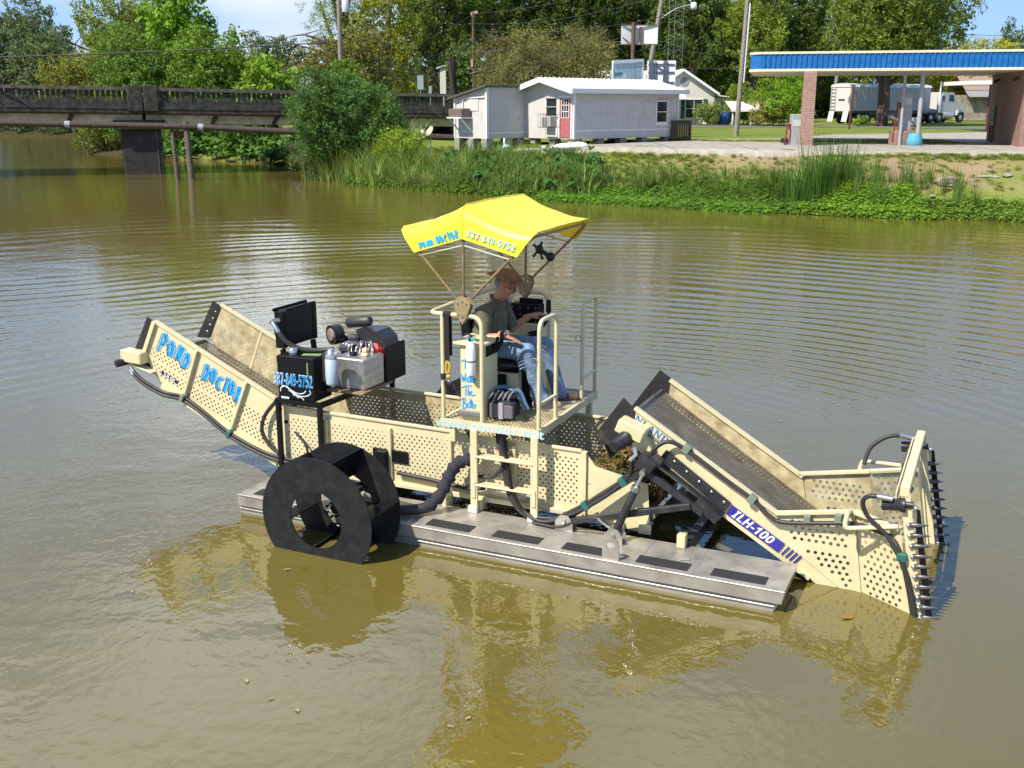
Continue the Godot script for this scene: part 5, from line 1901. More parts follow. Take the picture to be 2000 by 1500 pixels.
	scatter("bank_weeds", "low green weeds along the right waterline", "weeds", weed, leaf_mat("leaves_weed"), 1700, func(): return on_bank(15.0, 25.0, -0.5, 1.0), Color(0.160, 0.270, 0.039), 0.5, 1.1, -0.08)
	# tall rush clump
	var c := Vector2(12.3, 43.7)
	scatter("rush_clump", "tall dark green rush clump in front of the brick pillar", "rushes", rush, lm, 75, func():
		var a := rng.randf() * TAU
		var r := sqrt(rng.randf())
		var p := c + Vector2(cos(a) * 1.7, sin(a) * 0.9) * pow(r, 1.5)
		return Vector3(p.x, ground_y(p.x, p.y), -p.y), Color(0.080, 0.173, 0.029), 0.4, 1.2, 0.0, 0.3)
	scatter("sparse_rushes", "sparse taller rushes right of the rush clump", "rushes", rush, lm, 70, func(): return on_bank(13.4, 17.5, 0.4, 2.4), Color(0.109, 0.195, 0.039), 0.4, 0.75)
	scatter("sparse_rushes", "thin rushes in the weeds left of the rush clump", "rushes", reed, lm, 110, func(): return on_bank(7.5, 11.2, 0.0, 2.6), Color(0.131, 0.217, 0.039), 0.4, 0.75)
	scatter("dry_reeds", "straw coloured dead blades among the left reeds", "reeds", reed, lm, 60, func(): return on_bank(-11.5, 3.0, -0.3, 3.0), Color(0.36, 0.29, 0.15), 0.4, 1.0)
	# lawn blades on the nearer land
	scatter("lawn_grass", "short grass on the bank and lawn", "grass", grass, lm, 5200, func():
		var x := rng.randf_range(-9.0, 24.0)
		var d := rng.randf_range(41.0, 63.0)
		var s := inland(x, d)
		if s < 1.6: return null
		var y := ground_y(x, d)
		if s < 4.8 and x > 9.0 and rng.randf() < 0.82: return null
		if on_slab(x, d): return null
		return Vector3(x, y, -d), Color(0.217, 0.277, 0.052), 0.5, 1.0)
	# stones on the bare bank
	var stone := mat("pale_stone", Color(0.46, 0.40, 0.33), 0.95, 0.0, 0.35, "cloud", 1.0)
	for q in [[17.0, 42.6, 0.55, 0.24, 0.35, "pale flat boulder on the bare bank, largest of the stones"], [15.0, 42.9, 0.5, 0.1, 0.25, "flat pale stone beside the rushes"], [18.6, 42.6, 0.5, 0.08, 0.2, "broken grey slab on the right of the bare bank"], [19.3, 42.5, 0.4, 0.07, 0.2, "dark broken slab at the right end of the bare bank"], [20.2, 42.0, 0.13, 0.07, 0.1, "small white stone near the right edge"], [16.2, 41.9, 0.2, 0.08, 0.14, "small pale stone below the boulder"], [16.9, 42.2, 0.12, 0.06, 0.1, "tiny pale stone under the boulder"]]:
		var st := S()
		rock(st, Vector3(q[2], q[3], q[4]))
		var o := obj("stone", st, stone)
		o.position = at_ground(q[0], q[1]) + Vector3(0, q[3] * 0.35, 0)
		o.rotation.y = q[0] * 2.0
		tag(o, q[5], "stone", "stones on the bare bank")

func rock(st: SurfaceTool, r: Vector3):
	var pts := []
	for i in 5:
		for k in 8:
			var th := PI * (i + 0.5) / 5.0
			var ph := TAU * k / 8.0
			var d := Vector3(sin(th) * cos(ph), cos(th), sin(th) * sin(ph))
			pts.append(d * r * rng.randf_range(0.75, 1.15))
	for i in 4:
		for k in 8:
			var j := (k + 1) % 8
			quad(st, pts[i * 8 + k], pts[i * 8 + j], pts[(i + 1) * 8 + j], pts[(i + 1) * 8 + k])
	for k in range(1, 7):
		tri(st, pts[0], pts[k], pts[k + 1])
		tri(st, pts[32], pts[33 + k], pts[32 + k])

func on_slab(x: float, d: float) -> bool:
	if x < 1.5: return false
	var f := 56.0
	if x < 5.0: f = lerpf(56.0, 54.0, (x - 1.5) / 3.5)
	elif x < 12.0: f = lerpf(54.0, 48.2, (x - 5.0) / 7.0)
	elif x < 21.5: f = lerpf(48.2, 45.2, (x - 12.0) / 9.5)
	else: f = 45.0
	return d > f - 0.3 and d < f + 13.0

func on_far_bank() -> Variant:
	var x := rng.randf_range(-31.0, -14.0)
	var d := rng.randf_range(70.0, 96.0)
	var s := inland(x, d)
	if s < -0.2 or s > 4.0: return null
	return Vector3(x, maxf(0.0, ground_y(x, d)), -d)

func taro_mesh() -> ArrayMesh:
	var r := RandomNumberGenerator.new()
	r.seed = 12
	var st := S()
	for i in 7:
		var a := TAU * i / 7.0 + r.randf() * 0.5
		var dir := Vector3(cos(a), 0, sin(a))
		var side := Vector3(-sin(a), 0, cos(a))
		var h := r.randf_range(0.5, 0.95)
		var tip := dir * r.randf_range(0.2, 0.45) + Vector3(0, h, 0)
		var k := r.randf_range(0.8, 1.2)
		st.set_color(Color(k, k, k))
		tube(st, [Vector3.ZERO, tip * 0.6 + Vector3(0, h * 0.1, 0), tip], [0.012, 0.01, 0.006], 4)
		st.set_smooth_group(-1)
		var out := (dir * 0.75 + Vector3(0, -0.55, 0)).normalized()
		var l := r.randf_range(0.3, 0.45)
		var w := l * 0.42
		var b := tip - out * l * 0.25
		var e := tip + out * l * 0.75
		for sg in [-1.0, 1.0]:
			tri(st, tip, b + side * w * 0.7 * sg, tip + out * l * 0.15 + side * w * sg + Vector3(0, 0.03, 0))
			tri(st, tip, tip + out * l * 0.15 + side * w * sg + Vector3(0, 0.03, 0), e)
	st.generate_normals()
	return st.commit()

# ---------- the harvester. Local x runs forward (right in the picture), z towards the near side, y up from the water
const ZN := -0.75
const ZF := -1.88
const O := Vector3(-2.834, 0, -10.455)
var HT: float = deg_to_rad(-24.4)

func build_harvester():
	var t := thing("weed_harvester", "cream and black floating weed harvester with paddle wheels and yellow sunshade", "boat", O, HT)
	var cream := mat("cream_paint", Color(0.64, 0.57, 0.35), 0.42, 0.0, 0.05, "cloud", 0.5)
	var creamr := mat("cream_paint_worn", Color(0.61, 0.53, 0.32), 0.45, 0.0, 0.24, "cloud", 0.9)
	var black := mat("black_paint", Color(0.008, 0.009, 0.011), 0.42, 0.0, 0.15, "cloud", 0.7)
	black.metallic_specular = 0.3
	var rubber := mat("black_rubber", Color(0.018, 0.018, 0.02), 0.62, 0.0, 0.35, "cloud", 1.0)
	var steel := mat("dark_steel", Color(0.045, 0.047, 0.055), 0.42, 0.3, 0.3, "cloud", 1.0)
	var alu := mat("aluminium", Color(0.50, 0.47, 0.42), 0.40, 0.5, 0.14, "cloud", 0.5, 0.06)
	var bright := mat("bright_steel", Color(0.62, 0.61, 0.6), 0.25, 0.9)
	var belt := mat("wire_belt", Color(0.30, 0.265, 0.195), 0.6, 0.35, 0.35, "cloud", 0.8)
	var beltlow := mat("belt_underside", Color(0.07, 0.06, 0.045), 0.8)
	var teal := mat("teal_clamp", Color(0.02, 0.12, 0.10), 0.5)
	var hose := mat("hose_black", Color(0.028, 0.026, 0.026), 0.5)
	stain(cream, "cream_wear", Color(0.26, 0.17, 0.07), 0.6, 0.97, 0.28)
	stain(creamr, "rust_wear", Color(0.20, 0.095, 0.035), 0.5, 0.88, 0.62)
	stain(alu, "deck_wear", Color(0.19, 0.165, 0.13), 0.48, 0.9, 0.55)
	stain(rubber, "rubber_mud", Color(0.14, 0.11, 0.07), 0.55, 0.95, 0.4)
	stain(steel, "steel_wear", Color(0.13, 0.10, 0.075), 0.58, 0.95, 0.4)
	stain(belt, "belt_rust", Color(0.12, 0.07, 0.03), 0.5, 0.9, 0.5)
	pontoons(t, alu, cream, steel)
	paddle_wheels(t, black)
	hopper(t, cream, creamr, black, belt, beltlow, alu)
	rear_conveyor(t, cream, creamr, rubber, belt, beltlow, steel, hose, teal, bright)
	front_conveyor(t, cream, creamr, rubber, belt, beltlow, steel, hose, teal, bright, black)
	header(t, cream, creamr, steel, hose, teal, bright, black)
	lift_arms(t, steel, bright, alu, hose, teal, cream)
	platform(t, cream, alu, hose, black, bright)
	power_pack(t, black, alu, bright, hose)
	sunshade(t, bright)

func mbox(t: Node, called: String, c: Vector3, s: Vector3, m: Material, b := Basis(), bev := 0.006) -> MeshInstance3D:
	var st := S()
	box(st, c, s, b, bev)
	return obj(called, st, m, t)

func mtube(t: Node, called: String, pts: Array, r, m: Material, sides := 8) -> MeshInstance3D:
	var st := S()
	tube(st, pts, r, sides)
	return obj(called, st, m, t)

func mbar(t: Node, called: String, a: Vector3, b: Vector3, w: float, h: float, m: Material, up := Vector3.UP, bev := 0.005) -> MeshInstance3D:
	var st := S()
	bar(st, a, b, w, h, up, bev)
	return obj(called, st, m, t)

func plate(t: Node, called: String, poly: Array, z: float, th: float, m: Material) -> MeshInstance3D:
	var st := S()
	prism(st, P2(poly), Transform3D(Basis(), Vector3(0, 0, z)), -th * 0.5, th * 0.5)
	return obj(called, st, m, t)

func pontoons(t: Node, alu: Material, cream: Material, steel: Material):
	var grip := mat("grip_tape", Color(0.030, 0.029, 0.030), 0.85, 0.0, 0.3, "grain", 2.0)
	for side in 2:
		var zo := 0.0 if side == 0 else -2.63
		var sg := -1.0 if side == 0 else 1.0   # towards the middle of the boat
		# hull: deck lip, recessed side, raked bow
		var st := S()
		var prof := [[0.0, 0.21, 5.58], [0.0, 0.095, 5.56], [0.035, 0.085, 5.54], [0.035, -0.06, 5.45], [0.06, -0.35, 5.2]]
		for i in prof.size() - 1:
			var a: Array = prof[i]
			var b: Array = prof[i + 1]
			quad(st, Vector3(0, a[1], zo + sg * a[0]), Vector3(a[2], a[1], zo + sg * a[0]), Vector3(b[2], b[1], zo + sg * b[0]), Vector3(0, b[1], zo + sg * b[0]))
			quad(st, Vector3(0, a[1], zo + sg * (0.62 - a[0])), Vector3(a[2], a[1], zo + sg * (0.62 - a[0])), Vector3(b[2], b[1], zo + sg * (0.62 - b[0])), Vector3(0, b[1], zo + sg * (0.62 - b[0])))
			quad(st, Vector3(a[2], a[1], zo + sg * a[0]), Vector3(a[2], a[1], zo + sg * (0.62 - a[0])), Vector3(b[2], b[1], zo + sg * (0.62 - b[0])), Vector3(b[2], b[1], zo + sg * b[0]))
			quad(st, Vector3(0, a[1], zo + sg * a[0]), Vector3(0, a[1], zo + sg * (0.62 - a[0])), Vector3(0, b[1], zo + sg * (0.62 - b[0])), Vector3(0, b[1], zo + sg * b[0]))
		quad(st, Vector3(0, 0.21, zo), Vector3(5.58, 0.21, zo), Vector3(5.58, 0.21, zo + sg * 0.62), Vector3(0, 0.21, zo + sg * 0.62))
		var p := obj("pontoon", st, alu, t)
		# rounded deck edge and weld lines
		mtube(p, "edge_roll", [Vector3(0.0, 0.205, zo + sg * 0.004), Vector3(5.58, 0.205, zo + sg * 0.004)], 0.010, alu, 6)
		mtube(p, "rub_strip", [Vector3(0.0, 0.052, zo + sg * 0.03), Vector3(5.5, 0.052, zo + sg * 0.03)], 0.012, alu, 6)
		for wx in [0.75, 1.98, 3.05, 4.28, 4.78]:
			mbox(p, "weld_seam", Vector3(wx, 0.212, zo + sg * 0.31), Vector3(0.012, 0.004, 0.6), mat("weld_grey", Color(0.42, 0.40, 0.37), 0.6, 0.6), Basis(), 0.0)
		var k := 0
		for gx in [0.15, 2.17, 2.87, 3.57, 4.27, 4.94]:
			if side == 0 or gx > 2.0:
				mbox(p, "grip_pad", Vector3(gx + 0.23, 0.2135, zo + sg * 0.15), Vector3(0.47, 0.003, 0.16), grip, Basis(), 0.0)
	# crossbeam frame between the hulls
	mbar(t, "crossbeam", Vector3(4.58, 0.2, -0.60), Vector3(4.58, 0.2, -2.05), 0.09, 0.12, steel)
	mbar(t, "crossbeam", Vector3(1.0, 0.15, -0.60), Vector3(1.0, 0.15, -2.05), 0.1, 0.12, steel)
	mbox(t, "stop_post", Vector3(4.55, 0.275, -0.565), Vector3(0.08, 0.13, 0.08), cream)
	# lifting eye near the edge
	var st2 := S()
	var ring := PackedVector2Array()
	for i in 9:
		var a := PI * i / 8.0
		ring.append(Vector2(4.055 + cos(a) * 0.078, 0.36 + sin(a) * 0.06))
	var hole := PackedVector2Array()
	for i in 10:
		var a := TAU * i / 10.0
		hole.append(Vector2(4.055 + cos(a) * 0.042, 0.345 + sin(a) * 0.042 * (0.8 if sin(a) > 0 else 1.0)))
	var zf := Transform3D(Basis(), Vector3(0, 0, -0.03))
	plate_with_hole(st2, P2([4.133, 0.21, 4.133, 0.36, 4.11, 0.40, 4.055, 0.42, 4.0, 0.40, 3.977, 0.36, 3.977, 0.21]), hole, zf, 0.016)
	obj("lifting_eye", st2, alu, t)
	# small puddles and lying hose fittings are left to the deck's own finish
	for q in [[1.9, 0.235, -0.35], [4.65, 0.222, -0.30]]:
		mbox(t, "deck_plug", Vector3(q[0], 0.22, q[2]), Vector3(0.09, 0.02, 0.06), alu, Basis(Vector3.UP, 0.4))

# a flat plate with one hole: fan of quads between outline and hole
func plate_with_hole(st: SurfaceTool, outer: PackedVector2Array, hole: PackedVector2Array, t: Transform3D, th: float):
	var c := Vector2.ZERO
	for p in hole: c += p
	c /= hole.size()
	var n := 36
	st.set_smooth_group(-1)
	var ps := []
	for i in n:
		var a := TAU * i / n
		var d := Vector2(cos(a), sin(a))
		ps.append([ray_hit(outer, c, d), ray_hit(hole, c, d)])
	for i in n:
		var j := (i + 1) % n
		for s in [0.5, -0.5]:
			quad(st, t * v3(ps[i][0], th * s), t * v3(ps[j][0], th * s), t * v3(ps[j][1], th * s), t * v3(ps[i][1], th * s))
		for q in 2:
			quad(st, t * v3(ps[i][q], -th * 0.5), t * v3(ps[j][q], -th * 0.5), t * v3(ps[j][q], th * 0.5), t * v3(ps[i][q], th * 0.5))

func v3(p: Vector2, z: float) -> Vector3:
	return Vector3(p.x, p.y, z)

func ray_hit(poly: PackedVector2Array, c: Vector2, d: Vector2) -> Vector2:
	var far := c + d * 20.0
	for i in poly.size():
		var h = Geometry2D.segment_intersects_segment(c, far, poly[i], poly[(i + 1) % poly.size()])
		if h != null: return h
	return c

func circle(c: Vector2, r: float, n := 40) -> PackedVector2Array:
	var out := PackedVector2Array()
	for i in n:
		out.append(c + Vector2(cos(TAU * i / n), sin(TAU * i / n)) * r)
	return out

func paddle_wheels(t: Node, black: Material):
	var disc := mat("wheel_black", Color(0.018, 0.020, 0.023), 0.5, 0.0, 0.3, "cloud", 1.0, 0.05)
	disc.metallic_specular = 0.35
	stain(disc, "wheel_mud", Color(0.10, 0.085, 0.06), 0.6, 1.0, 0.2)
	for side in 2:
		var z0 := 0.56 if side == 0 else -3.19
		var z1 := 0.04 if side == 0 else -2.67
		var c := Vector2(1.36, 0.355)
		var o := thing_part("paddle_wheel", t, Vector3(c.x, c.y, 0))
		for z in [z0, z1]:
			var st := S()
			plate_with_hole(st, circle(Vector2.ZERO, 0.605, 56), circle(Vector2.ZERO, 0.283 if z == z0 else 0.30, 40), Transform3D(Basis(), Vector3(0, 0, z)), 0.014)
			obj("disc", st, disc, o)
		for k in 6:
			var st := S()
			var b := deg_to_rad(10.0 + 61.0 * k)
			bar(st, v3(Vector2(cos(b - 0.04), sin(b - 0.04)) * 0.335, (z0 + z1) / 2), v3(Vector2(cos(b), sin(b)) * 0.615, (z0 + z1) / 2), absf(z0 - z1) - 0.016, 0.012)
			obj("paddle", st, black, o)
		var st2 := S()
		lathe(st2, Vector3(0, 0, minf(z0, z1) - 0.03), Vector3(0, 0, 1), [[0.0, 0.05], [0.0, 0.09], [0.16, 0.09], [0.16, 0.05], [0.24, 0.05]], 14)
		for k in 3:
			var a := deg_to_rad(40.0 + 120.0 * k)
			bar(st2, Vector3(0, 0, z1), Vector3(cos(a) * 0.31, sin(a) * 0.31, z1), 0.02, 0.09, Vector3(0, 0, 1))
		for k in 7:
			var a := TAU * k / 7.0
			lathe(st2, Vector3(cos(a) * 0.07, sin(a) * 0.07, minf(z0, z1) + 0.22), Vector3(0, 0, 1), [[0.0, 0.012], [0.04, 0.012]], 6)
		obj("hub", st2, black, o)
		# arm that carries the wheel motor
		st2 = S()
		var zz := z1 + (-0.06 if side == 0 else 0.06)
		lathe(st2, Vector3(0, 0, minf(zz, z1)), Vector3(0, 0, 1), [[0.0, 0.07], [0.06, 0.07]], 12)
		bar(st2, Vector3(0, 0, zz), Vector3(0.5, -0.02, zz), 0.09, 0.09)
		obj("arm", st2, black, o)
	# boxed drive leg and fabric wrapped hose bundle beside the near wheel
	mbar(t, "wheel_bracket", Vector3(1.33, 0.2, -0.7), Vector3(1.33, 0.66, -0.7), 0.1, 0.12, black, Vector3(1, 0, 0))
	mbox(t, "wheel_bracket_plate", Vector3(1.40, 0.60, -0.735), Vector3(0.42, 0.13, 0.012), black)
	mtube(t, "wheel_hose", spline([Vector3(1.45, 0.38, -0.18), Vector3(1.75, 0.28, -0.15), Vector3(1.98, 0.275, -0.25), Vector3(2.1, 0.30, -0.36)]), 0.055, mat("hose_black", Color(0.028, 0.026, 0.026), 0.5), 9)
	var cloth := mat("navy_sleeve", Color(0.030, 0.028, 0.045), 0.85, 0.0, 0.3, "grain", 2.0)
	var pts := spline([Vector3(2.07, 0.29, -0.33), Vector3(2.15, 0.40, -0.42), Vector3(2.19, 0.55, -0.52), Vector3(2.26, 0.68, -0.58), Vector3(2.38, 0.73, -0.62), Vector3(2.46, 0.74, -0.64)], 6)
	var rr := []
	for i in pts.size():
		rr.append(0.062 + 0.012 * sin(i * 1.7) + 0.008 * sin(i * 3.1 + 1.0) - 0.025 * smoothstep(0.75, 1.0, float(i) / pts.size()))
	mtube(t, "hose_sleeve", pts, rr, cloth, 12)

func thing_part(called: String, parent: Node, at: Vector3) -> Node3D:
	var o := Node3D.new()
	part_name(o, called, parent)
	o.position = at
	parent.add_child(o, true)
	return o

# side wall with holes: convex polygon in machine xy, holes in a frame turned by ang
func holed_wall(t: Node, called: String, poly: Array, z: float, o: Vector2, ang: float, m: Material, px: float, py: float, r: float, ha: float, hb: float, stagger := true, inset := 0.03) -> MeshInstance3D:
	var f := side_frame(Vector3(o.x, o.y, z), ang)
	var st := S()
	perf(st, into(P2(poly), f), f, px, py, r, r, inset, ha, hb, stagger)
	return obj(called, st, m, t)

func hopper(t: Node, cream: Material, creamr: Material, black: Material, belt: Material, beltlow: Material, alu: Material):
	for z in [ZN, ZF]:
		var near: bool = z == ZN
		var w := holed_wall(t, "hopper_wall", [0.12, 0.985, -0.03, 0.335, 0.05, 0.30, 3.53, 0.30, 3.53, 0.925, 0.5, 0.945], z, Vector2(0, 0.30), 0.0, cream if near else creamr, 0.058, 0.036, 0.0103, 0.09, 0.56)
		mbar(w, "top_rail", Vector3(0.12, 0.975, z), Vector3(3.5, 0.93, z), 0.035, 0.03, cream)
		var out := 0.02 if near else -0.02
		for x in [0.62, 1.40, 2.10, 2.80]:
			mbar(w, "rib", Vector3(x, 0.31, z + out), Vector3(x, 0.90, z + out), 0.035, 0.045, cream, Vector3(1, 0, 0))
		mbar(w, "bottom_flange", Vector3(0.0, 0.305, z + out * 1.2), Vector3(3.53, 0.30, z + out * 1.2), 0.05, 0.05, cream)
		# step and plain front chute
		var c := S()
		prism(c, P2([3.53, 0.93, 3.64, 0.80, 3.64, 0.30, 3.53, 0.30]), Transform3D(Basis(), Vector3(0, 0, z)), -0.004, 0.004)
		prism(c, P2([3.64, 0.80, 4.16, 0.70, 4.20, 0.21, 3.64, 0.24]), Transform3D(Basis(), Vector3(0, 0, z + out * 0.6)), -0.004, 0.004)
		bar(c, Vector3(3.53, 0.3, z + out * 0.5), Vector3(3.53, 0.93, z + out * 0.5), 0.05, 0.05, Vector3(1, 0, 0))
		box(c, Vector3(4.15, 0.26, z + out * 1.4), Vector3(0.12, 0.1, 0.02))
		obj("chute_wall", c, cream, t)
	# mounting foot, black clip plates
	mbox(t, "clip_plate", Vector3(0.36, 0.955, ZF + 0.03), Vector3(0.14, 0.1, 0.02), black)
	mbox(t, "foot_bracket", Vector3(2.1, 0.25, -0.66), Vector3(0.05, 0.2, 0.16), cream)
	for x in [0.9, 2.45, 3.9]:
		mbox(t, "frame_foot", Vector3(x, 0.25, -0.68), Vector3(0.1, 0.1, 0.12), cream)
		mbox(t, "frame_foot", Vector3(x, 0.25, -1.96), Vector3(0.1, 0.1, 0.12), cream)
	# moving floor
	var st := S()
	var f := Transform3D(Basis(Vector3(1, 0, 0), Vector3(0, 0, -1), Vector3(0, 1, 0)), Vector3(0, 0.40, 0))
	perf(st, P2([0.0, 0.77, 4.15, 0.77, 4.15, 1.86, 0.0, 1.86]), f, 0.05, 0.034, 0.016, 0.009, 0.01)
	obj("hopper_belt", st, belt, t)
	mbox(t, "belt_pan", Vector3(2.1, 0.33, -1.315), Vector3(4.1, 0.02, 1.08), beltlow)
	mtube(t, "belt_roller", [Vector3(4.17, 0.36, -0.8), Vector3(4.17, 0.36, -1.83)], 0.05, mat("bright_steel", Color(0.62, 0.61, 0.6), 0.25, 0.9), 12)

func rear_conveyor(t: Node, cream: Material, creamr: Material, rubber: Material, belt: Material, beltlow: Material, steel: Material, hose: Material, teal: Material, bright: Material):
	var ang := atan2(0.985 - 1.755, 0.12 + 1.6)
	var root := thing_part("rear_conveyor", t, Vector3.ZERO)
	for z in [ZN, ZF]:
		var near: bool = z == ZN
		var out := 0.02 if near else -0.02
		holed_wall(root, "side_wall", [-1.6, 1.765, -1.80, 1.37, -1.67, 1.13, -1.557, 1.031, -0.026, 0.335, 0.12, 0.985], z, Vector2(-1.6, 1.755), ang, cream if near else creamr, 0.060, 0.034, 0.0108, -0.575, -0.24)
		var st := S()
		bar(st, Vector3(-1.6, 1.76, z), Vector3(0.13, 0.985, z), 0.045, 0.03)
		bar(st, Vector3(-1.60, 1.76, z + out), Vector3(-1.81, 1.34, z + out), 0.045, 0.035, Vector3(0, 0, 1))
		obj("edge_rail", st, cream, root)
		st = S()
		bar(st, Vector3(-1.56, 1.02, z + out), Vector3(-0.02, 0.325, z + out), 0.06, 0.06)
		obj("lower_flange", st, cream, root)
		for q in [[-1.02, 1.49, -1.27, 0.90], [-0.37, 1.2, -0.64, 0.60]]:
			mbar(root, "rib", Vector3(q[0], q[1], z + out), Vector3(q[2], q[3], z + out), 0.035, 0.05, cream, Vector3(0, 0, 1))
		# rubber end flap with bolts
		var fl := plate(root, "end_flap", [-1.585, 1.745, -1.72, 1.80, -1.985, 1.335, -1.80, 1.37] if near else [-1.605, 1.745, -1.72, 1.80, -2.0, 1.33, -1.82, 1.33], z - out * 0.4, 0.012, rubber)
		st = S()
		for i in 4:
			var f := 0.12 + i * 0.25
			ball(st, Vector3(lerpf(-1.66, -1.86, f), lerpf(1.71, 1.37, f), z + (0.012 if not near else -0.01)), Vector3(0.014, 0.014, 0.01), 4)
		obj("bolt", st, bright, fl)
	# belt
	var n := Basis(Vector3(0, 0, 1), ang)
	var f := Transform3D(n * Basis(Vector3(1, 0, 0), Vector3(0, 0, -1), Vector3(0, 1, 0)), Vector3(-1.88, 1.315, 0))
	var st2 := S()
	perf(st2, P2([0.0, 0.77, 2.1, 0.77, 2.1, 1.86, 0.0, 1.86]), f, 0.05, 0.034, 0.017, 0.0095, 0.01)
	obj("wire_belt", st2, belt, root)
	var mid := n * Vector3(1.0, -0.10, 0) + Vector3(-1.88, 1.315, -1.315)
	mbox(root, "belt_pan", mid, Vector3(1.9, 0.01, 1.06), beltlow, n)
	mtube(root, "head_roller", [Vector3(-1.87, 1.25, -0.78), Vector3(-1.87, 1.25, -1.85)], 0.065, steel, 14)
	# bearing block, drive motor, hoses
	mbox(root, "bearing_block", Vector3(-1.90, 1.345, -0.70), Vector3(0.30, 0.14, 0.16), cream, Basis(Vector3(0, 0, 1), -0.05), 0.012)
	mbox(root, "bearing_plate", Vector3(-1.81, 1.22, -0.72), Vector3(0.34, 0.02, 0.12), cream, Basis(Vector3(0, 0, 1), -0.25))
	var m := S()
	lathe(m, Vector3(-1.98, 1.285, -0.74), Vector3(-0.35, -0.08, 1.0), [[0.0, 0.05], [0.05, 0.052], [0.06, 0.042], [0.20, 0.042], [0.20, 0.03]], 14)
	obj("drive_motor", m, mat("motor_black", Color(0.02, 0.02, 0.022), 0.4), root)
	for k in 2:
		var o := Vector3(0.0, -0.035 * k, 0.012 * k)
		mtube(root, "hose", spline([Vector3(-1.97, 1.22, -0.68) + o, Vector3(-1.80, 1.09, -0.67) + o, Vector3(-1.52, 0.97, -0.69) + o, Vector3(-1.25, 0.94, -0.70) + o, Vector3(-0.95, 0.80, -0.69) + o, Vector3(-0.62, 0.60, -0.69) + o, Vector3(-0.20, 0.45, -0.69) + o, Vector3(0.10, 0.405, -0.69) + o, Vector3(0.62, 0.40, -0.69) + o]), 0.018, hose, 7)
		mtube(root, "fitting", [Vector3(-1.97, 1.22, -0.68) + o, Vector3(-1.91, 1.165, -0.675) + o], 0.022, bright, 8)
	mtube(root, "hose", spline([Vector3(0.02, 1.03, -0.70), Vector3(-0.12, 0.86, -0.68), Vector3(-0.16, 0.68, -0.67), Vector3(-0.05, 0.52, -0.67), Vector3(0.10, 0.43, -0.68)]), 0.022, hose, 8)
	mtube(root, "hose", spline([Vector3(0.25, 0.72, -0.70), Vector3(0.38, 0.60, -0.69), Vector3(0.40, 0.48, -0.69), Vector3(0.32, 0.42, -0.69)]), 0.014, hose, 7)
	for q in [[-1.24, 0.93], [-0.62, 0.59]]:
		mbox(root, "hose_clamp", Vector3(q[0], q[1], -0.685), Vector3(0.05, 0.09, 0.07), teal if q[0] > -1.0 else mat("clamp_green_grey", Color(0.16, 0.20, 0.15), 0.6), Basis(Vector3(0, 0, 1), ang))
	# painted name and small model plate
	graffiti(root, "POND", Transform3D(Basis(Vector3(0, 0, 1), ang - 0.03), Vector3(-1.545, 1.535, ZN + 0.006)), 0.098, 0.20)
	graffiti(root, "DOCTOR", Transform3D(Basis(Vector3(0, 0, 1), ang + 0.02), Vector3(-0.965, 1.25, ZN + 0.006)), 0.080, 0.180)
	var df := Basis(Vector3(0, 0, 1), ang)
	var dl := Vector3(-1.46, 1.13, ZN + 0.006)
	mbox(root, "model_plate", dl, Vector3(0.24, 0.04, 0.003), mat("decal_navy", Color(0.012, 0.012, 0.10), 0.4), df, 0.0)
	inst("lettering", text_mesh("ILH-100", 0.032, 0.002), mat("decal_white", Color(0.78, 0.78, 0.8), 0.4), root, Transform3D(df, dl + Vector3(0, 0, 0.003)))

# chunky spray-painted letters: cyan strokes over white over dark blue
func letter_strokes(c: String) -> Array:
	match c:
		"P": return [[0, 0, 0.05, 1.0, 0.55, 1.0, 0.75, 0.75, 0.5, 0.5, 0.05, 0.5]]
		"O": return [[0.4, 0.95, 0.05, 0.7, 0.05, 0.25, 0.4, 0.05, 0.75, 0.25, 0.75, 0.7, 0.4, 0.95]]
		"N": return [[0.05, 0, 0.1, 1.0, 0.65, 0.05, 0.75, 1.0]]
		"D": return [[0.05, 0.05, 0.1, 0.95, 0.5, 0.9, 0.8, 0.55, 0.6, 0.1, 0.05, 0.05]]
		"C": return [[0.75, 0.8, 0.45, 0.95, 0.08, 0.65, 0.1, 0.25, 0.45, 0.05, 0.75, 0.2]]
		"T": return [[0, 0.95, 0.8, 0.95], [0.4, 0.95, 0.4, 0.0]]
		"R": return [[0.05, 0, 0.08, 0.95, 0.55, 0.95, 0.72, 0.7, 0.45, 0.48, 0.08, 0.48], [0.4, 0.48, 0.78, -0.1]]
	return []

func stroke_polys(lines: Array, t: Transform2D, w: float) -> Array:
	var polys := []
	for l in lines:
		var pl := PackedVector2Array()
		for i in range(0, l.size(), 2):
			pl.append(t * Vector2(l[i], l[i + 1]))
		for q in Geometry2D.offset_polyline(pl, w, Geometry2D.JOIN_ROUND, Geometry2D.END_ROUND):
			if not Geometry2D.is_polygon_clockwise(q): polys.append(q)
	return polys

func fill_strokes(st: SurfaceTool, lines: Array, t2: Transform2D, w: float, t: Transform3D, z: float):
	# every segment as a capsule, so loops need no holes
	for l in lines:
		for i in range(0, l.size() - 2, 2):
			var seg := PackedVector2Array([t2 * Vector2(l[i], l[i + 1]), t2 * Vector2(l[i + 2], l[i + 3])])
			if seg[0].distance_to(seg[1]) < 1e-6: continue
			for q in Geometry2D.offset_polyline(seg, w, Geometry2D.JOIN_ROUND, Geometry2D.END_ROUND):
				var ix := Geometry2D.triangulate_polygon(q)
				for k in range(0, ix.size(), 3):
					tri(st, t * v3(q[ix[k]], z + i * 0.00004), t * v3(q[ix[k + 1]], z + i * 0.00004), t * v3(q[ix[k + 2]], z + i * 0.00004))

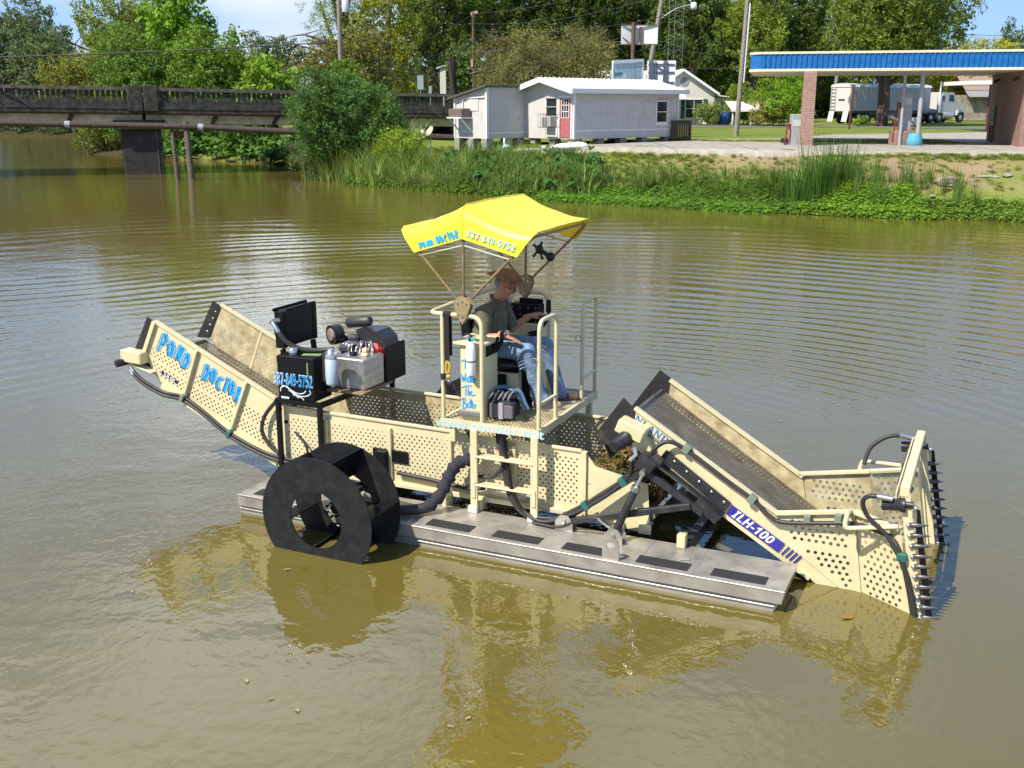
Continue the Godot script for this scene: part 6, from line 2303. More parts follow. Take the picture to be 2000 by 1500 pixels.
func graffiti(root: Node, word: String, t: Transform3D, w: float, h: float):
	var n := word.length()
	var k := 0
	for ly in [["paint_pale_blue", Color(0.40, 0.58, 0.70), 1.12, 0.0, Vector2(0.0, 0.002)], ["paint_dark_blue", Color(0.006, 0.03, 0.10), 0.80, 0.001, Vector2(-0.005, -0.006)], ["paint_cyan", Color(0.006, 0.27, 0.62), 0.60, 0.002, Vector2(0.002, 0.002)], ["paint_pale_blue", Color(0.40, 0.58, 0.70), 0.16, 0.003, Vector2(-0.01, 0.014)]]:
		var st := S()
		for i in n:
			var big := 1.12 if i == 0 else 1.0
			var wob := sin(i * 2.3 + n) * 0.02
			var tt := Transform2D(sin(i * 1.9) * 0.10, Vector2(w * 0.86 * big, h * big), 0.0, Vector2(i * w * 1.12 + (0.02 if i > 0 else 0.0), -h * 0.5 + wob) + ly[4])
			var ls := letter_strokes(word[i])
			if k == 3:
				ls = [[ls[0][0], ls[0][1] - 0.05, ls[0][2], ls[0][3] - 0.05]]
			fill_strokes(st, ls, tt, 0.026 * ly[2] * (h / 0.21) ** 0.5, t, ly[3])
		obj("painted_name", st, mat(ly[0], ly[1], 0.45), root)
		k += 1

func script_text(root: Node, t: Transform3D, sc: float):
	# brush lettering: The / Wetter / The / Better
	var words := [
		[[0.0, 0.78, 0.35, 0.95, 0.75, 0.9], [0.42, 0.95, 0.36, 0.2], [0.62, 0.9, 0.55, 0.2], [0.56, 0.45, 0.72, 0.55, 0.74, 0.2], [0.85, 0.35, 1.05, 0.5, 0.98, 0.6, 0.86, 0.4, 0.95, 0.2, 1.25, 0.3, 1.35, 0.1]],
		[[0.0, 0.8, 0.12, 0.2, 0.22, 0.65, 0.34, 0.2, 0.45, 0.95], [0.52, 0.4, 0.66, 0.5, 0.6, 0.6, 0.52, 0.4, 0.6, 0.2, 0.76, 0.3], [0.85, 0.95, 0.8, 0.2], [0.98, 0.95, 0.93, 0.2], [0.7, 0.66, 1.15, 0.72], [1.02, 0.4, 1.15, 0.52, 1.08, 0.6, 1.02, 0.4, 1.1, 0.2, 1.22, 0.25], [1.27, 0.55, 1.27, 0.2], [1.27, 0.42, 1.4, 0.55]],
		[[0.0, 0.72, 0.3, 0.9, 0.75, 1.0, 1.0, 0.95], [0.45, 0.92, 0.38, 0.1], [0.66, 0.85, 0.6, 0.15], [0.6, 0.45, 0.76, 0.5, 0.76, 0.15], [0.86, 0.4, 1.0, 0.5, 0.94, 0.58, 0.86, 0.36, 0.96, 0.16, 1.35, 0.3]],
		[[0.15, 0.95, 0.12, 0.1], [0.0, 0.85, 0.35, 1.0, 0.42, 0.8, 0.15, 0.55, 0.45, 0.5, 0.42, 0.2, 0.05, 0.05], [0.52, 0.4, 0.66, 0.5, 0.6, 0.6, 0.52, 0.4, 0.6, 0.2, 0.74, 0.25], [0.85, 0.95, 0.8, 0.2], [0.99, 0.95, 0.94, 0.2], [0.7, 0.66, 1.12, 0.72], [1.02, 0.4, 1.15, 0.52, 1.08, 0.6, 1.02, 0.4, 1.1, 0.2, 1.22, 0.25], [1.27, 0.55, 1.27, 0.2], [1.27, 0.42, 1.4, 0.55]]]
	var m := mat("paint_cyan", Color(0.006, 0.27, 0.62), 0.45)
	for i in 4:
		var st := S()
		fill_strokes(st, words[i], Transform2D(0.0, Vector2(sc, sc * 1.05), 0.05, Vector2(0, -i * sc * 1.14)), 0.0065, t, 0.0)
		obj("brush_lettering", st, m, root)

func front_conveyor(t: Node, cream: Material, creamr: Material, rubber: Material, belt: Material, beltlow: Material, steel: Material, hose: Material, teal: Material, bright: Material, black: Material):
	var root := thing_part("front_conveyor", t, Vector3.ZERO)
	var ang := atan2(0.58 - 1.41, 5.38 - 4.02)
	for z in [ZN, ZF]:
		var near: bool = z == ZN
		var out := 0.02 if near else -0.02
		var st := S()
		prism(st, P2([4.02, 1.41, 3.99, 1.05, 4.10, 0.985, 5.67, 0.036, 6.14, -0.27, 6.14, -0.12, 5.42, 0.365, 5.38, 0.58]), Transform3D(Basis(), Vector3(0, 0, z)), -0.004, 0.004)
		obj("side_wall", st, cream if near else creamr, root)
		st = S()
		bar(st, Vector3(4.01, 1.415, z), Vector3(5.38, 0.585, z), 0.05, 0.03)
		bar(st, Vector3(4.10, 0.99, z + out * 0.8), Vector3(5.67, 0.04, z + out * 0.8), 0.03, 0.03)
		obj("edge_rail", st, cream, root)
		# black rubber hood at the discharge end
		plate(root, "hood_flap", [4.015, 1.40, 3.90, 1.50, 3.66, 1.16, 3.70, 1.02, 3.99, 1.05] if near else [4.02, 1.43, 3.90, 1.505, 3.62, 1.10, 3.70, 0.98, 3.97, 1.03], z + out * 0.4, 0.012, rubber)
	var hd := S()
	bar(hd, Vector3(3.68, 1.10, -1.315), Vector3(3.78, 0.90, -1.315), 1.13, 0.012)
	obj("hood_curtain", hd, rubber, root)
	var n := Basis(Vector3(0, 0, 1), atan2(-0.64, 1.0))
	var f := Transform3D(n * Basis(Vector3(1, 0, 0), Vector3(0, 0, -1), Vector3(0, 1, 0)), Vector3(3.93, 1.315, 0))
	var st2 := S()
	perf(st2, P2([0.0, 0.77, 2.62, 0.77, 2.62, 1.86, 0.0, 1.86]), f, 0.044, 0.034, 0.015, 0.0105, 0.01)
	obj("wire_belt", st2, belt, root)
	mbox(root, "belt_pan", n * Vector3(1.3, -0.09, 0) + Vector3(3.93, 1.315, -1.315), Vector3(2.5, 0.01, 1.06), beltlow, n)
	mtube(root, "head_roller", [Vector3(3.93, 1.25, -0.78), Vector3(3.93, 1.25, -1.85)], 0.06, steel, 14)
	# near motor block
	mbox(root, "bearing_block", Vector3(4.02, 1.235, -0.66), Vector3(0.27, 0.13, 0.18), cream, Basis(Vector3(0, 0, 1), -0.35), 0.012)
	var gp := S()
	prism(gp, P2([4.08, 1.27, 4.22, 1.04, 4.02, 1.08]), Transform3D(Basis(), Vector3(0, 0, -0.70)), -0.05, 0.05)
	obj("gusset", gp, cream, root)
	var m := S()
	lathe(m, Vector3(3.99, 1.17, -0.62), Vector3(-0.35, -0.25, 1.0), [[0.0, 0.075], [0.05, 0.075], [0.06, 0.06], [0.18, 0.06], [0.19, 0.052], [0.22, 0.05], [0.22, 0.03]], 16)
	obj("drive_motor", m, mat("motor_black", Color(0.02, 0.02, 0.022), 0.4), root)
	mtube(root, "fitting", [Vector3(4.07, 1.10, -0.55), Vector3(4.10, 1.04, -0.54), Vector3(4.05, 0.98, -0.52)], 0.024, bright, 8)
	# hoses along the side
	mtube(root, "hose", spline([Vector3(4.19, 0.93, -0.62), Vector3(4.24, 1.08, -0.62), Vector3(4.36, 1.16, -0.66), Vector3(4.52, 1.09, -0.70), Vector3(4.9, 0.85, -0.71), Vector3(5.15, 0.70, -0.71), Vector3(5.30, 0.58, -0.70), Vector3(5.45, 0.55, -0.69), Vector3(5.98, 0.64, -0.67)]), 0.02, hose, 8)
	for q in [[4.52, 1.10], [5.13, 0.715]]:
		mbox(root, "hose_clamp", Vector3(q[0], q[1], -0.71), Vector3(0.07, 0.08, 0.07), mat("clamp_green_grey", Color(0.16, 0.20, 0.15), 0.6), Basis(Vector3(0, 0, 1), ang))
	# bolted black rail along the lower edge
	var ra := Vector3(4.30, 1.02, -0.722)
	var rb := Vector3(4.92, 0.60, -0.722)
	var st3 := S()
	bar(st3, ra, rb, 0.02, 0.10, Vector3(0.56, 0.83, 0), 0.004)
	bar(st3, ra + Vector3(-0.045, -0.075, 0.02), rb + Vector3(-0.03, -0.07, 0.02), 0.06, 0.018, Vector3(0.56, 0.83, 0))
	var rail := obj("mount_rail", st3, steel, root)
	st3 = S()
	for i in 5:
		ball(st3, ra.lerp(rb, 0.18 + i * 0.19) + Vector3(0, 0.02, 0.016), Vector3(0.016, 0.016, 0.012), 4)
	obj("bolt", st3, bright, rail)
	# printed strips: model number and maker's name
	var dang := atan2(0.212 - 0.613, 5.429 - 4.985)
	var df := Basis(Vector3(0, 0, 1), atan2(-0.94, 1.57))
	var dc := Vector3(5.17, 0.43, ZN + 0.018)
	mbox(root, "model_strip", dc, Vector3(0.56, 0.105, 0.003), mat("decal_blue", Color(0.022, 0.020, 0.26), 0.35), df, 0.0)
	var it := df * Basis(Vector3(1, 0, 0), Vector3(0.25, 1, 0), Vector3(0, 0, 1))
	inst("lettering", text_mesh("ILH-100", 0.083, 0.002), mat("decal_white", Color(0.78, 0.78, 0.8), 0.4), root, Transform3D(it, dc + df * Vector3(-0.02, 0.0, 0.003)))
	for i in 4:
		mbox(root, "model_stripe", dc + df * Vector3(0.32 + i * 0.042, 0.0, 0.0), Vector3(0.014, 0.105, 0.003), mat("decal_blue", Color(0.022, 0.020, 0.26), 0.35), df * Basis(Vector3(0, 0, 1), -0.12), 0.0)
	var lf := Basis(Vector3(0, 0, 1), ang)
	inst("lettering", text_mesh("INLAND", 0.072, 0.002, true, true), mat("decal_mid_blue", Color(0.02, 0.15, 0.42), 0.4), root, Transform3D(lf, Vector3(4.155, 1.235, ZN + 0.006)))
	inst("lettering", text_mesh("LAKE HARVESTERS", 0.026, 0.002), mat("decal_navy", Color(0.012, 0.012, 0.10), 0.4), root, Transform3D(lf, Vector3(4.13, 1.185, ZN + 0.006)))

func header(t: Node, cream: Material, creamr: Material, steel: Material, hose: Material, teal: Material, bright: Material, black: Material):
	var root := thing_part("cutter_header", t, Vector3.ZERO)
	for side in 2:
		var near := side == 0
		var z := ZN if near else ZF
		var ze := -0.49 if near else -2.14
		var out := 1.0 if near else -1.0
		# main perforated cheek
		var w := S()
		perf(w, P2([5.37, 0.61, 5.42, 0.345, 6.12, -0.13, 5.995, 0.715]), Transform3D(Basis(), Vector3(0, 0, z + 0.012 * out)), 0.062, 0.052, 0.0165, 0.0165, 0.035, -1e9, 0.6)
		obj("cheek", w, cream if near else creamr, root)
		# flared front cheek, from the fold to the cutter post
		var a := Vector3(5.995, 0.715, z)
		var b := Vector3(6.40, 0.72, ze)
		var c := Vector3(6.62, -0.35, ze)
		var d := Vector3(6.14, -0.30, z)
		var ux := (b - a).normalized()
		var nrm := ux.cross(d - a).normalized()
		var uy := nrm.cross(ux)
		var fr := Transform3D(Basis(ux, uy, nrm), a)
		var inv := fr.affine_inverse()
		var poly := PackedVector2Array()
		for p in [a, b, c, d]:
			var q: Vector3 = inv * p
			poly.append(Vector2(q.x, q.y))
		w = S()
		perf(w, poly, fr, 0.066, 0.058, 0.0165, 0.0165, 0.03)
		obj("flared_cheek", w, cream if near else creamr, root)
		w = S()
		bar(w, Vector3(5.34, 0.605, z + 0.01 * out), Vector3(5.995, 0.725, z + 0.01 * out), 0.07, 0.022)
		bar(w, Vector3(5.995, 0.725, z + 0.01 * out), Vector3(6.40, 0.725, ze), 0.07, 0.022)
		bar(w, Vector3(5.995, 0.70, z + 0.02 * out), Vector3(6.14, -0.3, z + 0.02 * out), 0.03, 0.012, Vector3(0, 0, 1))
		obj("top_flange", w, cream, root)
		# cutter post and sickle with pointed guards
		w = S()
		bar(w, Vector3(6.41, 1.05, ze + 0.01 * out), Vector3(6.655, -0.40, ze + 0.01 * out), 0.03, 0.075, Vector3(1, 0.17, 0))
		bar(w, Vector3(6.385, 1.05, ze - 0.015 * out), Vector3(6.63, -0.40, ze - 0.015 * out), 0.012, 0.05, Vector3(0, 0, 1))
		var po := obj("cutter_post", w, cream, root)
		var s0 := Vector3(6.49, 0.86, ze + 0.03 * out)
		var s1 := Vector3(6.735, -0.36, ze + 0.03 * out)
		mbar(root, "sickle_bar", s0 + Vector3(0.02, 0.06, 0), s1 + Vector3(0.02, 0, 0), 0.02, 0.05, black, Vector3(1, 0.2, 0))
		for i in 14:
			var p := s0.lerp(s1, 0.06 + i * 0.072)
			w = S()
			var dir := Vector3(0.98, 0.12, 0)
			lathe(w, p - dir * 0.055, dir, [[0.0, 0.004], [0.012, 0.02], [0.05, 0.024], [0.09, 0.021], [0.15, 0.006], [0.17, 0.001]], 8)
			var g := obj("guard", w, mat("guard_steel", Color(0.11, 0.105, 0.11), 0.4, 0.5), root)
			w = S()
			ball(w, p - dir * 0.05 + Vector3(0, 0, 0.012 * out), Vector3(0.018, 0.018, 0.018), 5)
			obj("bolt", w, bright, g)
		# sickle drive motor with pitman
		w = S()
		var mc := Vector3(6.30, 0.935, ze + 0.02 * out)
		lathe(w, mc + Vector3(-0.06, -0.01, 0), Vector3(1, 0.12, 0), [[0.0, 0.045], [0.0, 0.052], [0.13, 0.052], [0.14, 0.065], [0.18, 0.065], [0.18, 0.03], [0.24, 0.03]], 14)
		obj("sickle_motor", w, mat("motor_black", Color(0.02, 0.02, 0.022), 0.4), root)
		w = S()
		ball(w, mc + Vector3(0.2, 0.0, 0.02), Vector3(0.022, 0.022, 0.022), 5)
		tube(w, [mc + Vector3(0.2, 0, 0.02), Vector3(6.515, 0.80, ze + 0.03 * out)], 0.012, 6)
		obj("pitman", w, bright, root)
		# bent tube guard loop outside the cheek
		var zo := ze + 0.02 * out
		if near:
			mtube(root, "guard_loop", rounded([Vector3(5.97, 0.74, z + 0.05), Vector3(5.965, 0.77, -0.52), Vector3(5.955, 0.65, -0.50), Vector3(6.38, 0.75, zo)], 0.05), 0.021, cream, 8)
			mtube(root, "hose", spline([Vector3(5.98, 0.64, -0.66), Vector3(6.15, 0.66, -0.58), Vector3(6.33, 0.62, -0.52), Vector3(6.42, 0.50, -0.47), Vector3(6.50, 0.25, -0.46), Vector3(6.57, -0.05, -0.46), Vector3(6.62, -0.3, -0.46)]), 0.022, hose, 8)
			mtube(root, "hose", spline([Vector3(6.30, 0.99, -0.42), Vector3(6.15, 1.0, -0.42), Vector3(6.09, 0.93, -0.44), Vector3(6.14, 0.80, -0.46), Vector3(6.30, 0.66, -0.46), Vector3(6.44, 0.45, -0.43), Vector3(6.53, 0.2, -0.43), Vector3(6.60, -0.1, -0.43)]), 0.02, hose, 8)
			mtube(root, "fitting", [Vector3(6.20, 1.0, -0.42), Vector3(6.32, 1.0, -0.42)], 0.026, bright, 8)
			mbox(root, "hose_clamp", Vector3(6.43, 0.50, -0.45), Vector3(0.08, 0.07, 0.07), teal)
			mbox(root, "hose_clamp", Vector3(5.62, 0.60, -0.70), Vector3(0.06, 0.1, 0.06), mat("clamp_green_grey", Color(0.16, 0.20, 0.15), 0.6))
			mbox(root, "hose_clamp", Vector3(5.88, 0.65, -0.69), Vector3(0.06, 0.1, 0.06), mat("clamp_green_grey", Color(0.16, 0.20, 0.15), 0.6))
		else:
			mtube(root, "hose", spline([Vector3(6.36, 1.03, -2.10), Vector3(6.15, 1.05, -2.06), Vector3(5.98, 0.93, -2.02), Vector3(5.93, 0.76, -1.96)]), 0.02, hose, 8)
			mtube(root, "fitting", [Vector3(6.22, 1.06, -2.07), Vector3(6.36, 1.04, -2.10)], 0.024, bright, 8)
			mtube(root, "guard_loop", rounded([Vector3(5.9, 0.73, z - 0.03), Vector3(5.9, 0.75, -2.1), Vector3(6.25, 0.74, ze)], 0.05), 0.02, cream, 8)
	# bar across the top joining the two posts
	mbar(root, "top_crossbar", Vector3(6.405, 1.06, -0.46), Vector3(6.405, 1.06, -2.17), 0.075, 0.09, cream, Vector3.UP, 0.006)
	var lip := S()
	bar(lip, Vector3(6.34, 1.0, -0.47), Vector3(6.34, 1.0, -2.16), 0.012, 0.09)
	obj("crossbar_lip", lip, cream, root)
	mtube(root, "hose", spline([Vector3(6.33, 0.97, -0.9), Vector3(6.33, 0.98, -1.4), Vector3(6.34, 1.0, -1.95)]), 0.02, hose, 7)
	for zz in [-1.0, -1.85]:
		mbox(root, "hose_clamp", Vector3(6.34, 0.96, zz), Vector3(0.06, 0.08, 0.07), teal)
	# blue cord coiled on the near cheek's front
	var cord := mat("blue_cord", Color(0.10, 0.24, 0.32), 0.7)
	var ring := []
	for i in 15:
		var a := TAU * i / 14.0
		ring.append(Vector3(6.43 + 0.02 * cos(a * 3.0), 0.88 + sin(a) * 0.15, -0.66 + cos(a) * 0.13))
	mtube(root, "cord_coil", ring, 0.012, cord, 6)
	# bottom cutter bar below the water
	mbar(root, "floor_sickle", Vector3(6.66, -0.40, -0.5), Vector3(6.66, -0.40, -2.13), 0.08, 0.03, steel)

func lift_arms(t: Node, steel: Material, bright: Material, alu: Material, hose: Material, teal: Material, cream: Material):
	for side in 2:
		var k := 1.0 if side == 0 else -1.0
		var f := func(v: Vector3) -> Vector3: return v if side == 0 else Vector3(v.x, v.y, -2.63 - v.z)
		var root := thing_part("lift_linkage", t, Vector3.ZERO)
		for q in [[3.965, -0.40, 0.17], [3.43, -0.535, 0.18]]:
			var st := S()
			for dz in [-0.05, 0.05]:
				prism(st, P2([q[0] - 0.088, 0.21, q[0] + 0.088, 0.21, q[0] + 0.088, 0.30, q[0] + 0.04, 0.36, q[0] - 0.04, 0.36, q[0] - 0.088, 0.30]), Transform3D(Basis(), f.call(Vector3(0, 0, q[1] + dz))), -0.008, 0.008)
			obj("lug", st, alu, root)
			st = S()
			lathe(st, f.call(Vector3(q[0], 0.305, q[1] - 0.08)), Vector3(0, 0, k), [[0.0, 0.022], [0.17, 0.022], [0.17, 0.012]], 10)
			obj("pin", st, bright, root)
		mbar(root, "upper_arm", f.call(Vector3(3.40, 0.29, -0.56)), f.call(Vector3(4.15, 0.87, -0.58)), 0.055, 0.06, steel)
		mbar(root, "lower_arm", f.call(Vector3(3.44, 0.285, -0.535)), f.call(Vector3(4.62, 0.62, -0.56)), 0.055, 0.06, steel)
		mbar(root, "link_arm", f.call(Vector3(4.20, 0.86, -0.60)), f.call(Vector3(4.72, 0.55, -0.60)), 0.06, 0.06, steel)
		mbar(root, "link_foot", f.call(Vector3(4.66, 0.66, -0.64)), f.call(Vector3(4.86, 0.50, -0.64)), 0.10, 0.09, steel)
		mbox(root, "knuckle", f.call(Vector3(4.19, 0.95, -0.58)), Vector3(0.17, 0.16, 0.12), steel, Basis(Vector3(0, 0, 1), -0.55), 0.012)
		mbox(root, "knuckle_cap", f.call(Vector3(4.27, 0.98, -0.62)), Vector3(0.12, 0.07, 0.14), steel, Basis(Vector3(0, 0, 1), -0.55), 0.01)
		mtube(root, "cylinder_barrel", [f.call(Vector3(3.975, 0.34, -0.42)), f.call(Vector3(4.12, 0.735, -0.50))], 0.036, steel, 12)
		mtube(root, "cylinder_rod", [f.call(Vector3(4.115, 0.72, -0.50)), f.call(Vector3(4.185, 0.90, -0.53))], 0.017, bright, 10)
		var st := S()
		lathe(st, f.call(Vector3(4.12, 0.735, -0.50)) - Vector3(0.012, 0.03, 0), Vector3(0.36, 0.93, 0), [[0.0, 0.042], [0.05, 0.042]], 12)
		lathe(st, f.call(Vector3(4.185, 0.895, -0.53)) - Vector3(0, 0, 0.06), Vector3(0, 0, 1), [[0.0, 0.03], [0.13, 0.03], [0.13, 0.02]], 6)
		obj("gland", st, bright if side == 0 else steel, root)
		if side == 1: continue
		# hydraulic hoses along the arm
		for q in [[0.0, 0.0], [0.03, -0.03]]:
			mtube(root, "hose", spline([Vector3(2.72, 1.0, -0.62), Vector3(2.80, 0.72, -0.60), Vector3(2.86, 0.48, -0.57), Vector3(3.0, 0.30, -0.55), Vector3(3.22, 0.25, -0.52), Vector3(3.48, 0.36 + q[0], -0.53 + q[1]), Vector3(3.80, 0.58 + q[0], -0.55 + q[1]), Vector3(4.02, 0.80 + q[0], -0.56 + q[1]), Vector3(4.06, 0.97, -0.53)]), 0.02, hose, 8)
		mtube(root, "hose", spline([Vector3(2.68, 1.0, -0.66), Vector3(2.77, 0.70, -0.64), Vector3(2.84, 0.42, -0.60), Vector3(3.05, 0.27, -0.57), Vector3(3.40, 0.31, -0.58), Vector3(3.72, 0.56, -0.60), Vector3(4.05, 0.82, -0.62), Vector3(4.19, 0.93, -0.63)]), 0.02, hose, 8)
		mtube(root, "hose", spline([Vector3(3.10, 0.235, -0.49), Vector3(3.40, 0.25, -0.46), Vector3(3.62, 0.38, -0.42), Vector3(3.80, 0.42, -0.40), Vector3(3.92, 0.35, -0.40)]), 0.013, hose, 7)
		mtube(root, "fitting", [Vector3(3.80, 0.42, -0.40), Vector3(3.93, 0.345, -0.40)], 0.016, bright, 7)
		for q in [[3.62, 0.47], [3.98, 0.76]]:
			mbox(root, "hose_clamp", Vector3(q[0], q[1], -0.56), Vector3(0.06, 0.09, 0.1), teal, Basis(Vector3(0, 0, 1), 0.66))

func platform(t: Node, cream: Material, alu: Material, hose: Material, black: Material, bright: Material):
	var root := thing_part("operator_platform", t, Vector3.ZERO)
	var x0 := 2.08
	var x1 := 3.13
	var z0 := -0.59
	var z1 := -2.17
	var yt := 1.125
	var st := S()
	bar(st, Vector3(x0, yt - 0.035, z0), Vector3(x1, yt - 0.035, z0), 0.03, 0.075)
	bar(st, Vector3(x0, yt - 0.035, z1), Vector3(x1, yt - 0.035, z1), 0.03, 0.075)
	bar(st, Vector3(x0 + 0.015, yt - 0.035, z0), Vector3(x0 + 0.015, yt - 0.035, z1), 0.03, 0.075)
	bar(st, Vector3(x1 - 0.015, yt - 0.035, z0), Vector3(x1 - 0.015, yt - 0.035, z1), 0.03, 0.075)
	bar(st, Vector3(2.6, yt - 0.045, z0), Vector3(2.6, yt - 0.045, z1), 0.04, 0.05)
	obj("edge_frame", st, cream, root)
	# expanded metal floor
	st = S()
	var f := Transform3D(Basis(Vector3(1, 0, 0), Vector3(0, 0, -1), Vector3(0, 1, 0)), Vector3(0, yt - 0.008, 0))
	perf(st, P2([x0, -z0, x1, -z0, x1, -z1, x0, -z1]), f, 0.042, 0.0285, 0.0165, 0.0105, 0.015, -1e9, 1e9, true, false)
	obj("mesh_floor", st, mat("cream_grating", Color(0.56, 0.48, 0.28), 0.5, 0.0, 0.25, "cloud", 1.2), root)
	inst("lettering", text_mesh("www.ponddr.net", 0.078, 0.002), mat("pale_blue_letter", Color(0.40, 0.56, 0.66), 0.4), root, Transform3D(Basis().scaled(Vector3(1.32, 1, 1)), Vector3(2.605, yt - 0.038, z0 + 0.0165)))
	# ladder
	for x in [2.45, 3.09]:
		mbar(root, "ladder_stile", Vector3(x, 0.23, -0.565), Vector3(x, 1.06, -0.565), 0.03, 0.075, cream, Vector3(1, 0, 0))
		mbox(root, "ladder_foot", Vector3(x - 0.01, 0.245, -0.555), Vector3(0.10, 0.07, 0.05), mat("foot_white", Color(0.66, 0.62, 0.52), 0.5))
		mbox(root, "slotted_joint", Vector3(x, 0.45, -0.545), Vector3(0.045, 0.17, 0.012), cream)
	for y in [0.50, 0.79]:
		mbox(root, "ladder_step", Vector3(2.77, y, -0.60), Vector3(0.62, 0.02, 0.12), cream)
	# legs on the far side and hidden near legs
	for q in [[2.2, -2.1], [3.06, -2.12], [2.2, -0.62]]:
		mbar(root, "leg", Vector3(q[0], 0.21 if q[1] < -1.0 else 0.9, q[1]), Vector3(q[0], 1.06, q[1]), 0.06, 0.06, cream, Vector3(1, 0, 0))
	# front hoops
	for q in [[-0.64, -1.06], [-1.78, -2.17]]:
		mtube(root, "front_hoop", rounded([Vector3(3.10, 1.09, q[0]), Vector3(3.10, 2.165, q[0]), Vector3(3.10, 2.165, q[1]), Vector3(3.10, 1.09, q[1])], 0.11), 0.021, cream, 10)
		mtube(root, "hoop_bar", [Vector3(3.10, 1.36, q[0]), Vector3(3.10, 1.36, q[1])], 0.017, cream, 8)
		st = S()
		var rg := []
		for i in 9:
			var a := TAU * i / 8.0
			rg.append(Vector3(3.06 + cos(a) * 0.03, 1.78 + sin(a) * 0.035, q[0] + 0.02))
		tube(st, rg, 0.0045, 5)
		obj("chain_ring", st, mat("ring_grey", Color(0.25, 0.25, 0.24), 0.5, 0.3), root)
	# near side rail, tie tube to the far side, far side hoop
	mtube(root, "side_rail", rounded([Vector3(2.525, 1.09, -0.6), Vector3(2.525, 2.165, -0.6), Vector3(1.96, 2.165, -0.6), Vector3(1.96, 2.19, -2.05), Vector3(2.60, 2.165, -2.08), Vector3(2.60, 1.09, -2.08)], 0.12), 0.022, cream, 10)
	mtube(root, "rail_post", [Vector3(2.105, 1.09, -0.6), Vector3(2.105, 2.165, -0.6)], 0.021, cream, 10)
	mtube(root, "rail_post", [Vector3(2.16, 1.09, -2.06), Vector3(2.16, 2.17, -2.06)], 0.021, cream, 10)
	st = S()
	tube(st, [Vector3(2.105, 1.52, -0.6), Vector3(2.105, 1.58, -0.6)], 0.026, 10)
	obj("post_sleeve", st, mat("dark_steel", Color(0.045, 0.047, 0.055), 0.42, 0.3), root)
	# near pedestal with brush lettering
	var ped := mbox(t, "pedestal", Vector3(2.385, 1.495, -0.825), Vector3(0.235, 0.74, 0.36), cream, Basis(), 0.012)
	mbox(ped, "lid", Vector3(2.36, 1.882, -0.83), Vector3(0.33, 0.03, 0.44), cream, Basis(Vector3(0, 0, 1), -0.03))
	mbox(ped, "kick_bar", Vector3(2.375, 1.20, -0.625), Vector3(0.25, 0.045, 0.03), mat("dark_grey_bar", Color(0.16, 0.155, 0.15), 0.5))
	mbox(ped, "side_panel", Vector3(2.262, 1.66, -0.83), Vector3(0.012, 0.4, 0.3), mat("panel_grey", Color(0.30, 0.30, 0.29), 0.6))
	script_text(ped, Transform3D(Basis(), Vector3(2.285, 1.61, -0.6435)), 0.113)
	mbox(ped, "switch_panel", Vector3(2.507, 1.80, -0.86), Vector3(0.012, 0.10, 0.26), black)
	mtube(ped, "lever", [Vector3(2.51, 1.78, -0.96), Vector3(2.56, 1.86, -0.97), Vector3(2.565, 1.96, -0.97)], 0.02, black, 8)
	mtube(ped, "lever", [Vector3(2.51, 1.78, -0.90), Vector3(2.55, 1.86, -0.90), Vector3(2.55, 1.92, -0.90)], 0.015, black, 8)
	# far console
	var con := mbox(t, "console", Vector3(2.42, 1.50, -1.96), Vector3(0.36, 0.74, 0.2), cream, Basis(), 0.012)
	mbox(con, "valve_box", Vector3(2.40, 1.955, -1.96), Vector3(0.34, 0.23, 0.14), black, Basis(), 0.01)
	mbox(con, "valve_box_back", Vector3(2.43, 2.09, -2.0), Vector3(0.27, 0.05, 0.03), black)
	st = S()
	for i in 3:
		for k in 4:
			ball(st, Vector3(2.26 + k * 0.09, 2.03 - i * 0.07, -1.885), Vector3(0.008, 0.008, 0.006), 4)
	obj("switch", st, mat("switch_pale", Color(0.35, 0.34, 0.33), 0.4, 0.4), con)
	st = S()
	for i in 5:
		for k in 3:
			box(st, Vector3(2.49 + k * 0.04 - i * 0.015, 1.78 - i * 0.035 + k * 0.01, -1.84), Vector3(0.03, 0.022, 0.06), Basis(Vector3(0, 0, 1), 0.3), 0.004)
	obj("key_block", st, black, con)
	mtube(con, "cable", spline([Vector3(2.56, 2.0, -1.95), Vector3(2.62, 1.9, -1.96), Vector3(2.57, 1.8, -1.93), Vector3(2.55, 1.7, -1.9)]), 0.018, black, 7)
	st = S()
	for i in 4:
		lathe(st, Vector3(2.6, 1.98 + i * 0.03, -2.08), Vector3(0.3, 0.2, 1), [[0.0, 0.02], [0.05, 0.03]], 8)
	obj("clamp_knob", st, black, con)
	# seat on its post
	var seat := thing_part("seat", t, Vector3.ZERO)
	var sm := mat("black_vinyl", Color(0.014, 0.014, 0.016), 0.35)
	st = S()
	ball(st, Vector3(2.38, 1.575, -1.35), Vector3(0.32, 0.075, 0.27), 10)
	obj("cushion", st, sm, seat)
	st = S()
	box(st, Vector3(2.08, 1.80, -1.35), Vector3(0.10, 0.46, 0.46), Basis(Vector3(0, 0, 1), 0.14), 0.045)
	obj("backrest", st, sm, seat)
	mbox(seat, "seat_box", Vector3(2.42, 1.31, -1.37), Vector3(0.42, 0.37, 0.38), cream)
	mbox(seat, "seat_box_grille", Vector3(2.42, 1.33, -1.17), Vector3(0.2, 0.3, 0.02), black)
	mbox(seat, "slide_plate", Vector3(2.42, 1.51, -1.36), Vector3(0.4, 0.03, 0.36), black)
	mtube(seat, "post", [Vector3(2.65, 1.13, -1.35), Vector3(2.65, 1.52, -1.35)], 0.05, black, 10)
	mbox(seat, "foot_valve", Vector3(2.72, 1.16, -1.38), Vector3(0.16, 0.08, 0.12), black)
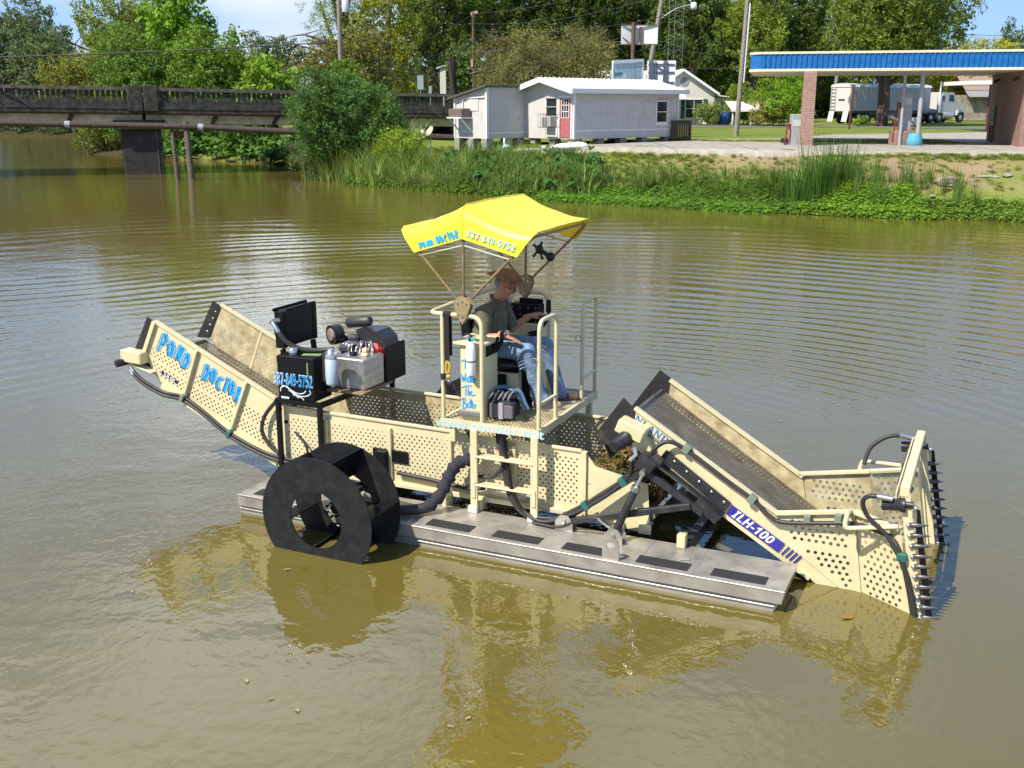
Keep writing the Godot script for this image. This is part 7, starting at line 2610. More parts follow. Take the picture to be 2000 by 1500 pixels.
	# hoses dropping under the floor
	for i in 6:
		var dx := (i % 3) * 0.035
		var dz := (i / 3) * 0.04
		mtube(root, "hose_drop", spline([Vector3(2.58 + dx, 1.06, -0.85 - dz), Vector3(2.63 + dx, 0.95, -0.72 - dz), Vector3(2.70 + dx * 0.6, 0.80, -0.66 - dz * 0.5), Vector3(2.74 + dx * 0.5, 0.62, -0.64 - dz * 0.4), Vector3(2.80 + dx * 0.5, 0.42, -0.62 - dz * 0.4), Vector3(2.94 + dx * 0.6, 0.27, -0.60 - dz * 0.4), Vector3(3.15, 0.235, -0.55 - dz * 0.3), Vector3(3.35, 0.24, -0.53 - dz * 0.3)]), 0.018, hose, 7)
	mtube(root, "hose_drop", spline([Vector3(2.5, 0.42, -0.70), Vector3(2.3, 0.40, -0.68), Vector3(1.9, 0.42, -0.70), Vector3(1.5, 0.44, -0.70)]), 0.022, hose, 7)
	mtube(root, "hose_drop", spline([Vector3(2.28, 1.0, -0.75), Vector3(2.38, 0.85, -0.70), Vector3(2.46, 0.76, -0.66)]), 0.02, hose, 7)
	mtube(root, "hose_drop", spline([Vector3(2.46, 0.56, -0.64), Vector3(2.62, 0.58, -0.64), Vector3(2.74, 0.70, -0.63)]), 0.02, hose, 7)

func power_pack(t: Node, black: Material, alu: Material, bright: Material, hose: Material):
	var root := thing_part("power_pack", t, Vector3.ZERO)
	for q in [[0.075, -0.67], [0.60, -0.67], [0.10, -1.98], [0.70, -1.98]]:
		mbar(root, "frame_leg", Vector3(q[0], 0.2, q[1]), Vector3(q[0], 1.08, q[1]), 0.05, 0.05, black, Vector3(1, 0, 0))
	var st := S()
	bar(st, Vector3(0.05, 1.06, -0.67), Vector3(0.64, 1.06, -0.67), 0.05, 0.05)
	bar(st, Vector3(0.05, 1.06, -1.98), Vector3(0.73, 1.06, -1.98), 0.05, 0.05)
	bar(st, Vector3(0.075, 1.06, -0.67), Vector3(0.10, 1.06, -1.98), 0.05, 0.05)
	bar(st, Vector3(0.61, 1.06, -0.67), Vector3(0.70, 1.06, -1.98), 0.05, 0.05)
	bar(st, Vector3(0.16, 1.04, -0.9), Vector3(0.10, 0.78, -0.75), 0.04, 0.04, Vector3(1, 0, 0))
	obj("frame_top", st, black, root)
	# hydraulic tank with number and flourish
	var tank := mbox(t, "oil_tank", Vector3(0.315, 1.32, -0.83), Vector3(0.465, 0.465, 0.32), black, Basis(), 0.008)
	st = S()
	lathe(st, Vector3(0.22, 1.55, -0.78), Vector3.UP, [[0.0, 0.04], [0.02, 0.04], [0.02, 0.048], [0.07, 0.048], [0.075, 0.03]], 16)
	obj("filler_cap", st, bright, tank)
	mbox(tank, "sight_glass", Vector3(0.475, 1.43, -0.663), Vector3(0.022, 0.15, 0.014), mat("sight_green", Color(0.20, 0.26, 0.10), 0.3))
	mbox(tank, "top_sticker", Vector3(0.42, 1.555, -0.83), Vector3(0.2, 0.003, 0.09), mat("sticker_green", Color(0.20, 0.30, 0.10), 0.6), Basis(Vector3.UP, 0.35), 0.0)
	mbox(tank, "side_handle", Vector3(0.07, 1.50, -0.75), Vector3(0.03, 0.06, 0.1), black)
	var nb := Basis().scaled(Vector3(0.66, 1.5, 1))
	inst("lettering", text_mesh("337-849-5752", 0.088, 0.002), mat("number_white", Color(0.62, 0.70, 0.76), 0.4), tank, Transform3D(nb, Vector3(0.277, 1.298, -0.669)))
	inst("lettering", text_mesh("337-849-5752", 0.085, 0.002), mat("number_blue", Color(0.01, 0.22, 0.52), 0.4), tank, Transform3D(nb, Vector3(0.280, 1.294, -0.6665)))
	st = S()
	var fl := []
	for l in [[0, 0.4, 0.12, 0.62, 0.35, 0.42, 0.62, 0.2, 0.85, 0.25, 0.95, 0.45], [0.0, 0.2, 0.02, 0.45, 0.2, 0.6, 0.4, 0.36, 0.65, 0.05, 0.95, 0.08, 1.12, 0.3, 1.08, 0.5], [0.3, 0.35, 0.45, 0.2, 0.5, 0.0], [0.4, 0.25, 0.6, 0.0, 0.66, -0.12], [0.6, 0.05, 0.8, -0.1, 0.86, -0.22]]:
		var ps := []
		for i in range(0, l.size(), 2):
			ps.append(Vector3(l[i], l[i + 1], 0))
		var flat := []
		for p in spline(ps, 5):
			flat.append(p.x)
			flat.append(p.y)
		fl.append(flat)
	fill_strokes(st, fl, Transform2D(0.0, Vector2(0.34, 0.16), 0.0, Vector2(0.115, 1.13)), 0.005, Transform3D(Basis(), Vector3(0, 0, -0.6685)), 0.0)
	obj("painted_flourish", st, mat("number_white", Color(0.62, 0.70, 0.76), 0.4), tank)
	mbox(tank, "tiny_plate", Vector3(0.17, 1.10, -0.6685), Vector3(0.1, 0.02, 0.003), mat("number_white", Color(0.62, 0.70, 0.76), 0.4), Basis(), 0.0)
	# oil filter with elbow
	st = S()
	lathe(st, Vector3(0.72, 1.275, -0.745), Vector3.UP, [[0.0, 0.04], [0.01, 0.06], [0.03, 0.064], [0.285, 0.064], [0.29, 0.055]], 18)
	var fi := obj("oil_filter", st, mat("filter_blue_white", Color(0.36, 0.45, 0.53), 0.35), t)
	st = S()
	lathe(st, Vector3(0.72, 1.565, -0.745), Vector3.UP, [[0.0, 0.055], [0.0, 0.066], [0.03, 0.066], [0.05, 0.05], [0.09, 0.045], [0.095, 0.02]], 14)
	box(st, Vector3(0.79, 1.61, -0.745), Vector3(0.06, 0.05, 0.06), Basis(), 0.01)
	obj("filter_head", st, bright, fi)
	mbox(fi, "warning_label", Vector3(0.665, 1.45, -0.715), Vector3(0.004, 0.2, 0.05), mat("label_white", Color(0.75, 0.75, 0.75), 0.5), Basis(Vector3.UP, 0.5), 0.0)
	mtube(fi, "elbow_pipe", rounded([Vector3(0.72, 1.60, -0.80), Vector3(0.61, 1.60, -0.79), Vector3(0.61, 1.30, -0.79)], 0.05), 0.03, hose, 10)
	# bare fuel tank on a board
	var ft := mbox(t, "fuel_tank", Vector3(0.765, 1.345, -1.19), Vector3(0.39, 0.33, 0.40), mat("raw_aluminium", Color(0.62, 0.61, 0.59), 0.36, 0.8, 0.2, "streak", 1.2, 0.05), Basis(), 0.012)
	mbox(ft, "board", Vector3(0.77, 1.165, -1.2), Vector3(0.46, 0.025, 0.62), mat("board_wood", Color(0.33, 0.21, 0.12), 0.8, 0.0, 0.3, "streak", 2.0))
	st = S()
	lathe(st, Vector3(0.73, 1.51, -1.15), Vector3.UP, [[0.0, 0.03], [0.012, 0.045], [0.03, 0.045], [0.04, 0.02]], 14)
	obj("tank_cap", st, black, ft)
	st = S()
	box(st, Vector3(0.865, 1.53, -1.17), Vector3(0.08, 0.04, 0.07), Basis(), 0.01)
	ball(st, Vector3(0.865, 1.57, -1.17), Vector3(0.035, 0.035, 0.035), 6)
	obj("fuel_sender", st, mat("ivory_plastic", Color(0.60, 0.52, 0.36), 0.4), ft)
	# engine tray and engine
	mbox(root, "engine_tray", Vector3(0.55, 1.36, -1.83), Vector3(0.84, 0.38, 0.02), black)
	mbox(root, "engine_tray", Vector3(0.962, 1.37, -1.62), Vector3(0.02, 0.40, 0.42), black)
	mbox(root, "engine_base", Vector3(0.55, 1.17, -1.62), Vector3(0.82, 0.02, 0.40), black)
	var eng := thing_part("engine", t, Vector3(0, -0.05, -0.2))
	var er := mat("engine_red", Color(0.38, 0.012, 0.018), 0.35)
	var ek := mat("engine_black", Color(0.022, 0.022, 0.025), 0.38)
	var egrey := mat("engine_grey", Color(0.22, 0.22, 0.22), 0.4, 0.5, 0.3)
	st = S()
	box(st, Vector3(0.62, 1.42, -1.38), Vector3(0.42, 0.36, 0.30), Basis(), 0.03)
	obj("block", st, egrey, eng)
	st = S()
	box(st, Vector3(0.82, 1.52, -1.35), Vector3(0.24, 0.30, 0.34), Basis(Vector3(0, 0, 1), -0.2), 0.06)
	obj("fan_shroud", st, er, eng)
	st = S()
	prism(st, P2([0.60, 1.78, 0.86, 1.78, 0.95, 1.70, 0.97, 1.60, 0.90, 1.55, 0.62, 1.60]), Transform3D(), -1.50, -1.22)
	obj("cowl", st, ek, eng)
	st = S()
	lathe(st, Vector3(0.34, 1.70, -1.30), Vector3(-0.45, -0.05, 0.9), [[0.0, 0.105], [0.05, 0.11], [0.12, 0.11], [0.12, 0.085], [0.06, 0.08], [0.055, 0.0]], 20)
	obj("air_cleaner", st, ek, eng)
	st = S()
	lathe(st, Vector3(0.30, 1.70, -1.20), Vector3(-0.45, -0.05, 0.9), [[0.0, 0.08], [0.03, 0.065], [0.035, 0.0]], 16)
	obj("filter_face", st, mat("filter_beige", Color(0.30, 0.25, 0.20), 0.7, 0.0, 0.3), eng)
	st = S()
	lathe(st, Vector3(0.36, 1.80, -1.42), Vector3(0.95, 0.16, 0.12), [[0.0, 0.04], [0.02, 0.058], [0.32, 0.058], [0.34, 0.04]], 14)
	obj("muffler", st, mat("muffler_grey", Color(0.06, 0.06, 0.065), 0.5, 0.4), eng)
	st = S()
	box(st, Vector3(0.58, 1.70, -1.20), Vector3(0.14, 0.06, 0.10), Basis(), 0.025)
	box(st, Vector3(0.52, 1.58, -1.15), Vector3(0.17, 0.10, 0.14), Basis(Vector3(0, 0, 1), 0.1), 0.03)
	obj("valve_cover", st, mat("engine_dark_grey", Color(0.07, 0.07, 0.075), 0.3, 0.3), eng)
	st = S()
	for i in 9:
		tube(st, spline([Vector3(0.46 + i * 0.045, 1.50 + 0.02 * sin(i * 2.0), -1.13), Vector3(0.48 + i * 0.05, 1.62 + 0.03 * sin(i * 3.0), -1.10 - 0.02 * cos(i * 1.0)), Vector3(0.55 + i * 0.03, 1.66, -1.2)]), 0.008 + 0.004 * (i % 3), 6)
	obj("pipework", st, bright, eng)
	# cooler with finned core
	var rad := thing_part("oil_cooler", t, Vector3.ZERO)
	mbox(rad, "end_tank", Vector3(-0.01, 1.775, -0.90), Vector3(0.11, 0.40, 0.07), black)
	mbox(rad, "end_tank", Vector3(-0.01, 1.775, -1.46), Vector3(0.11, 0.40, 0.07), black)
	var rk := mat("cooler_black", Color(0.010, 0.010, 0.011), 0.5)
	mbox(rad, "core", Vector3(-0.01, 1.775, -1.18), Vector3(0.08, 0.40, 0.50), rk)
	st = S()
	for i in 26:
		box(st, Vector3(0.034, 1.585 + i * 0.0152, -1.18), Vector3(0.012, 0.005, 0.49))
	obj("fins", st, rk, rad).set_meta("kind", "stuff")
	mbox(rad, "top_rail", Vector3(-0.06, 1.99, -1.15), Vector3(0.02, 0.035, 0.62), black)
	mbox(rad, "top_rail", Vector3(0.045, 1.985, -1.2), Vector3(0.02, 0.03, 0.54), black)
	st = S()
	lathe(st, Vector3(-0.07, 1.74, -1.18), Vector3(-1, 0, 0), [[0.0, 0.19], [0.10, 0.19], [0.11, 0.15]], 22)
	obj("fan_ring", st, rk, rad)
	mbar(rad, "foot", Vector3(0.0, 1.56, -0.9), Vector3(0.05, 1.08, -0.95), 0.05, 0.05, black, Vector3(1, 0, 0))
	mbar(rad, "foot", Vector3(0.0, 1.56, -1.46), Vector3(0.06, 1.08, -1.46), 0.05, 0.05, black, Vector3(1, 0, 0))
	st = S()
	tube(st, [Vector3(0.0, 1.88, -0.86), Vector3(-0.03, 1.885, -0.79), Vector3(-0.02, 1.87, -0.765)], 0.028, 10)
	tube(st, [Vector3(-0.04, 1.885, -0.785), Vector3(0.03, 1.82, -0.76), Vector3(0.07, 1.77, -0.76)], 0.024, 10)
	obj("elbow_fitting", st, bright, rad)
	mtube(rad, "hose", spline([Vector3(0.06, 1.78, -0.76), Vector3(0.15, 1.67, -0.78), Vector3(0.28, 1.60, -0.84), Vector3(0.45, 1.585, -0.92), Vector3(0.60, 1.60, -0.98)]), 0.026, hose, 10)

func sunshade(t: Node, bright: Material):
	var root := thing_part("sunshade", t, Vector3.ZERO)
	var tubem := mat("shade_tube_tan", Color(0.30, 0.225, 0.125), 0.5, 0.2, 0.25)
	var zn := -0.6
	var zf := -2.06
	for z in [zn, zf]:
		var st := S()
		var heart := PackedVector2Array()
		for q in [[0, -0.15], [0.045, -0.08], [0.085, 0.02], [0.085, 0.07], [0.05, 0.11], [0.0, 0.12], [-0.05, 0.11], [-0.085, 0.07], [-0.085, 0.02], [-0.045, -0.08]]:
			heart.append(Vector2(2.335 + q[0], 2.235 + q[1]))
		for dz in [-0.03, 0.03]:
			prism(st, heart, Transform3D(Basis(), Vector3(0, 0, z + dz)), -0.004, 0.004)
		var hp := obj("pivot_plate", st, mat("pivot_tan", Color(0.36, 0.28, 0.15), 0.5, 0.1, 0.2), root)
		st = S()
		for q in [[2.335, 2.31], [2.335, 2.16], [2.29, 2.29], [2.38, 2.29]]:
			lathe(st, Vector3(q[0], q[1], z + 0.03), Vector3(0, 0, 1), [[0.0, 0.011], [0.014, 0.011]], 6)
		obj("bolt", st, bright, hp)
		mbox(root, "rail_clamp", Vector3(2.335, 2.165, z), Vector3(0.12, 0.05, 0.07), tubem)
	# three bows: each leg rises from the pivot plate and turns into a cross bar
	for q in [[1.70, 2.925], [2.343, 3.165], [3.03, 2.935]]:
		mtube(root, "bow", rounded([Vector3(2.335 + (q[0] - 2.335) * 0.12, 2.33, zn), Vector3(q[0], q[1], zn), Vector3(q[0], q[1], zf), Vector3(2.335 + (q[0] - 2.335) * 0.12, 2.33, zf)], 0.13), 0.0135, tubem, 8)
	for z in [zn, zf]:
		mtube(root, "tension_cord", [Vector3(1.87, 2.71, z), Vector3(2.343, 2.83, z), Vector3(2.84, 2.72, z)], 0.008, mat("cord_grey", Color(0.42, 0.41, 0.38), 0.6), 6)
	# fabric: top with sagging bays, rounded shoulders and short skirts
	var yellow := mat("yellow_vinyl", Color(0.93, 0.80, 0.05), 0.4, 0.0, 0.05, "cloud", 0.6)
	yellow.backlight_enabled = true
	yellow.backlight = Color(0.25, 0.17, 0.008).linear_to_srgb()
	var nu := 28
	var nv := 30
	var grid := []
	for i in nu + 1:
		var x := lerpf(1.668, 2.343, i / 14.0) if i <= 14 else lerpf(2.343, 3.062, (i - 14) / 14.0)
		var yr := 0.0
		# crown profile: straight between bows with a little sag
		if i <= 14:
			var f := (x - 1.668) / (2.343 - 1.668)
			yr = lerpf(2.965, 3.20, f) - 0.032 * sin(f * PI)
		else:
			var f := (x - 2.343) / (3.062 - 2.343)
			yr = lerpf(3.20, 2.972, f) - 0.04 * sin(f * PI)
		# skirt hem height
		var hem: float
		if i <= 14:
			hem = lerpf(2.745, 2.90, (x - 1.685) / 0.658)
		else:
			hem = lerpf(2.90, 2.76, (x - 2.343) / 0.702)
		var row := []
		for j in nv + 1:
			var v := float(j) / nv
			var side := -1.0 if v < 0.5 else 1.0
			var w := absf(v - 0.5) * 2.0     # 0 in the middle, 1 at the hem
			var zc := (zn + zf) * 0.5
			var half := (zn - zf) * 0.5 + 0.025
			var y := yr
			var zz: float
			if w < 0.68:
				zz = w / 0.68 * (half - 0.09)
				y = yr + 0.012 * cos(zz / half * 1.4) + 0.004 * sin(x * 19.0 + zz * 5.0) * sin(zz * 7.0)
			elif w < 0.80:
				var a := (w - 0.68) / 0.12 * PI * 0.5
				zz = half - 0.09 + 0.09 * sin(a)
				y = yr - 0.09 * (1.0 - cos(a))
			else:
				var f := (w - 0.80) / 0.20
				zz = half + 0.006 * sin(x * 14.0) * f
				y = lerpf(yr - 0.09, hem, f) if yr - 0.09 > hem else hem
			# bows lean in towards the pivots as they come down
			var drop := maxf(0.0, yr - y)
			var xx := x + (2.335 - x) * drop * 1.05
			row.append(Vector3(xx, y, zc - side * zz))
		grid.append(row)
	var st := S()
	for i in nu:
		st.set_smooth_group(1 if i < 14 else 2)
		for j in nv:
			quad(st, grid[i][j], grid[i + 1][j], grid[i + 1][j + 1], grid[i][j + 1])
	obj("canopy", st, yellow, root)
	var hemm := S()
	for j in [0, nv]:
		var pts := []
		for i in nu + 1:
			pts.append(grid[i][j])
		tube(hemm, pts, 0.007, 6)
	for i in [0, 14, nu]:
		tube(hemm, grid[i], 0.007, 6)
	obj("hem", hemm, yellow, root)
	# printing on the near skirt
	var blue := mat("print_cyan", Color(0.02, 0.36, 0.60), 0.5)
	var pale := mat("print_pale_blue", Color(0.42, 0.66, 0.66), 0.5)
	var half2 := -0.6 + 0.034
	var s1 := S()
	var lb := Basis(Vector3(0, 0, 1), 0.30)
	var k := 0
	for wd in [["POND", Vector3(1.895, 2.80, half2), 0.036, 0.062], ["DOCTOR", Vector3(2.075, 2.865, half2), 0.037, 0.072]]:
		for i in wd[0].length():
			fill_strokes(s1, letter_strokes(wd[0][i]), Transform2D(sin(i * 2.1) * 0.12, Vector2(wd[2] * 0.85, wd[3]), 0.0, Vector2(i * wd[2] * 1.12, -wd[3] * 0.4)), 0.0085, Transform3D(lb, wd[1]), 0.0)
	obj("printed_name", s1, blue, root)
	inst("lettering", text_mesh("337-849-5752", 0.060, 0.002), pale, root, Transform3D(Basis(Vector3(0, 0, 1), -0.235), Vector3(2.635, 2.895, half2 + 0.001)))
	# phone clamp on the far front bow
	var ph := Vector3(2.62, 2.56, -2.06)
	st = S()
	ball(st, ph, Vector3(0.05, 0.05, 0.05), 7)
	tube(st, [ph, ph + Vector3(-0.08, 0.06, 0.05)], 0.025, 7)
	ball(st, ph + Vector3(-0.1, 0.08, 0.06), Vector3(0.045, 0.05, 0.045), 7)
	for q in [[-0.16, 0.13], [-0.06, 0.16], [-0.16, 0.0], [-0.05, -0.02]]:
		tube(st, [ph + Vector3(-0.1, 0.08, 0.07), ph + Vector3(q[0], q[1], 0.09)], [0.01, 0.016], 6)
	obj("phone_clamp", st, mat("clamp_black", Color(0.012, 0.012, 0.013), 0.4), root)

# ---------- the operator: distance field of tapered bones, meshed as surface nets
# bone: [a, b, ra, rb] or [centre, radii, basis] for an ellipsoid
func sdf_mesh(st: SurfaceTool, bones: Array, cell: float, k: float, cuts := []):
	var lo := Vector3(1e9, 1e9, 1e9)
	var hi := -lo
	for b in bones:
		if b.size() == 4:
			var r: float = maxf(b[2], b[3])
			lo = lo.min(b[0] - Vector3.ONE * r).min(b[1] - Vector3.ONE * r)
			hi = hi.max(b[0] + Vector3.ONE * r).max(b[1] + Vector3.ONE * r)
		else:
			var r: float = maxf(b[1].x, maxf(b[1].y, b[1].z))
			lo = lo.min(b[0] - Vector3.ONE * r)
			hi = hi.max(b[0] + Vector3.ONE * r)
	lo -= Vector3.ONE * (k + cell * 2)
	hi += Vector3.ONE * (k + cell * 2)
	var nx := int((hi.x - lo.x) / cell) + 1
	var ny := int((hi.y - lo.y) / cell) + 1
	var nz := int((hi.z - lo.z) / cell) + 1
	var f := PackedFloat32Array()
	f.resize(nx * ny * nz)
	f.fill(1.0)
	for b in bones:
		var l: Vector3
		var h: Vector3
		var cap: bool = b.size() == 4
		if cap:
			var r: float = maxf(b[2], b[3]) + k + cell * 1.5
			l = b[0].min(b[1]) - Vector3.ONE * r
			h = b[0].max(b[1]) + Vector3.ONE * r
		else:
			var r: float = maxf(b[1].x, maxf(b[1].y, b[1].z)) + k + cell * 1.5
			l = b[0] - Vector3.ONE * r
			h = b[0] + Vector3.ONE * r
		var i0 := maxi(0, int((l.x - lo.x) / cell))
		var i1 := mini(nx - 1, int((h.x - lo.x) / cell) + 1)
		var j0 := maxi(0, int((l.y - lo.y) / cell))
		var j1 := mini(ny - 1, int((h.y - lo.y) / cell) + 1)
		var m0 := maxi(0, int((l.z - lo.z) / cell))
		var m1 := mini(nz - 1, int((h.z - lo.z) / cell) + 1)
		var ba: Vector3
		var bb := 1.0
		var inv: Basis
		var mr := 1.0
		if cap:
			ba = b[1] - b[0]
			bb = maxf(ba.dot(ba), 1e-9)
		else:
			inv = b[2].inverse()
			mr = minf(b[1].x, minf(b[1].y, b[1].z))
		for m in range(m0, m1 + 1):
			for j in range(j0, j1 + 1):
				for i in range(i0, i1 + 1):
					var p := lo + Vector3(i, j, m) * cell
					var d: float
					if cap:
						var q: Vector3 = p - b[0]
						var t := clampf(q.dot(ba) / bb, 0.0, 1.0)
						d = (q - ba * t).length() - lerpf(b[2], b[3], t)
					else:
						var q: Vector3 = (inv * (p - b[0])) / b[1]
						d = (q.length() - 1.0) * mr
					var ix := (m * ny + j) * nx + i
					var o := f[ix]
					var hh := maxf(k - absf(o - d), 0.0) / k
					f[ix] = minf(o, d) - hh * hh * k * 0.25
	for c in cuts:   # half spaces to cut away: [point, outward normal]
		for m in nz:
			for j in ny:
				for i in nx:
					var ix := (m * ny + j) * nx + i
					if f[ix] < 0.1:
						var d: float = (lo + Vector3(i, j, m) * cell - c[0]).dot(c[1])
						if c.size() < 3 or (lo + Vector3(i, j, m) * cell).distance_to(c[0]) < c[2]:
							f[ix] = maxf(f[ix], d)
	var vid := PackedInt32Array()
	vid.resize(f.size())
	vid.fill(-1)
	var vs := []
	var off := [0, 1, nx, nx + 1, nx * ny, nx * ny + 1, nx * ny + nx, nx * ny + nx + 1]
	var cor := [Vector3(0, 0, 0), Vector3(1, 0, 0), Vector3(0, 1, 0), Vector3(1, 1, 0), Vector3(0, 0, 1), Vector3(1, 0, 1), Vector3(0, 1, 1), Vector3(1, 1, 1)]
	var eds := [[0, 1], [2, 3], [4, 5], [6, 7], [0, 2], [1, 3], [4, 6], [5, 7], [0, 4], [1, 5], [2, 6], [3, 7]]
	for m in nz - 1:
		for j in ny - 1:
			for i in nx - 1:
				var ix := (m * ny + j) * nx + i
				var a := f[ix] < 0.0
				if a == (f[ix + 1] < 0.0) and a == (f[ix + nx] < 0.0) and a == (f[ix + nx + 1] < 0.0) and a == (f[ix + off[4]] < 0.0) and a == (f[ix + off[5]] < 0.0) and a == (f[ix + off[6]] < 0.0) and a == (f[ix + off[7]] < 0.0):
					continue
				var s := Vector3.ZERO
				var n := 0
				for e in eds:
					var fa := f[ix + off[e[0]]]
					var fb := f[ix + off[e[1]]]
					if (fa < 0.0) != (fb < 0.0):
						s += cor[e[0]].lerp(cor[e[1]], fa / (fa - fb))
						n += 1
				vid[ix] = vs.size()
				vs.append(lo + (Vector3(i, j, m) + s / n) * cell)
	st.set_smooth_group(1)
	var sx := 1
	var sy := nx
	var sz := nx * ny
	for m in range(1, nz - 1):
		for j in range(1, ny - 1):
			for i in range(1, nx - 1):
				var ix := (m * ny + j) * nx + i
				var a := f[ix] < 0.0
				for ax in 3:
					var step: int = [sx, sy, sz][ax]
					if a == (f[ix + step] < 0.0): continue
					var u: int = [sy, sz, sx][ax]
					var v: int = [sz, sx, sy][ax]
					var q := [vid[ix - u - v], vid[ix - v], vid[ix], vid[ix - u]]
					if q.has(-1): continue
					if a: quad(st, vs[q[0]], vs[q[1]], vs[q[2]], vs[q[3]])
					else: quad(st, vs[q[0]], vs[q[3]], vs[q[2]], vs[q[1]])

func hand_bones(w: Vector3, dir: Vector3, palm: Vector3, curl: float, thumb_side: float) -> Array:
	# w wrist, dir towards the fingers, palm = the way the palm faces, side = towards the thumb
	var side := dir.cross(palm).normalized() * thumb_side
	var out := []
	var kn := w + dir * 0.088
	out.append([w, w + dir * 0.03, 0.026, 0.027])
	for i in 4:
		var s := 0.030 - i * 0.020
		var base := kn + side * s + dir * (0.004 if i == 1 else (-0.008 if i == 3 else 0.0))
		out.append([w + dir * 0.018 + side * s * 0.6, base, 0.017, 0.0115])
		var ln: float = [0.040, 0.045, 0.041, 0.032][i]
		var d1 := (dir + palm * curl * 0.5 + side * s * 2.5).normalized()
		var d2 := (dir + palm * curl * 1.3 + side * s * 2.0).normalized()
		var d3 := (dir + palm * curl * 2.0 + side * s * 1.5).normalized()
		var p1 := base + d1 * ln
		var p2 := p1 + d2 * ln * 0.68
		var p3 := p2 + d3 * ln * 0.5
		out.append([base, p1, 0.0105, 0.0092])
		out.append([p1, p2, 0.0092, 0.0084])
		out.append([p2, p3, 0.0084, 0.0066])
	var t0 := w + dir * 0.022 + side * 0.022
	var t1 := t0 + (dir * 0.6 + side * 0.75 + palm * 0.25).normalized() * 0.042
	var t2 := t1 + (dir * 0.9 + side * 0.35 + palm * 0.3).normalized() * 0.032
	out.append([w + dir * 0.012, t0, 0.02, 0.016])
	out.append([t0, t1, 0.0155, 0.0115])
	out.append([t1, t2, 0.0115, 0.0085])
	return out

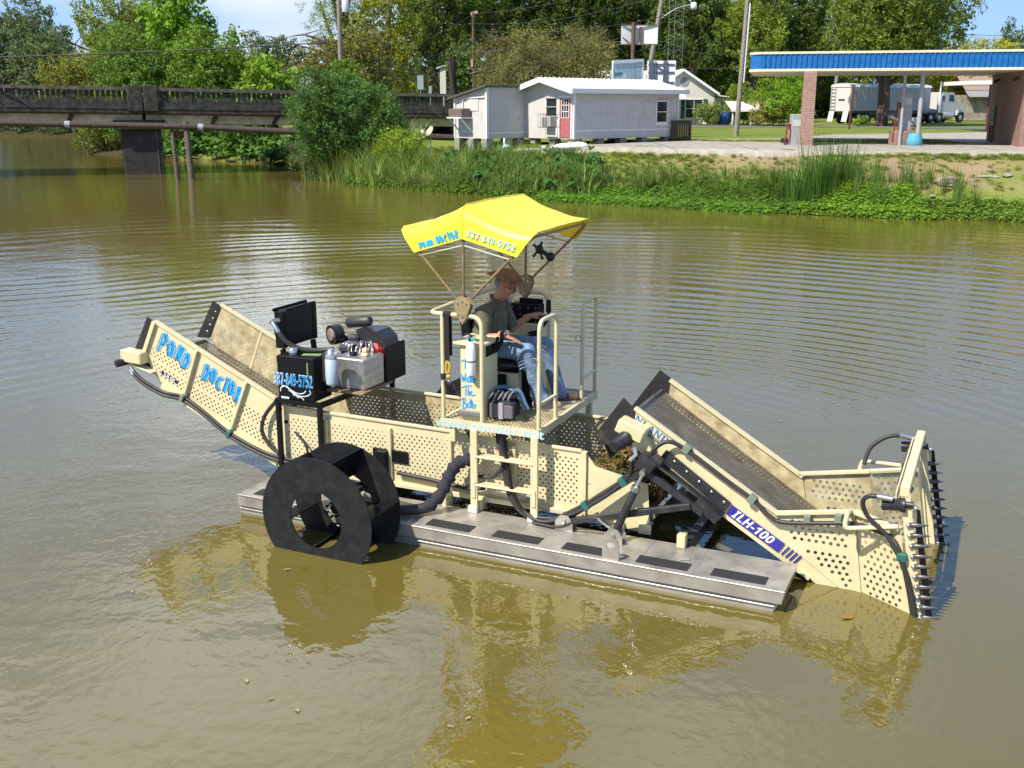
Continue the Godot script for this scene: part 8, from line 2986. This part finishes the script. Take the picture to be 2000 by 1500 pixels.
func build_operator():
	var base := Vector3(2.30, 1.125, -1.35)
	var bt := Basis(Vector3.UP, HT)
	var t := thing("person", "person in tan brimmed hat, olive shirt and blue jeans seated at the controls", "person", O + bt * base, HT)
	var v := func(x, y, z) -> Vector3: return Vector3(x, y, z) - base
	var skin := mat("skin_tanned", Color(0.47, 0.22, 0.14), 0.5, 0.0, 0.15, "cloud", 3.0)
	skin.subsurf_scatter_enabled = true
	skin.subsurf_scatter_strength = 0.12
	var shirt_m := mat("olive_shirt", Color(0.125, 0.122, 0.082), 0.9, 0.0, 0.2, "cloud", 1.5, 0.6)
	shirt_m.rim_enabled = true
	shirt_m.rim = 0.25
	var jean_m := mat("blue_denim", Color(0.23, 0.34, 0.52), 0.9, 0.0, 0.3, "cloud", 1.4, 0.9)
	# joints
	var pel: Vector3 = v.call(2.20, 1.70, -1.35)
	var spine: Vector3 = v.call(2.20, 1.86, -1.35)
	var chest: Vector3 = v.call(2.24, 2.00, -1.35)
	var neck: Vector3 = v.call(2.335, 2.185, -1.35)
	var head: Vector3 = v.call(2.425, 2.345, -1.35)
	var shn: Vector3 = v.call(2.275, 2.105, -1.155)
	var shf: Vector3 = v.call(2.295, 2.105, -1.545)
	var eln: Vector3 = v.call(2.295, 1.855, -1.07)
	var elf: Vector3 = v.call(2.385, 1.865, -1.60)
	var wrn: Vector3 = v.call(2.545, 1.895, -1.085)
	var wrf: Vector3 = v.call(2.53, 1.975, -1.735)
	var hpn: Vector3 = v.call(2.21, 1.715, -1.245)
	var hpf: Vector3 = v.call(2.21, 1.715, -1.455)
	var knn: Vector3 = v.call(2.74, 1.73, -1.19)
	var knf: Vector3 = v.call(2.80, 1.74, -1.50)
	var ann: Vector3 = v.call(2.86, 1.215, -1.27)
	var anf: Vector3 = v.call(2.93, 1.215, -1.60)
	var ton: Vector3 = v.call(3.01, 1.155, -1.36)
	var tof: Vector3 = v.call(3.07, 1.155, -1.70)
	var F := Vector3(0.955, -0.27, -0.10).normalized()
	var R := F.cross(Vector3.UP).normalized()
	var U := R.cross(F).normalized()
	var hb := Basis(F, U, R)
	var st := S()
	# body: one continuous skin
	sdf_mesh(st, [
		[pel, spine, 0.135, 0.13], [spine, chest, 0.13, 0.135], [chest, neck, 0.12, 0.065], [neck, head + U * -0.03, 0.058, 0.056],
		[chest + Vector3(0, 0.08, 0), shn, 0.075, 0.055], [chest + Vector3(0, 0.08, 0), shf, 0.075, 0.055],
		[shn, eln, 0.052, 0.042], [shf, elf, 0.052, 0.042], [eln, wrn, 0.044, 0.028], [elf, wrf, 0.042, 0.028],
		[hpn, knn, 0.08, 0.056], [hpf, knf, 0.08, 0.056], [knn, ann, 0.054, 0.036], [knf, anf, 0.054, 0.036], [ann, ton, 0.036, 0.028], [anf, tof, 0.036, 0.028]], 0.013, 0.03)
	# head with face
	sdf_mesh(st, [
		[head + U * 0.018 - F * 0.012, Vector3(0.097, 0.092, 0.077), hb], [head + F * 0.028 - U * 0.035, head + F * 0.042 - U * 0.088, 0.062, 0.040],
		[head + F * 0.075 + U * 0.022, head + F * 0.078 + U * 0.022 + R * 0.001, 0.030, 0.030], [head + F * 0.088 + U * 0.012, head + F * 0.113 - U * 0.026, 0.011, 0.0155],
		[head + F * 0.08 - U * 0.018 + R * 0.034, head + F * 0.06 - U * 0.03 + R * 0.045, 0.022, 0.02], [head + F * 0.08 - U * 0.018 - R * 0.034, head + F * 0.06 - U * 0.03 - R * 0.045, 0.022, 0.02],
		[head + F * 0.09 - U * 0.058, head + F * 0.088 - U * 0.066, 0.017, 0.014], [head + F * 0.072 - U * 0.098, head + F * 0.06 - U * 0.10, 0.024, 0.024],
		[head - F * 0.01 - U * 0.005 + R * 0.079, Vector3(0.022, 0.034, 0.011), hb], [head - F * 0.01 - U * 0.005 - R * 0.079, Vector3(0.022, 0.034, 0.011), hb],
		[head - U * 0.06 - F * 0.02, neck, 0.058, 0.062]], 0.006, 0.014)
	# hands
	var dn := Vector3(0.90, -0.30, -0.10).normalized()
	var pn := Vector3(-0.25, -0.95, 0.15)
	pn = (pn - dn * pn.dot(dn)).normalized()
	sdf_mesh(st, [[wrn - dn * 0.05, wrn, 0.031, 0.027]] + hand_bones(wrn, dn, pn, 0.18, 1.0), 0.0055, 0.008)
	var df := Vector3(0.72, 0.22, -0.62).normalized()
	var pf := Vector3(0.1, -0.9, -0.35)
	pf = (pf - df * pf.dot(df)).normalized()
	sdf_mesh(st, [[wrf - df * 0.05, wrf, 0.031, 0.027]] + hand_bones(wrf, df, pf, 0.45, -1.0), 0.0055, 0.008)
	obj("body", st, skin, t)
	# shirt
	st = S()
	sdf_mesh(st, [
		[pel + Vector3(0.0, -0.01, 0), spine, 0.172, 0.170], [spine + Vector3(0.05, 0.0, 0), chest + Vector3(0.03, 0, 0), 0.160, 0.165], [pel + Vector3(0.09, 0.06, 0), spine + Vector3(0.07, 0.02, 0), 0.12, 0.12],
		[chest, neck + Vector3(-0.01, -0.03, 0), 0.152, 0.088], [chest + Vector3(0, 0.07, 0), shn, 0.105, 0.084], [chest + Vector3(0, 0.07, 0), shf, 0.105, 0.084],
		[shn, shn.lerp(eln, 0.92), 0.084, 0.080], [shf, shf.lerp(elf, 0.9), 0.084, 0.078],
		[neck + Vector3(-0.015, -0.05, 0), neck + Vector3(-0.005, 0.005, 0), 0.095, 0.075],
		[spine + Vector3(0.11, -0.06, 0.09), spine + Vector3(0.13, -0.10, -0.08), 0.035, 0.035], [shn.lerp(eln, 0.35) + Vector3(0.05, 0, 0.02), shn.lerp(eln, 0.55) + Vector3(-0.03, 0, 0.05), 0.03, 0.026]],
		0.011, 0.022, [[eln + (shn - eln) * 0.02, (eln - shn).normalized(), 0.16], [elf + (shf - elf) * 0.04, (elf - shf).normalized(), 0.16], [neck + Vector3(0.0, 0.022, 0), Vector3(-0.45, 0.89, 0).normalized(), 0.3], [pel + Vector3(0.14, -0.03, 0), Vector3(0.75, -0.66, 0).normalized(), 0.25]])
	var sh := obj("shirt", st, shirt_m, t)
	# collar, placket, pocket badge
	st = S()
	var ring := []
	for i in 11:
		var a := deg_to_rad(35.0 + i * 29.0)
		ring.append(neck + Vector3(0.012 + cos(a) * 0.078, 0.022 - cos(a) * 0.035, sin(a) * 0.078))
	tube(st, ring, 0.014, 6)
	obj("collar", st, shirt_m, sh)
	st = S()
	ball(st, v.call(2.372, 2.055, -1.225), Vector3(0.022, 0.026, 0.030), 6, Basis(Vector3.UP, -0.55))
	obj("badge", st, mat("badge_green", Color(0.01, 0.16, 0.035), 0.6), sh)
	st = S()
	box(st, v.call(2.374, 2.088, -1.235), Vector3(0.014, 0.016, 0.045), Basis(Vector3.UP, -0.55), 0.004)
	obj("badge_letters", st, mat("badge_blue", Color(0.06, 0.10, 0.26), 0.6), sh)
	# jeans
	st = S()
	sdf_mesh(st, [
		[pel, pel + Vector3(0.02, 0.06, 0), 0.145, 0.14], [hpn, knn, 0.105, 0.082], [hpf, knf, 0.105, 0.082],
		[knn, knn.lerp(ann, 0.55), 0.082, 0.070], [knn.lerp(ann, 0.5), ann + Vector3(0, -0.02, 0), 0.071, 0.076], [knf, knf.lerp(anf, 0.55), 0.082, 0.070], [knf.lerp(anf, 0.5), anf + Vector3(0, -0.02, 0), 0.071, 0.076],
		[knn.lerp(hpn, 0.25) + Vector3(0, -0.06, 0.01), knn + Vector3(-0.07, -0.06, 0.02), 0.035, 0.03], [knn + Vector3(-0.06, -0.10, 0.01), knn + Vector3(-0.02, -0.16, 0.02), 0.035, 0.03],
		[ann + Vector3(-0.03, 0.06, 0), ann + Vector3(0.04, 0.03, 0.01), 0.055, 0.055]], 0.011, 0.02,
		[[ann + Vector3(0, -0.035, 0), Vector3(0.1, -1, 0).normalized(), 0.2], [anf + Vector3(0, -0.03, 0), Vector3(0.1, -1, 0).normalized(), 0.2]])
	# creases bunched behind the knee and at the hem
	for i in 5:
		var c := knn + Vector3(-0.075 + 0.012 * i, -0.05 - 0.03 * i, 0.0)
		tube(st, [c + Vector3(0.03, 0.03, 0.065), c + Vector3(-0.02, 0.0, 0.062), c + Vector3(-0.045, -0.03, 0.03)], [0.006, 0.012, 0.005], 6)
	obj("jeans", st, jean_m, t)
	# shoes
	for q in [[ann, ton, mat("tan_shoe", Color(0.42, 0.28, 0.20), 0.8, 0.0, 0.2)], [anf, tof, mat("brown_shoe", Color(0.10, 0.06, 0.05), 0.8, 0.0, 0.2)]]:
		st = S()
		var an: Vector3 = q[0]
		var to: Vector3 = q[1]
		var heel := Vector3(an.x - 0.05, to.y - 0.005, an.z + 0.02)
		sdf_mesh(st, [[heel + Vector3(0, 0.03, 0), to + Vector3(0, 0.012, 0), 0.042, 0.040], [an + Vector3(0.01, -0.02, 0), to.lerp(an, 0.45) + Vector3(0, -0.005, 0), 0.05, 0.038]], 0.008, 0.02, [[Vector3(0, to.y - 0.018, 0), Vector3(0, -1, 0)]])
		var shoe := obj("shoe", st, q[2], t)
		st = S()
		var d := (to - heel)
		d.y = 0
		var n := Vector3(-d.z, 0, d.x).normalized()
		var pts := PackedVector2Array()
		for i in 16:
			var a := TAU * i / 16.0
			var c := heel.lerp(to, 0.5 + 0.5 * cos(a)) + n * sin(a) * 0.044 + d.normalized() * cos(a) * 0.04
			pts.append(Vector2(c.x, c.z))
		prism(st, pts, Transform3D(Basis(Vector3(1, 0, 0), Vector3(0, 0, 1), Vector3(0, -1, 0)), Vector3(0, to.y - 0.016, 0)), -0.006, 0.018)
		obj("sole", st, mat("pale_sole", Color(0.55, 0.48, 0.40), 0.8), shoe)
	# hat: creased crown, brim curled up at the sides and down in front
	st = S()
	st.set_smooth_group(1)
	var ho := head + U * 0.062 - F * 0.008
	var hu := (U + F * 0.06).normalized()
	var hr := R
	var hf := hr.cross(hu).normalized() * -1.0
	hf = hu.cross(hr).normalized()
	if hf.dot(F) < 0: hf = -hf
	var rings := []
	for rr in [0.0, 0.35, 0.7, 1.0]:
		var row := []
		for i in 28:
			var a := TAU * i / 28.0
			var ex := lerpf(0.094, 0.205, rr)
			var ez := lerpf(0.080, 0.165, rr)
			var up: float = rr * rr * (0.050 * pow(absf(sin(a)), 2.0) - 0.022 * maxf(0.0, cos(a)) - 0.012 * maxf(0.0, -cos(a)))
			row.append(ho + hf * cos(a) * ex + hr * sin(a) * ez + hu * up)
		rings.append(row)
	for r in 3:
		for i in 28:
			var j := (i + 1) % 28
			quad(st, rings[r][i], rings[r][j], rings[r + 1][j], rings[r + 1][i])
	var cr := []
	for q in [[0.0, 1.0, 0.0], [0.045, 0.97, 0.0], [0.085, 0.90, 0.0], [0.105, 0.76, 0.0], [0.105, 0.45, 0.014], [0.098, 0.05, 0.022]]:
		var row := []
		for i in 28:
			var a := TAU * i / 28.0
			var dent: float = q[2] * pow(absf(cos(a)), 1.5)
			row.append(ho + hf * cos(a) * 0.095 * q[1] + hr * sin(a) * 0.081 * q[1] + hu * (q[0] - dent + 0.012 * cos(a) * q[1] * (1.0 if q[0] > 0.05 else 0.0)))
		cr.append(row)
	for r in cr.size() - 1:
		for i in 28:
			var j := (i + 1) % 28
			quad(st, cr[r][i], cr[r][j], cr[r + 1][j], cr[r + 1][i])
	var hat := obj("hat", st, mat("tan_leather", Color(0.33, 0.17, 0.095), 0.75, 0.0, 0.25, "cloud", 2.0), t)
	st = S()
	var hemr := []
	for i in 29:
		hemr.append(rings[3][i % 28])
	tube(st, hemr, 0.0045, 6)
	obj("brim_edge", st, mat("tan_leather", Color(0.42, 0.215, 0.115), 0.75), hat)
	st = S()
	var band := []
	for i in 29:
		var a := TAU * i / 28.0
		band.append(ho + hf * cos(a) * 0.097 + hr * sin(a) * 0.083 + hu * 0.012)
	tube(st, band, 0.006, 6)
	obj("hat_band", st, mat("hat_band_brown", Color(0.09, 0.045, 0.03), 0.7), hat)
	st = S()
	for sg in [1.0, -1.0]:
		ball(st, ho + hf * 0.03 + hr * 0.083 * sg + hu * 0.05, Vector3(0.006, 0.006, 0.004), 4)
	obj("eyelet", st, mat("bright_steel", Color(0.62, 0.61, 0.6), 0.25, 0.9), hat)
	# white goatee, grey hair, eyes, glasses
	st = S()
	sdf_mesh(st, [[head + F * 0.098 - U * 0.047 + R * 0.022, head + F * 0.104 - U * 0.041, 0.008, 0.010], [head + F * 0.098 - U * 0.047 - R * 0.022, head + F * 0.104 - U * 0.041, 0.008, 0.010],
		[head + F * 0.09 - U * 0.082, head + F * 0.085 - U * 0.125, 0.025, 0.017], [head + F * 0.094 - U * 0.05 + R * 0.024, head + F * 0.088 - U * 0.09 + R * 0.016, 0.009, 0.012], [head + F * 0.094 - U * 0.05 - R * 0.024, head + F * 0.088 - U * 0.09 - R * 0.016, 0.009, 0.012]], 0.005, 0.008)
	obj("beard", st, mat("white_beard", Color(0.52, 0.50, 0.48), 0.9, 0.0, 0.2, "grain", 6.0), t)
	st = S()
	sdf_mesh(st, [[head - F * 0.035 + U * 0.02, Vector3(0.083, 0.066, 0.0815), hb]], 0.008, 0.01, [[head - F * 0.035, F.normalized()]])
	obj("hair", st, mat("grey_hair", Color(0.22, 0.20, 0.19), 0.9, 0.0, 0.2), t)
	st = S()
	for sg in [1.0, -1.0]:
		ball(st, head + F * 0.090 + U * 0.006 + R * 0.031 * sg, Vector3(0.011, 0.011, 0.011), 6)
	var eye := obj("eyes", st, mat("eye_white", Color(0.6, 0.56, 0.52), 0.3), t)
	st = S()
	for sg in [1.0, -1.0]:
		ball(st, head + F * 0.0985 + U * 0.005 + R * 0.031 * sg, Vector3(0.005, 0.006, 0.006), 5)
	obj("iris", st, mat("eye_dark", Color(0.04, 0.03, 0.02), 0.2), eye)
	st = S()
	var gf := mat("glasses_frame", Color(0.02, 0.015, 0.012), 0.4)
	for sg in [1.0, -1.0]:
		var loop := []
		for i in 15:
			var a := TAU * i / 14.0
			loop.append(head + F * 0.112 + U * (0.004 + sin(a) * 0.018) + R * (0.031 * sg + cos(a) * 0.025))
		tube(st, loop, 0.0022, 5)
		tube(st, [head + F * 0.111 + U * 0.012 + R * 0.056 * sg, head + F * 0.05 + U * 0.012 + R * 0.080 * sg, head - F * 0.02 + U * 0.006 + R * 0.084 * sg], 0.0022, 5)
	tube(st, [head + F * 0.113 + U * 0.008 + R * 0.007, head + F * 0.113 + U * 0.008 - R * 0.007], 0.002, 5)
	obj("glasses", st, gf, t)

# ---------- loose things on and around the machine
func on_machine(p: Vector3) -> Vector3:
	return O + Basis(Vector3.UP, HT) * p

func build_loose_things():
	var bright := mat("bright_steel", Color(0.62, 0.61, 0.6), 0.25, 0.9)
	var black := mat("black_webbing", Color(0.014, 0.013, 0.014), 0.85, 0.0, 0.3, "grain", 2.0)
	# white extinguisher strapped to the pedestal
	var t := thing("fire_extinguisher", "white cylinder extinguisher strapped to the pedestal beside the side rail", "extinguisher", on_machine(Vector3(2.42, 1.60, -0.575)), HT)
	var st := S()
	lathe(st, Vector3.ZERO, Vector3.UP, [[0.0, 0.03], [0.0, 0.042], [0.01, 0.046], [0.27, 0.046], [0.305, 0.034], [0.325, 0.018], [0.335, 0.016]], 18)
	obj("cylinder", st, mat("gloss_white", Color(0.80, 0.80, 0.80), 0.3), t)
	st = S()
	lathe(st, Vector3(0, 0.13, 0), Vector3.UP, [[0.0, 0.0475], [0.012, 0.0475]], 18)
	obj("strap", st, black, t)
	st = S()
	lathe(st, Vector3(0, 0.335, 0), Vector3.UP, [[0.0, 0.02], [0.03, 0.024], [0.05, 0.015]], 12)
	bar(st, Vector3(-0.06, 0.40, 0.01), Vector3(0.05, 0.385, 0.0), 0.016, 0.008)
	bar(st, Vector3(-0.05, 0.365, 0.01), Vector3(0.03, 0.37, 0.0), 0.014, 0.008)
	obj("valve", st, mat("valve_dark", Color(0.04, 0.04, 0.042), 0.4, 0.3), t)
	st = S()
	lathe(st, Vector3(-0.02, 0.36, 0.02), Vector3(-0.2, 0.1, 1), [[0.0, 0.02], [0.012, 0.02]], 12)
	obj("gauge", st, bright, t)
	st = S()
	box(st, Vector3(0.035, 0.355, 0.01), Vector3(0.05, 0.03, 0.03), Basis(), 0.006)
	obj("tag", st, mat("tag_turquoise", Color(0.03, 0.36, 0.36), 0.5), t)
	# black ratchet strap with yellow hook and chain over the side rail
	t = thing("ratchet_strap", "black webbing strap with yellow hook and chain hanging from the side rail", "strap", on_machine(Vector3(2.165, 2.165, -0.6)), HT)
	st = S()
	box(st, Vector3(0, -0.22, 0.028), Vector3(0.055, 0.46, 0.006), Basis(Vector3(0, 0, 1), 0.01), 0.002)
	tube(st, [Vector3(-0.04, 0, 0), Vector3(0.04, 0, 0)], 0.032, 10)
	box(st, Vector3(0.005, -0.2, -0.026), Vector3(0.05, 0.42, 0.006), Basis(), 0.002)
	obj("webbing", st, black, t)
	st = S()
	tube(st, rounded([Vector3(0.0, -0.45, 0.02), Vector3(0.03, -0.50, 0.02), Vector3(0.02, -0.56, 0.02), Vector3(-0.01, -0.58, 0.02), Vector3(-0.02, -0.52, 0.02), Vector3(0.0, -0.45, 0.02)], 0.02), 0.012, 7)
	ball(st, Vector3(0.01, -0.61, 0.02), Vector3(0.022, 0.022, 0.02), 6)
	obj("hook", st, mat("hook_yellow", Color(0.50, 0.36, 0.02), 0.5), t)
	st = S()
	ball(st, Vector3(0.012, -0.665, 0.02), Vector3(0.03, 0.03, 0.02), 6)
	for i in 9:
		var c := Vector3(0.035 + i * 0.012, -0.67 - i * 0.034, 0.02 - i * 0.02)
		var lp := []
		for k in 7:
			var a := TAU * k / 6.0
			lp.append(c + (Vector3(cos(a) * 0.012, sin(a) * 0.02, 0) if i % 2 else Vector3(0, sin(a) * 0.02, cos(a) * 0.012)))
		tube(st, lp, 0.004, 5)
	obj("chain", st, mat("chain_steel", Color(0.13, 0.13, 0.14), 0.35, 0.8), t)
	st = S()
	tube(st, [Vector3(-0.03, -0.66, 0.02), Vector3(0.0, -0.78, 0.01)], 0.014, 7)
	obj("handle", st, black, t)
	# cooler bag on the floor
	t = thing("cooler_bag", "grey and black soft cooler bag on the platform floor in front of the seat", "bag", on_machine(Vector3(2.64, 1.125, -0.86)), HT + 0.12)
	var grey := mat("bag_grey", Color(0.17, 0.155, 0.18), 0.85, 0.0, 0.25, "grain", 2.0)
	var dark := mat("bag_black", Color(0.030, 0.029, 0.033), 0.8, 0.0, 0.25, "grain", 2.0)
	st = S()
	box(st, Vector3(0, 0.10, 0), Vector3(0.27, 0.20, 0.22), Basis(), 0.03)
	var bb := obj("body", st, dark, t)
	st = S()
	box(st, Vector3(-0.075, 0.095, 0.105), Vector3(0.09, 0.15, 0.03), Basis(), 0.012)
	box(st, Vector3(0.075, 0.09, 0.105), Vector3(0.10, 0.14, 0.03), Basis(), 0.012)
	obj("front_pocket", st, grey, bb)
	st = S()
	box(st, Vector3(0.0, 0.095, 0.112), Vector3(0.05, 0.165, 0.02), Basis(), 0.006)
	obj("front_band", st, mat("bag_lilac", Color(0.33, 0.29, 0.34), 0.8), bb)
	st = S()
	box(st, Vector3(0, 0.235, -0.01), Vector3(0.25, 0.07, 0.20), Basis(Vector3(1, 0, 0), 0.1), 0.03)
	obj("lid", st, dark, t)
	st = S()
	for i in 5:
		tube(st, spline([Vector3(-0.13 + i * 0.05, 0.21, 0.11), Vector3(-0.09 + i * 0.045, 0.26, 0.10), Vector3(-0.10 + i * 0.05, 0.275, 0.02)]), 0.006, 5)
	tube(st, spline([Vector3(-0.14, 0.20, 0.10), Vector3(-0.19, 0.14, 0.11), Vector3(-0.16, 0.10, 0.12), Vector3(-0.2, 0.08, 0.12)]), 0.005, 5)
	obj("bungee_cord", st, mat("cord_pale", Color(0.30, 0.30, 0.32), 0.6), t)
	st = S()
	var sp := spline([Vector3(0.13, 0.22, 0.02), Vector3(0.19, 0.16, 0.0), Vector3(0.24, 0.06, -0.02), Vector3(0.25, 0.015, 0.02), Vector3(0.20, 0.012, 0.08)])
	for i in sp.size() - 1:
		bar(st, sp[i], sp[i + 1], 0.04, 0.008, Vector3(0, 0.4, 1).cross(sp[i + 1] - sp[i]))
	obj("shoulder_strap", st, dark, t)
	# blue cloth on the bag
	st = S()
	st.set_smooth_group(1)
	var g := []
	for i in 9:
		var row := []
		for j in 9:
			var u := i / 8.0
			var w := j / 8.0
			var drop := smoothstep(0.45, 1.0, u)
			row.append(Vector3(-0.12 + u * 0.30 + 0.01 * sin(w * 9.0), 0.285 - 0.20 * drop * drop + 0.012 * sin(u * 9.0 + w * 5.0), -0.12 + w * 0.14 + 0.02 * sin(u * 6.0)))
		g.append(row)
	for i in 8:
		for j in 8:
			quad(st, g[i][j], g[i + 1][j], g[i + 1][j + 1], g[i][j + 1])
	var cl := obj("blue_cloth", st, mat("light_blue_cloth", Color(0.13, 0.27, 0.42), 0.9, 0.0, 0.25, "cloud", 3.0))
	cl.position = on_machine(Vector3(2.66, 1.125, -0.89))
	cl.rotation.y = HT
	tag(cl, "light blue cloth draped over the back of the cooler bag", "cloth")
	# cut weed piled in the front chute
	var xs := []
	var cs := []
	for i in 620:
		var p := Vector3(rng.randf_range(3.45, 4.25), 0.0, rng.randf_range(-1.8, -0.82))
		p.y = 0.52 + 0.24 * sin((p.x - 3.3) * 2.9) * rng.randf_range(0.4, 1.0)
		xs.append(Transform3D(rand_basis(rng.randf_range(0.25, 0.5)), on_machine(p)))
		cs.append(vary([Color(0.22, 0.13, 0.055), Color(0.30, 0.20, 0.09), Color(0.07, 0.12, 0.02), Color(0.13, 0.075, 0.03)][rng.randi() % 4], 0.3, 0.2))
	var pile := multi("cut_weed", clump_mesh("litter", 16, 0.22, 0.16, 0.35, 6), leaf_mat("leaves_litter", 0.8, 0.15), xs, cs, null)
	tag(pile, "brown and green cut weed piled in the chute under the front conveyor", "weed", "", "stuff")
	# leaves floating on the water
	var tan_ := mat("floating_leaf_tan", Color(0.42, 0.30, 0.15), 0.7, 0.0, 0.3)
	var org := mat("floating_leaf_orange", Color(0.42, 0.20, 0.03), 0.7, 0.0, 0.3)
	var lv := S()
	lv.set_smooth_group(-1)
	var k0 := [Vector3(-0.045, 0.006, 0), Vector3(-0.01, 0.003, 0.022), Vector3(0.035, 0.008, 0.012), Vector3(0.05, 0.004, 0), Vector3(0.03, 0.009, -0.014), Vector3(-0.012, 0.004, -0.02)]
	for i in range(1, 5):
		tri(lv, k0[0], k0[i], k0[i + 1])
	lv.generate_normals()
	var leaf := lv.commit()
	var spots := [[-2.05, -9.05, 1.1], [1.62, -7.65, 1.0], [2.77, -8.1, 1.7], [-1.95, -7.1, 1.0], [-1.72, -6.85, 0.8], [-1.5, -6.7, 0.9], [-0.3, -6.6, 0.8], [-0.42, -6.5, 0.9], [-3.3, -13.5, 1.1], [-2.4, -15.0, 1.2], [-4.8, -14.0, 1.0], [-1.7, -19.0, 1.3], [-2.9, -21.0, 1.4], [2.2, -14.6, 1.0], [3.6, -13.8, 1.0], [4.6, -14.6, 1.1], [-3.9, -30.0, 2.2], [-7.0, -34.0, 2.3], [4.1, -29.0, 2.0], [7.4, -27.0, 2.0], [-9.5, -40.0, 2.6], [5.2, -20.0, 1.4], [-5.4, -18.5, 1.2], [0.6, -16.0, 1.1], [-2.75, -10.2, 0.8], [-3.3, -8.6, 0.7]]
	var labels := ["pale leaf floating against the foot of the paddle wheel disc", "small pale leaf floating just off the pontoon's bow", "orange leaf floating beside the cutter header", "topmost of the leaf cluster in the open water below the paddle wheel", "middle leaf of the cluster in the open water at lower left", "lowest leaf of the cluster in the open water at lower left", "left one of two leaves at the bottom centre of the picture", "right one of two leaves at the bottom centre of the picture", "leaf floating behind the rear conveyor, nearest to its black end flap", "leaf floating on the ripples above the black cooler", "leaf floating far left of the rear conveyor's raised end", "leaf floating far behind the engine, left of the sunshade", "leaf floating on the far water left of the sunshade, most distant there", "leaf floating beyond the front conveyor's black hood", "leaf floating beyond the middle of the front conveyor's raised side", "leaf floating on open water above the cutter header", "leaf floating far out below the riverside reeds", "leaf floating far out below the bridge pier", "leaf floating far out below the bright weed mat", "leaf floating far out below the tall rush clump", "leaf floating far out under the timber piles", "leaf floating midway between the front hoops and the right bank", "leaf floating midway between the rear conveyor and the bridge", "leaf floating just beyond the front hoop of the platform", "dark speck of a leaf floating at the rear corner of the pontoon", "leaf floating alone left of the paddle wheel's reflection"]
	for i in spots.size():
		var q: Array = spots[i]
		var o := inst("floating_leaf", leaf, org if i == 2 else tan_, null, Transform3D(Basis(Vector3.UP, i * 1.7).scaled(Vector3(q[2], q[2] * 0.5, q[2]) * 0.75), Vector3(q[0], 0.008, q[1])))
		var lb: String = labels[i]
		tag(o, lb, "leaf", "leaves floating on the river")
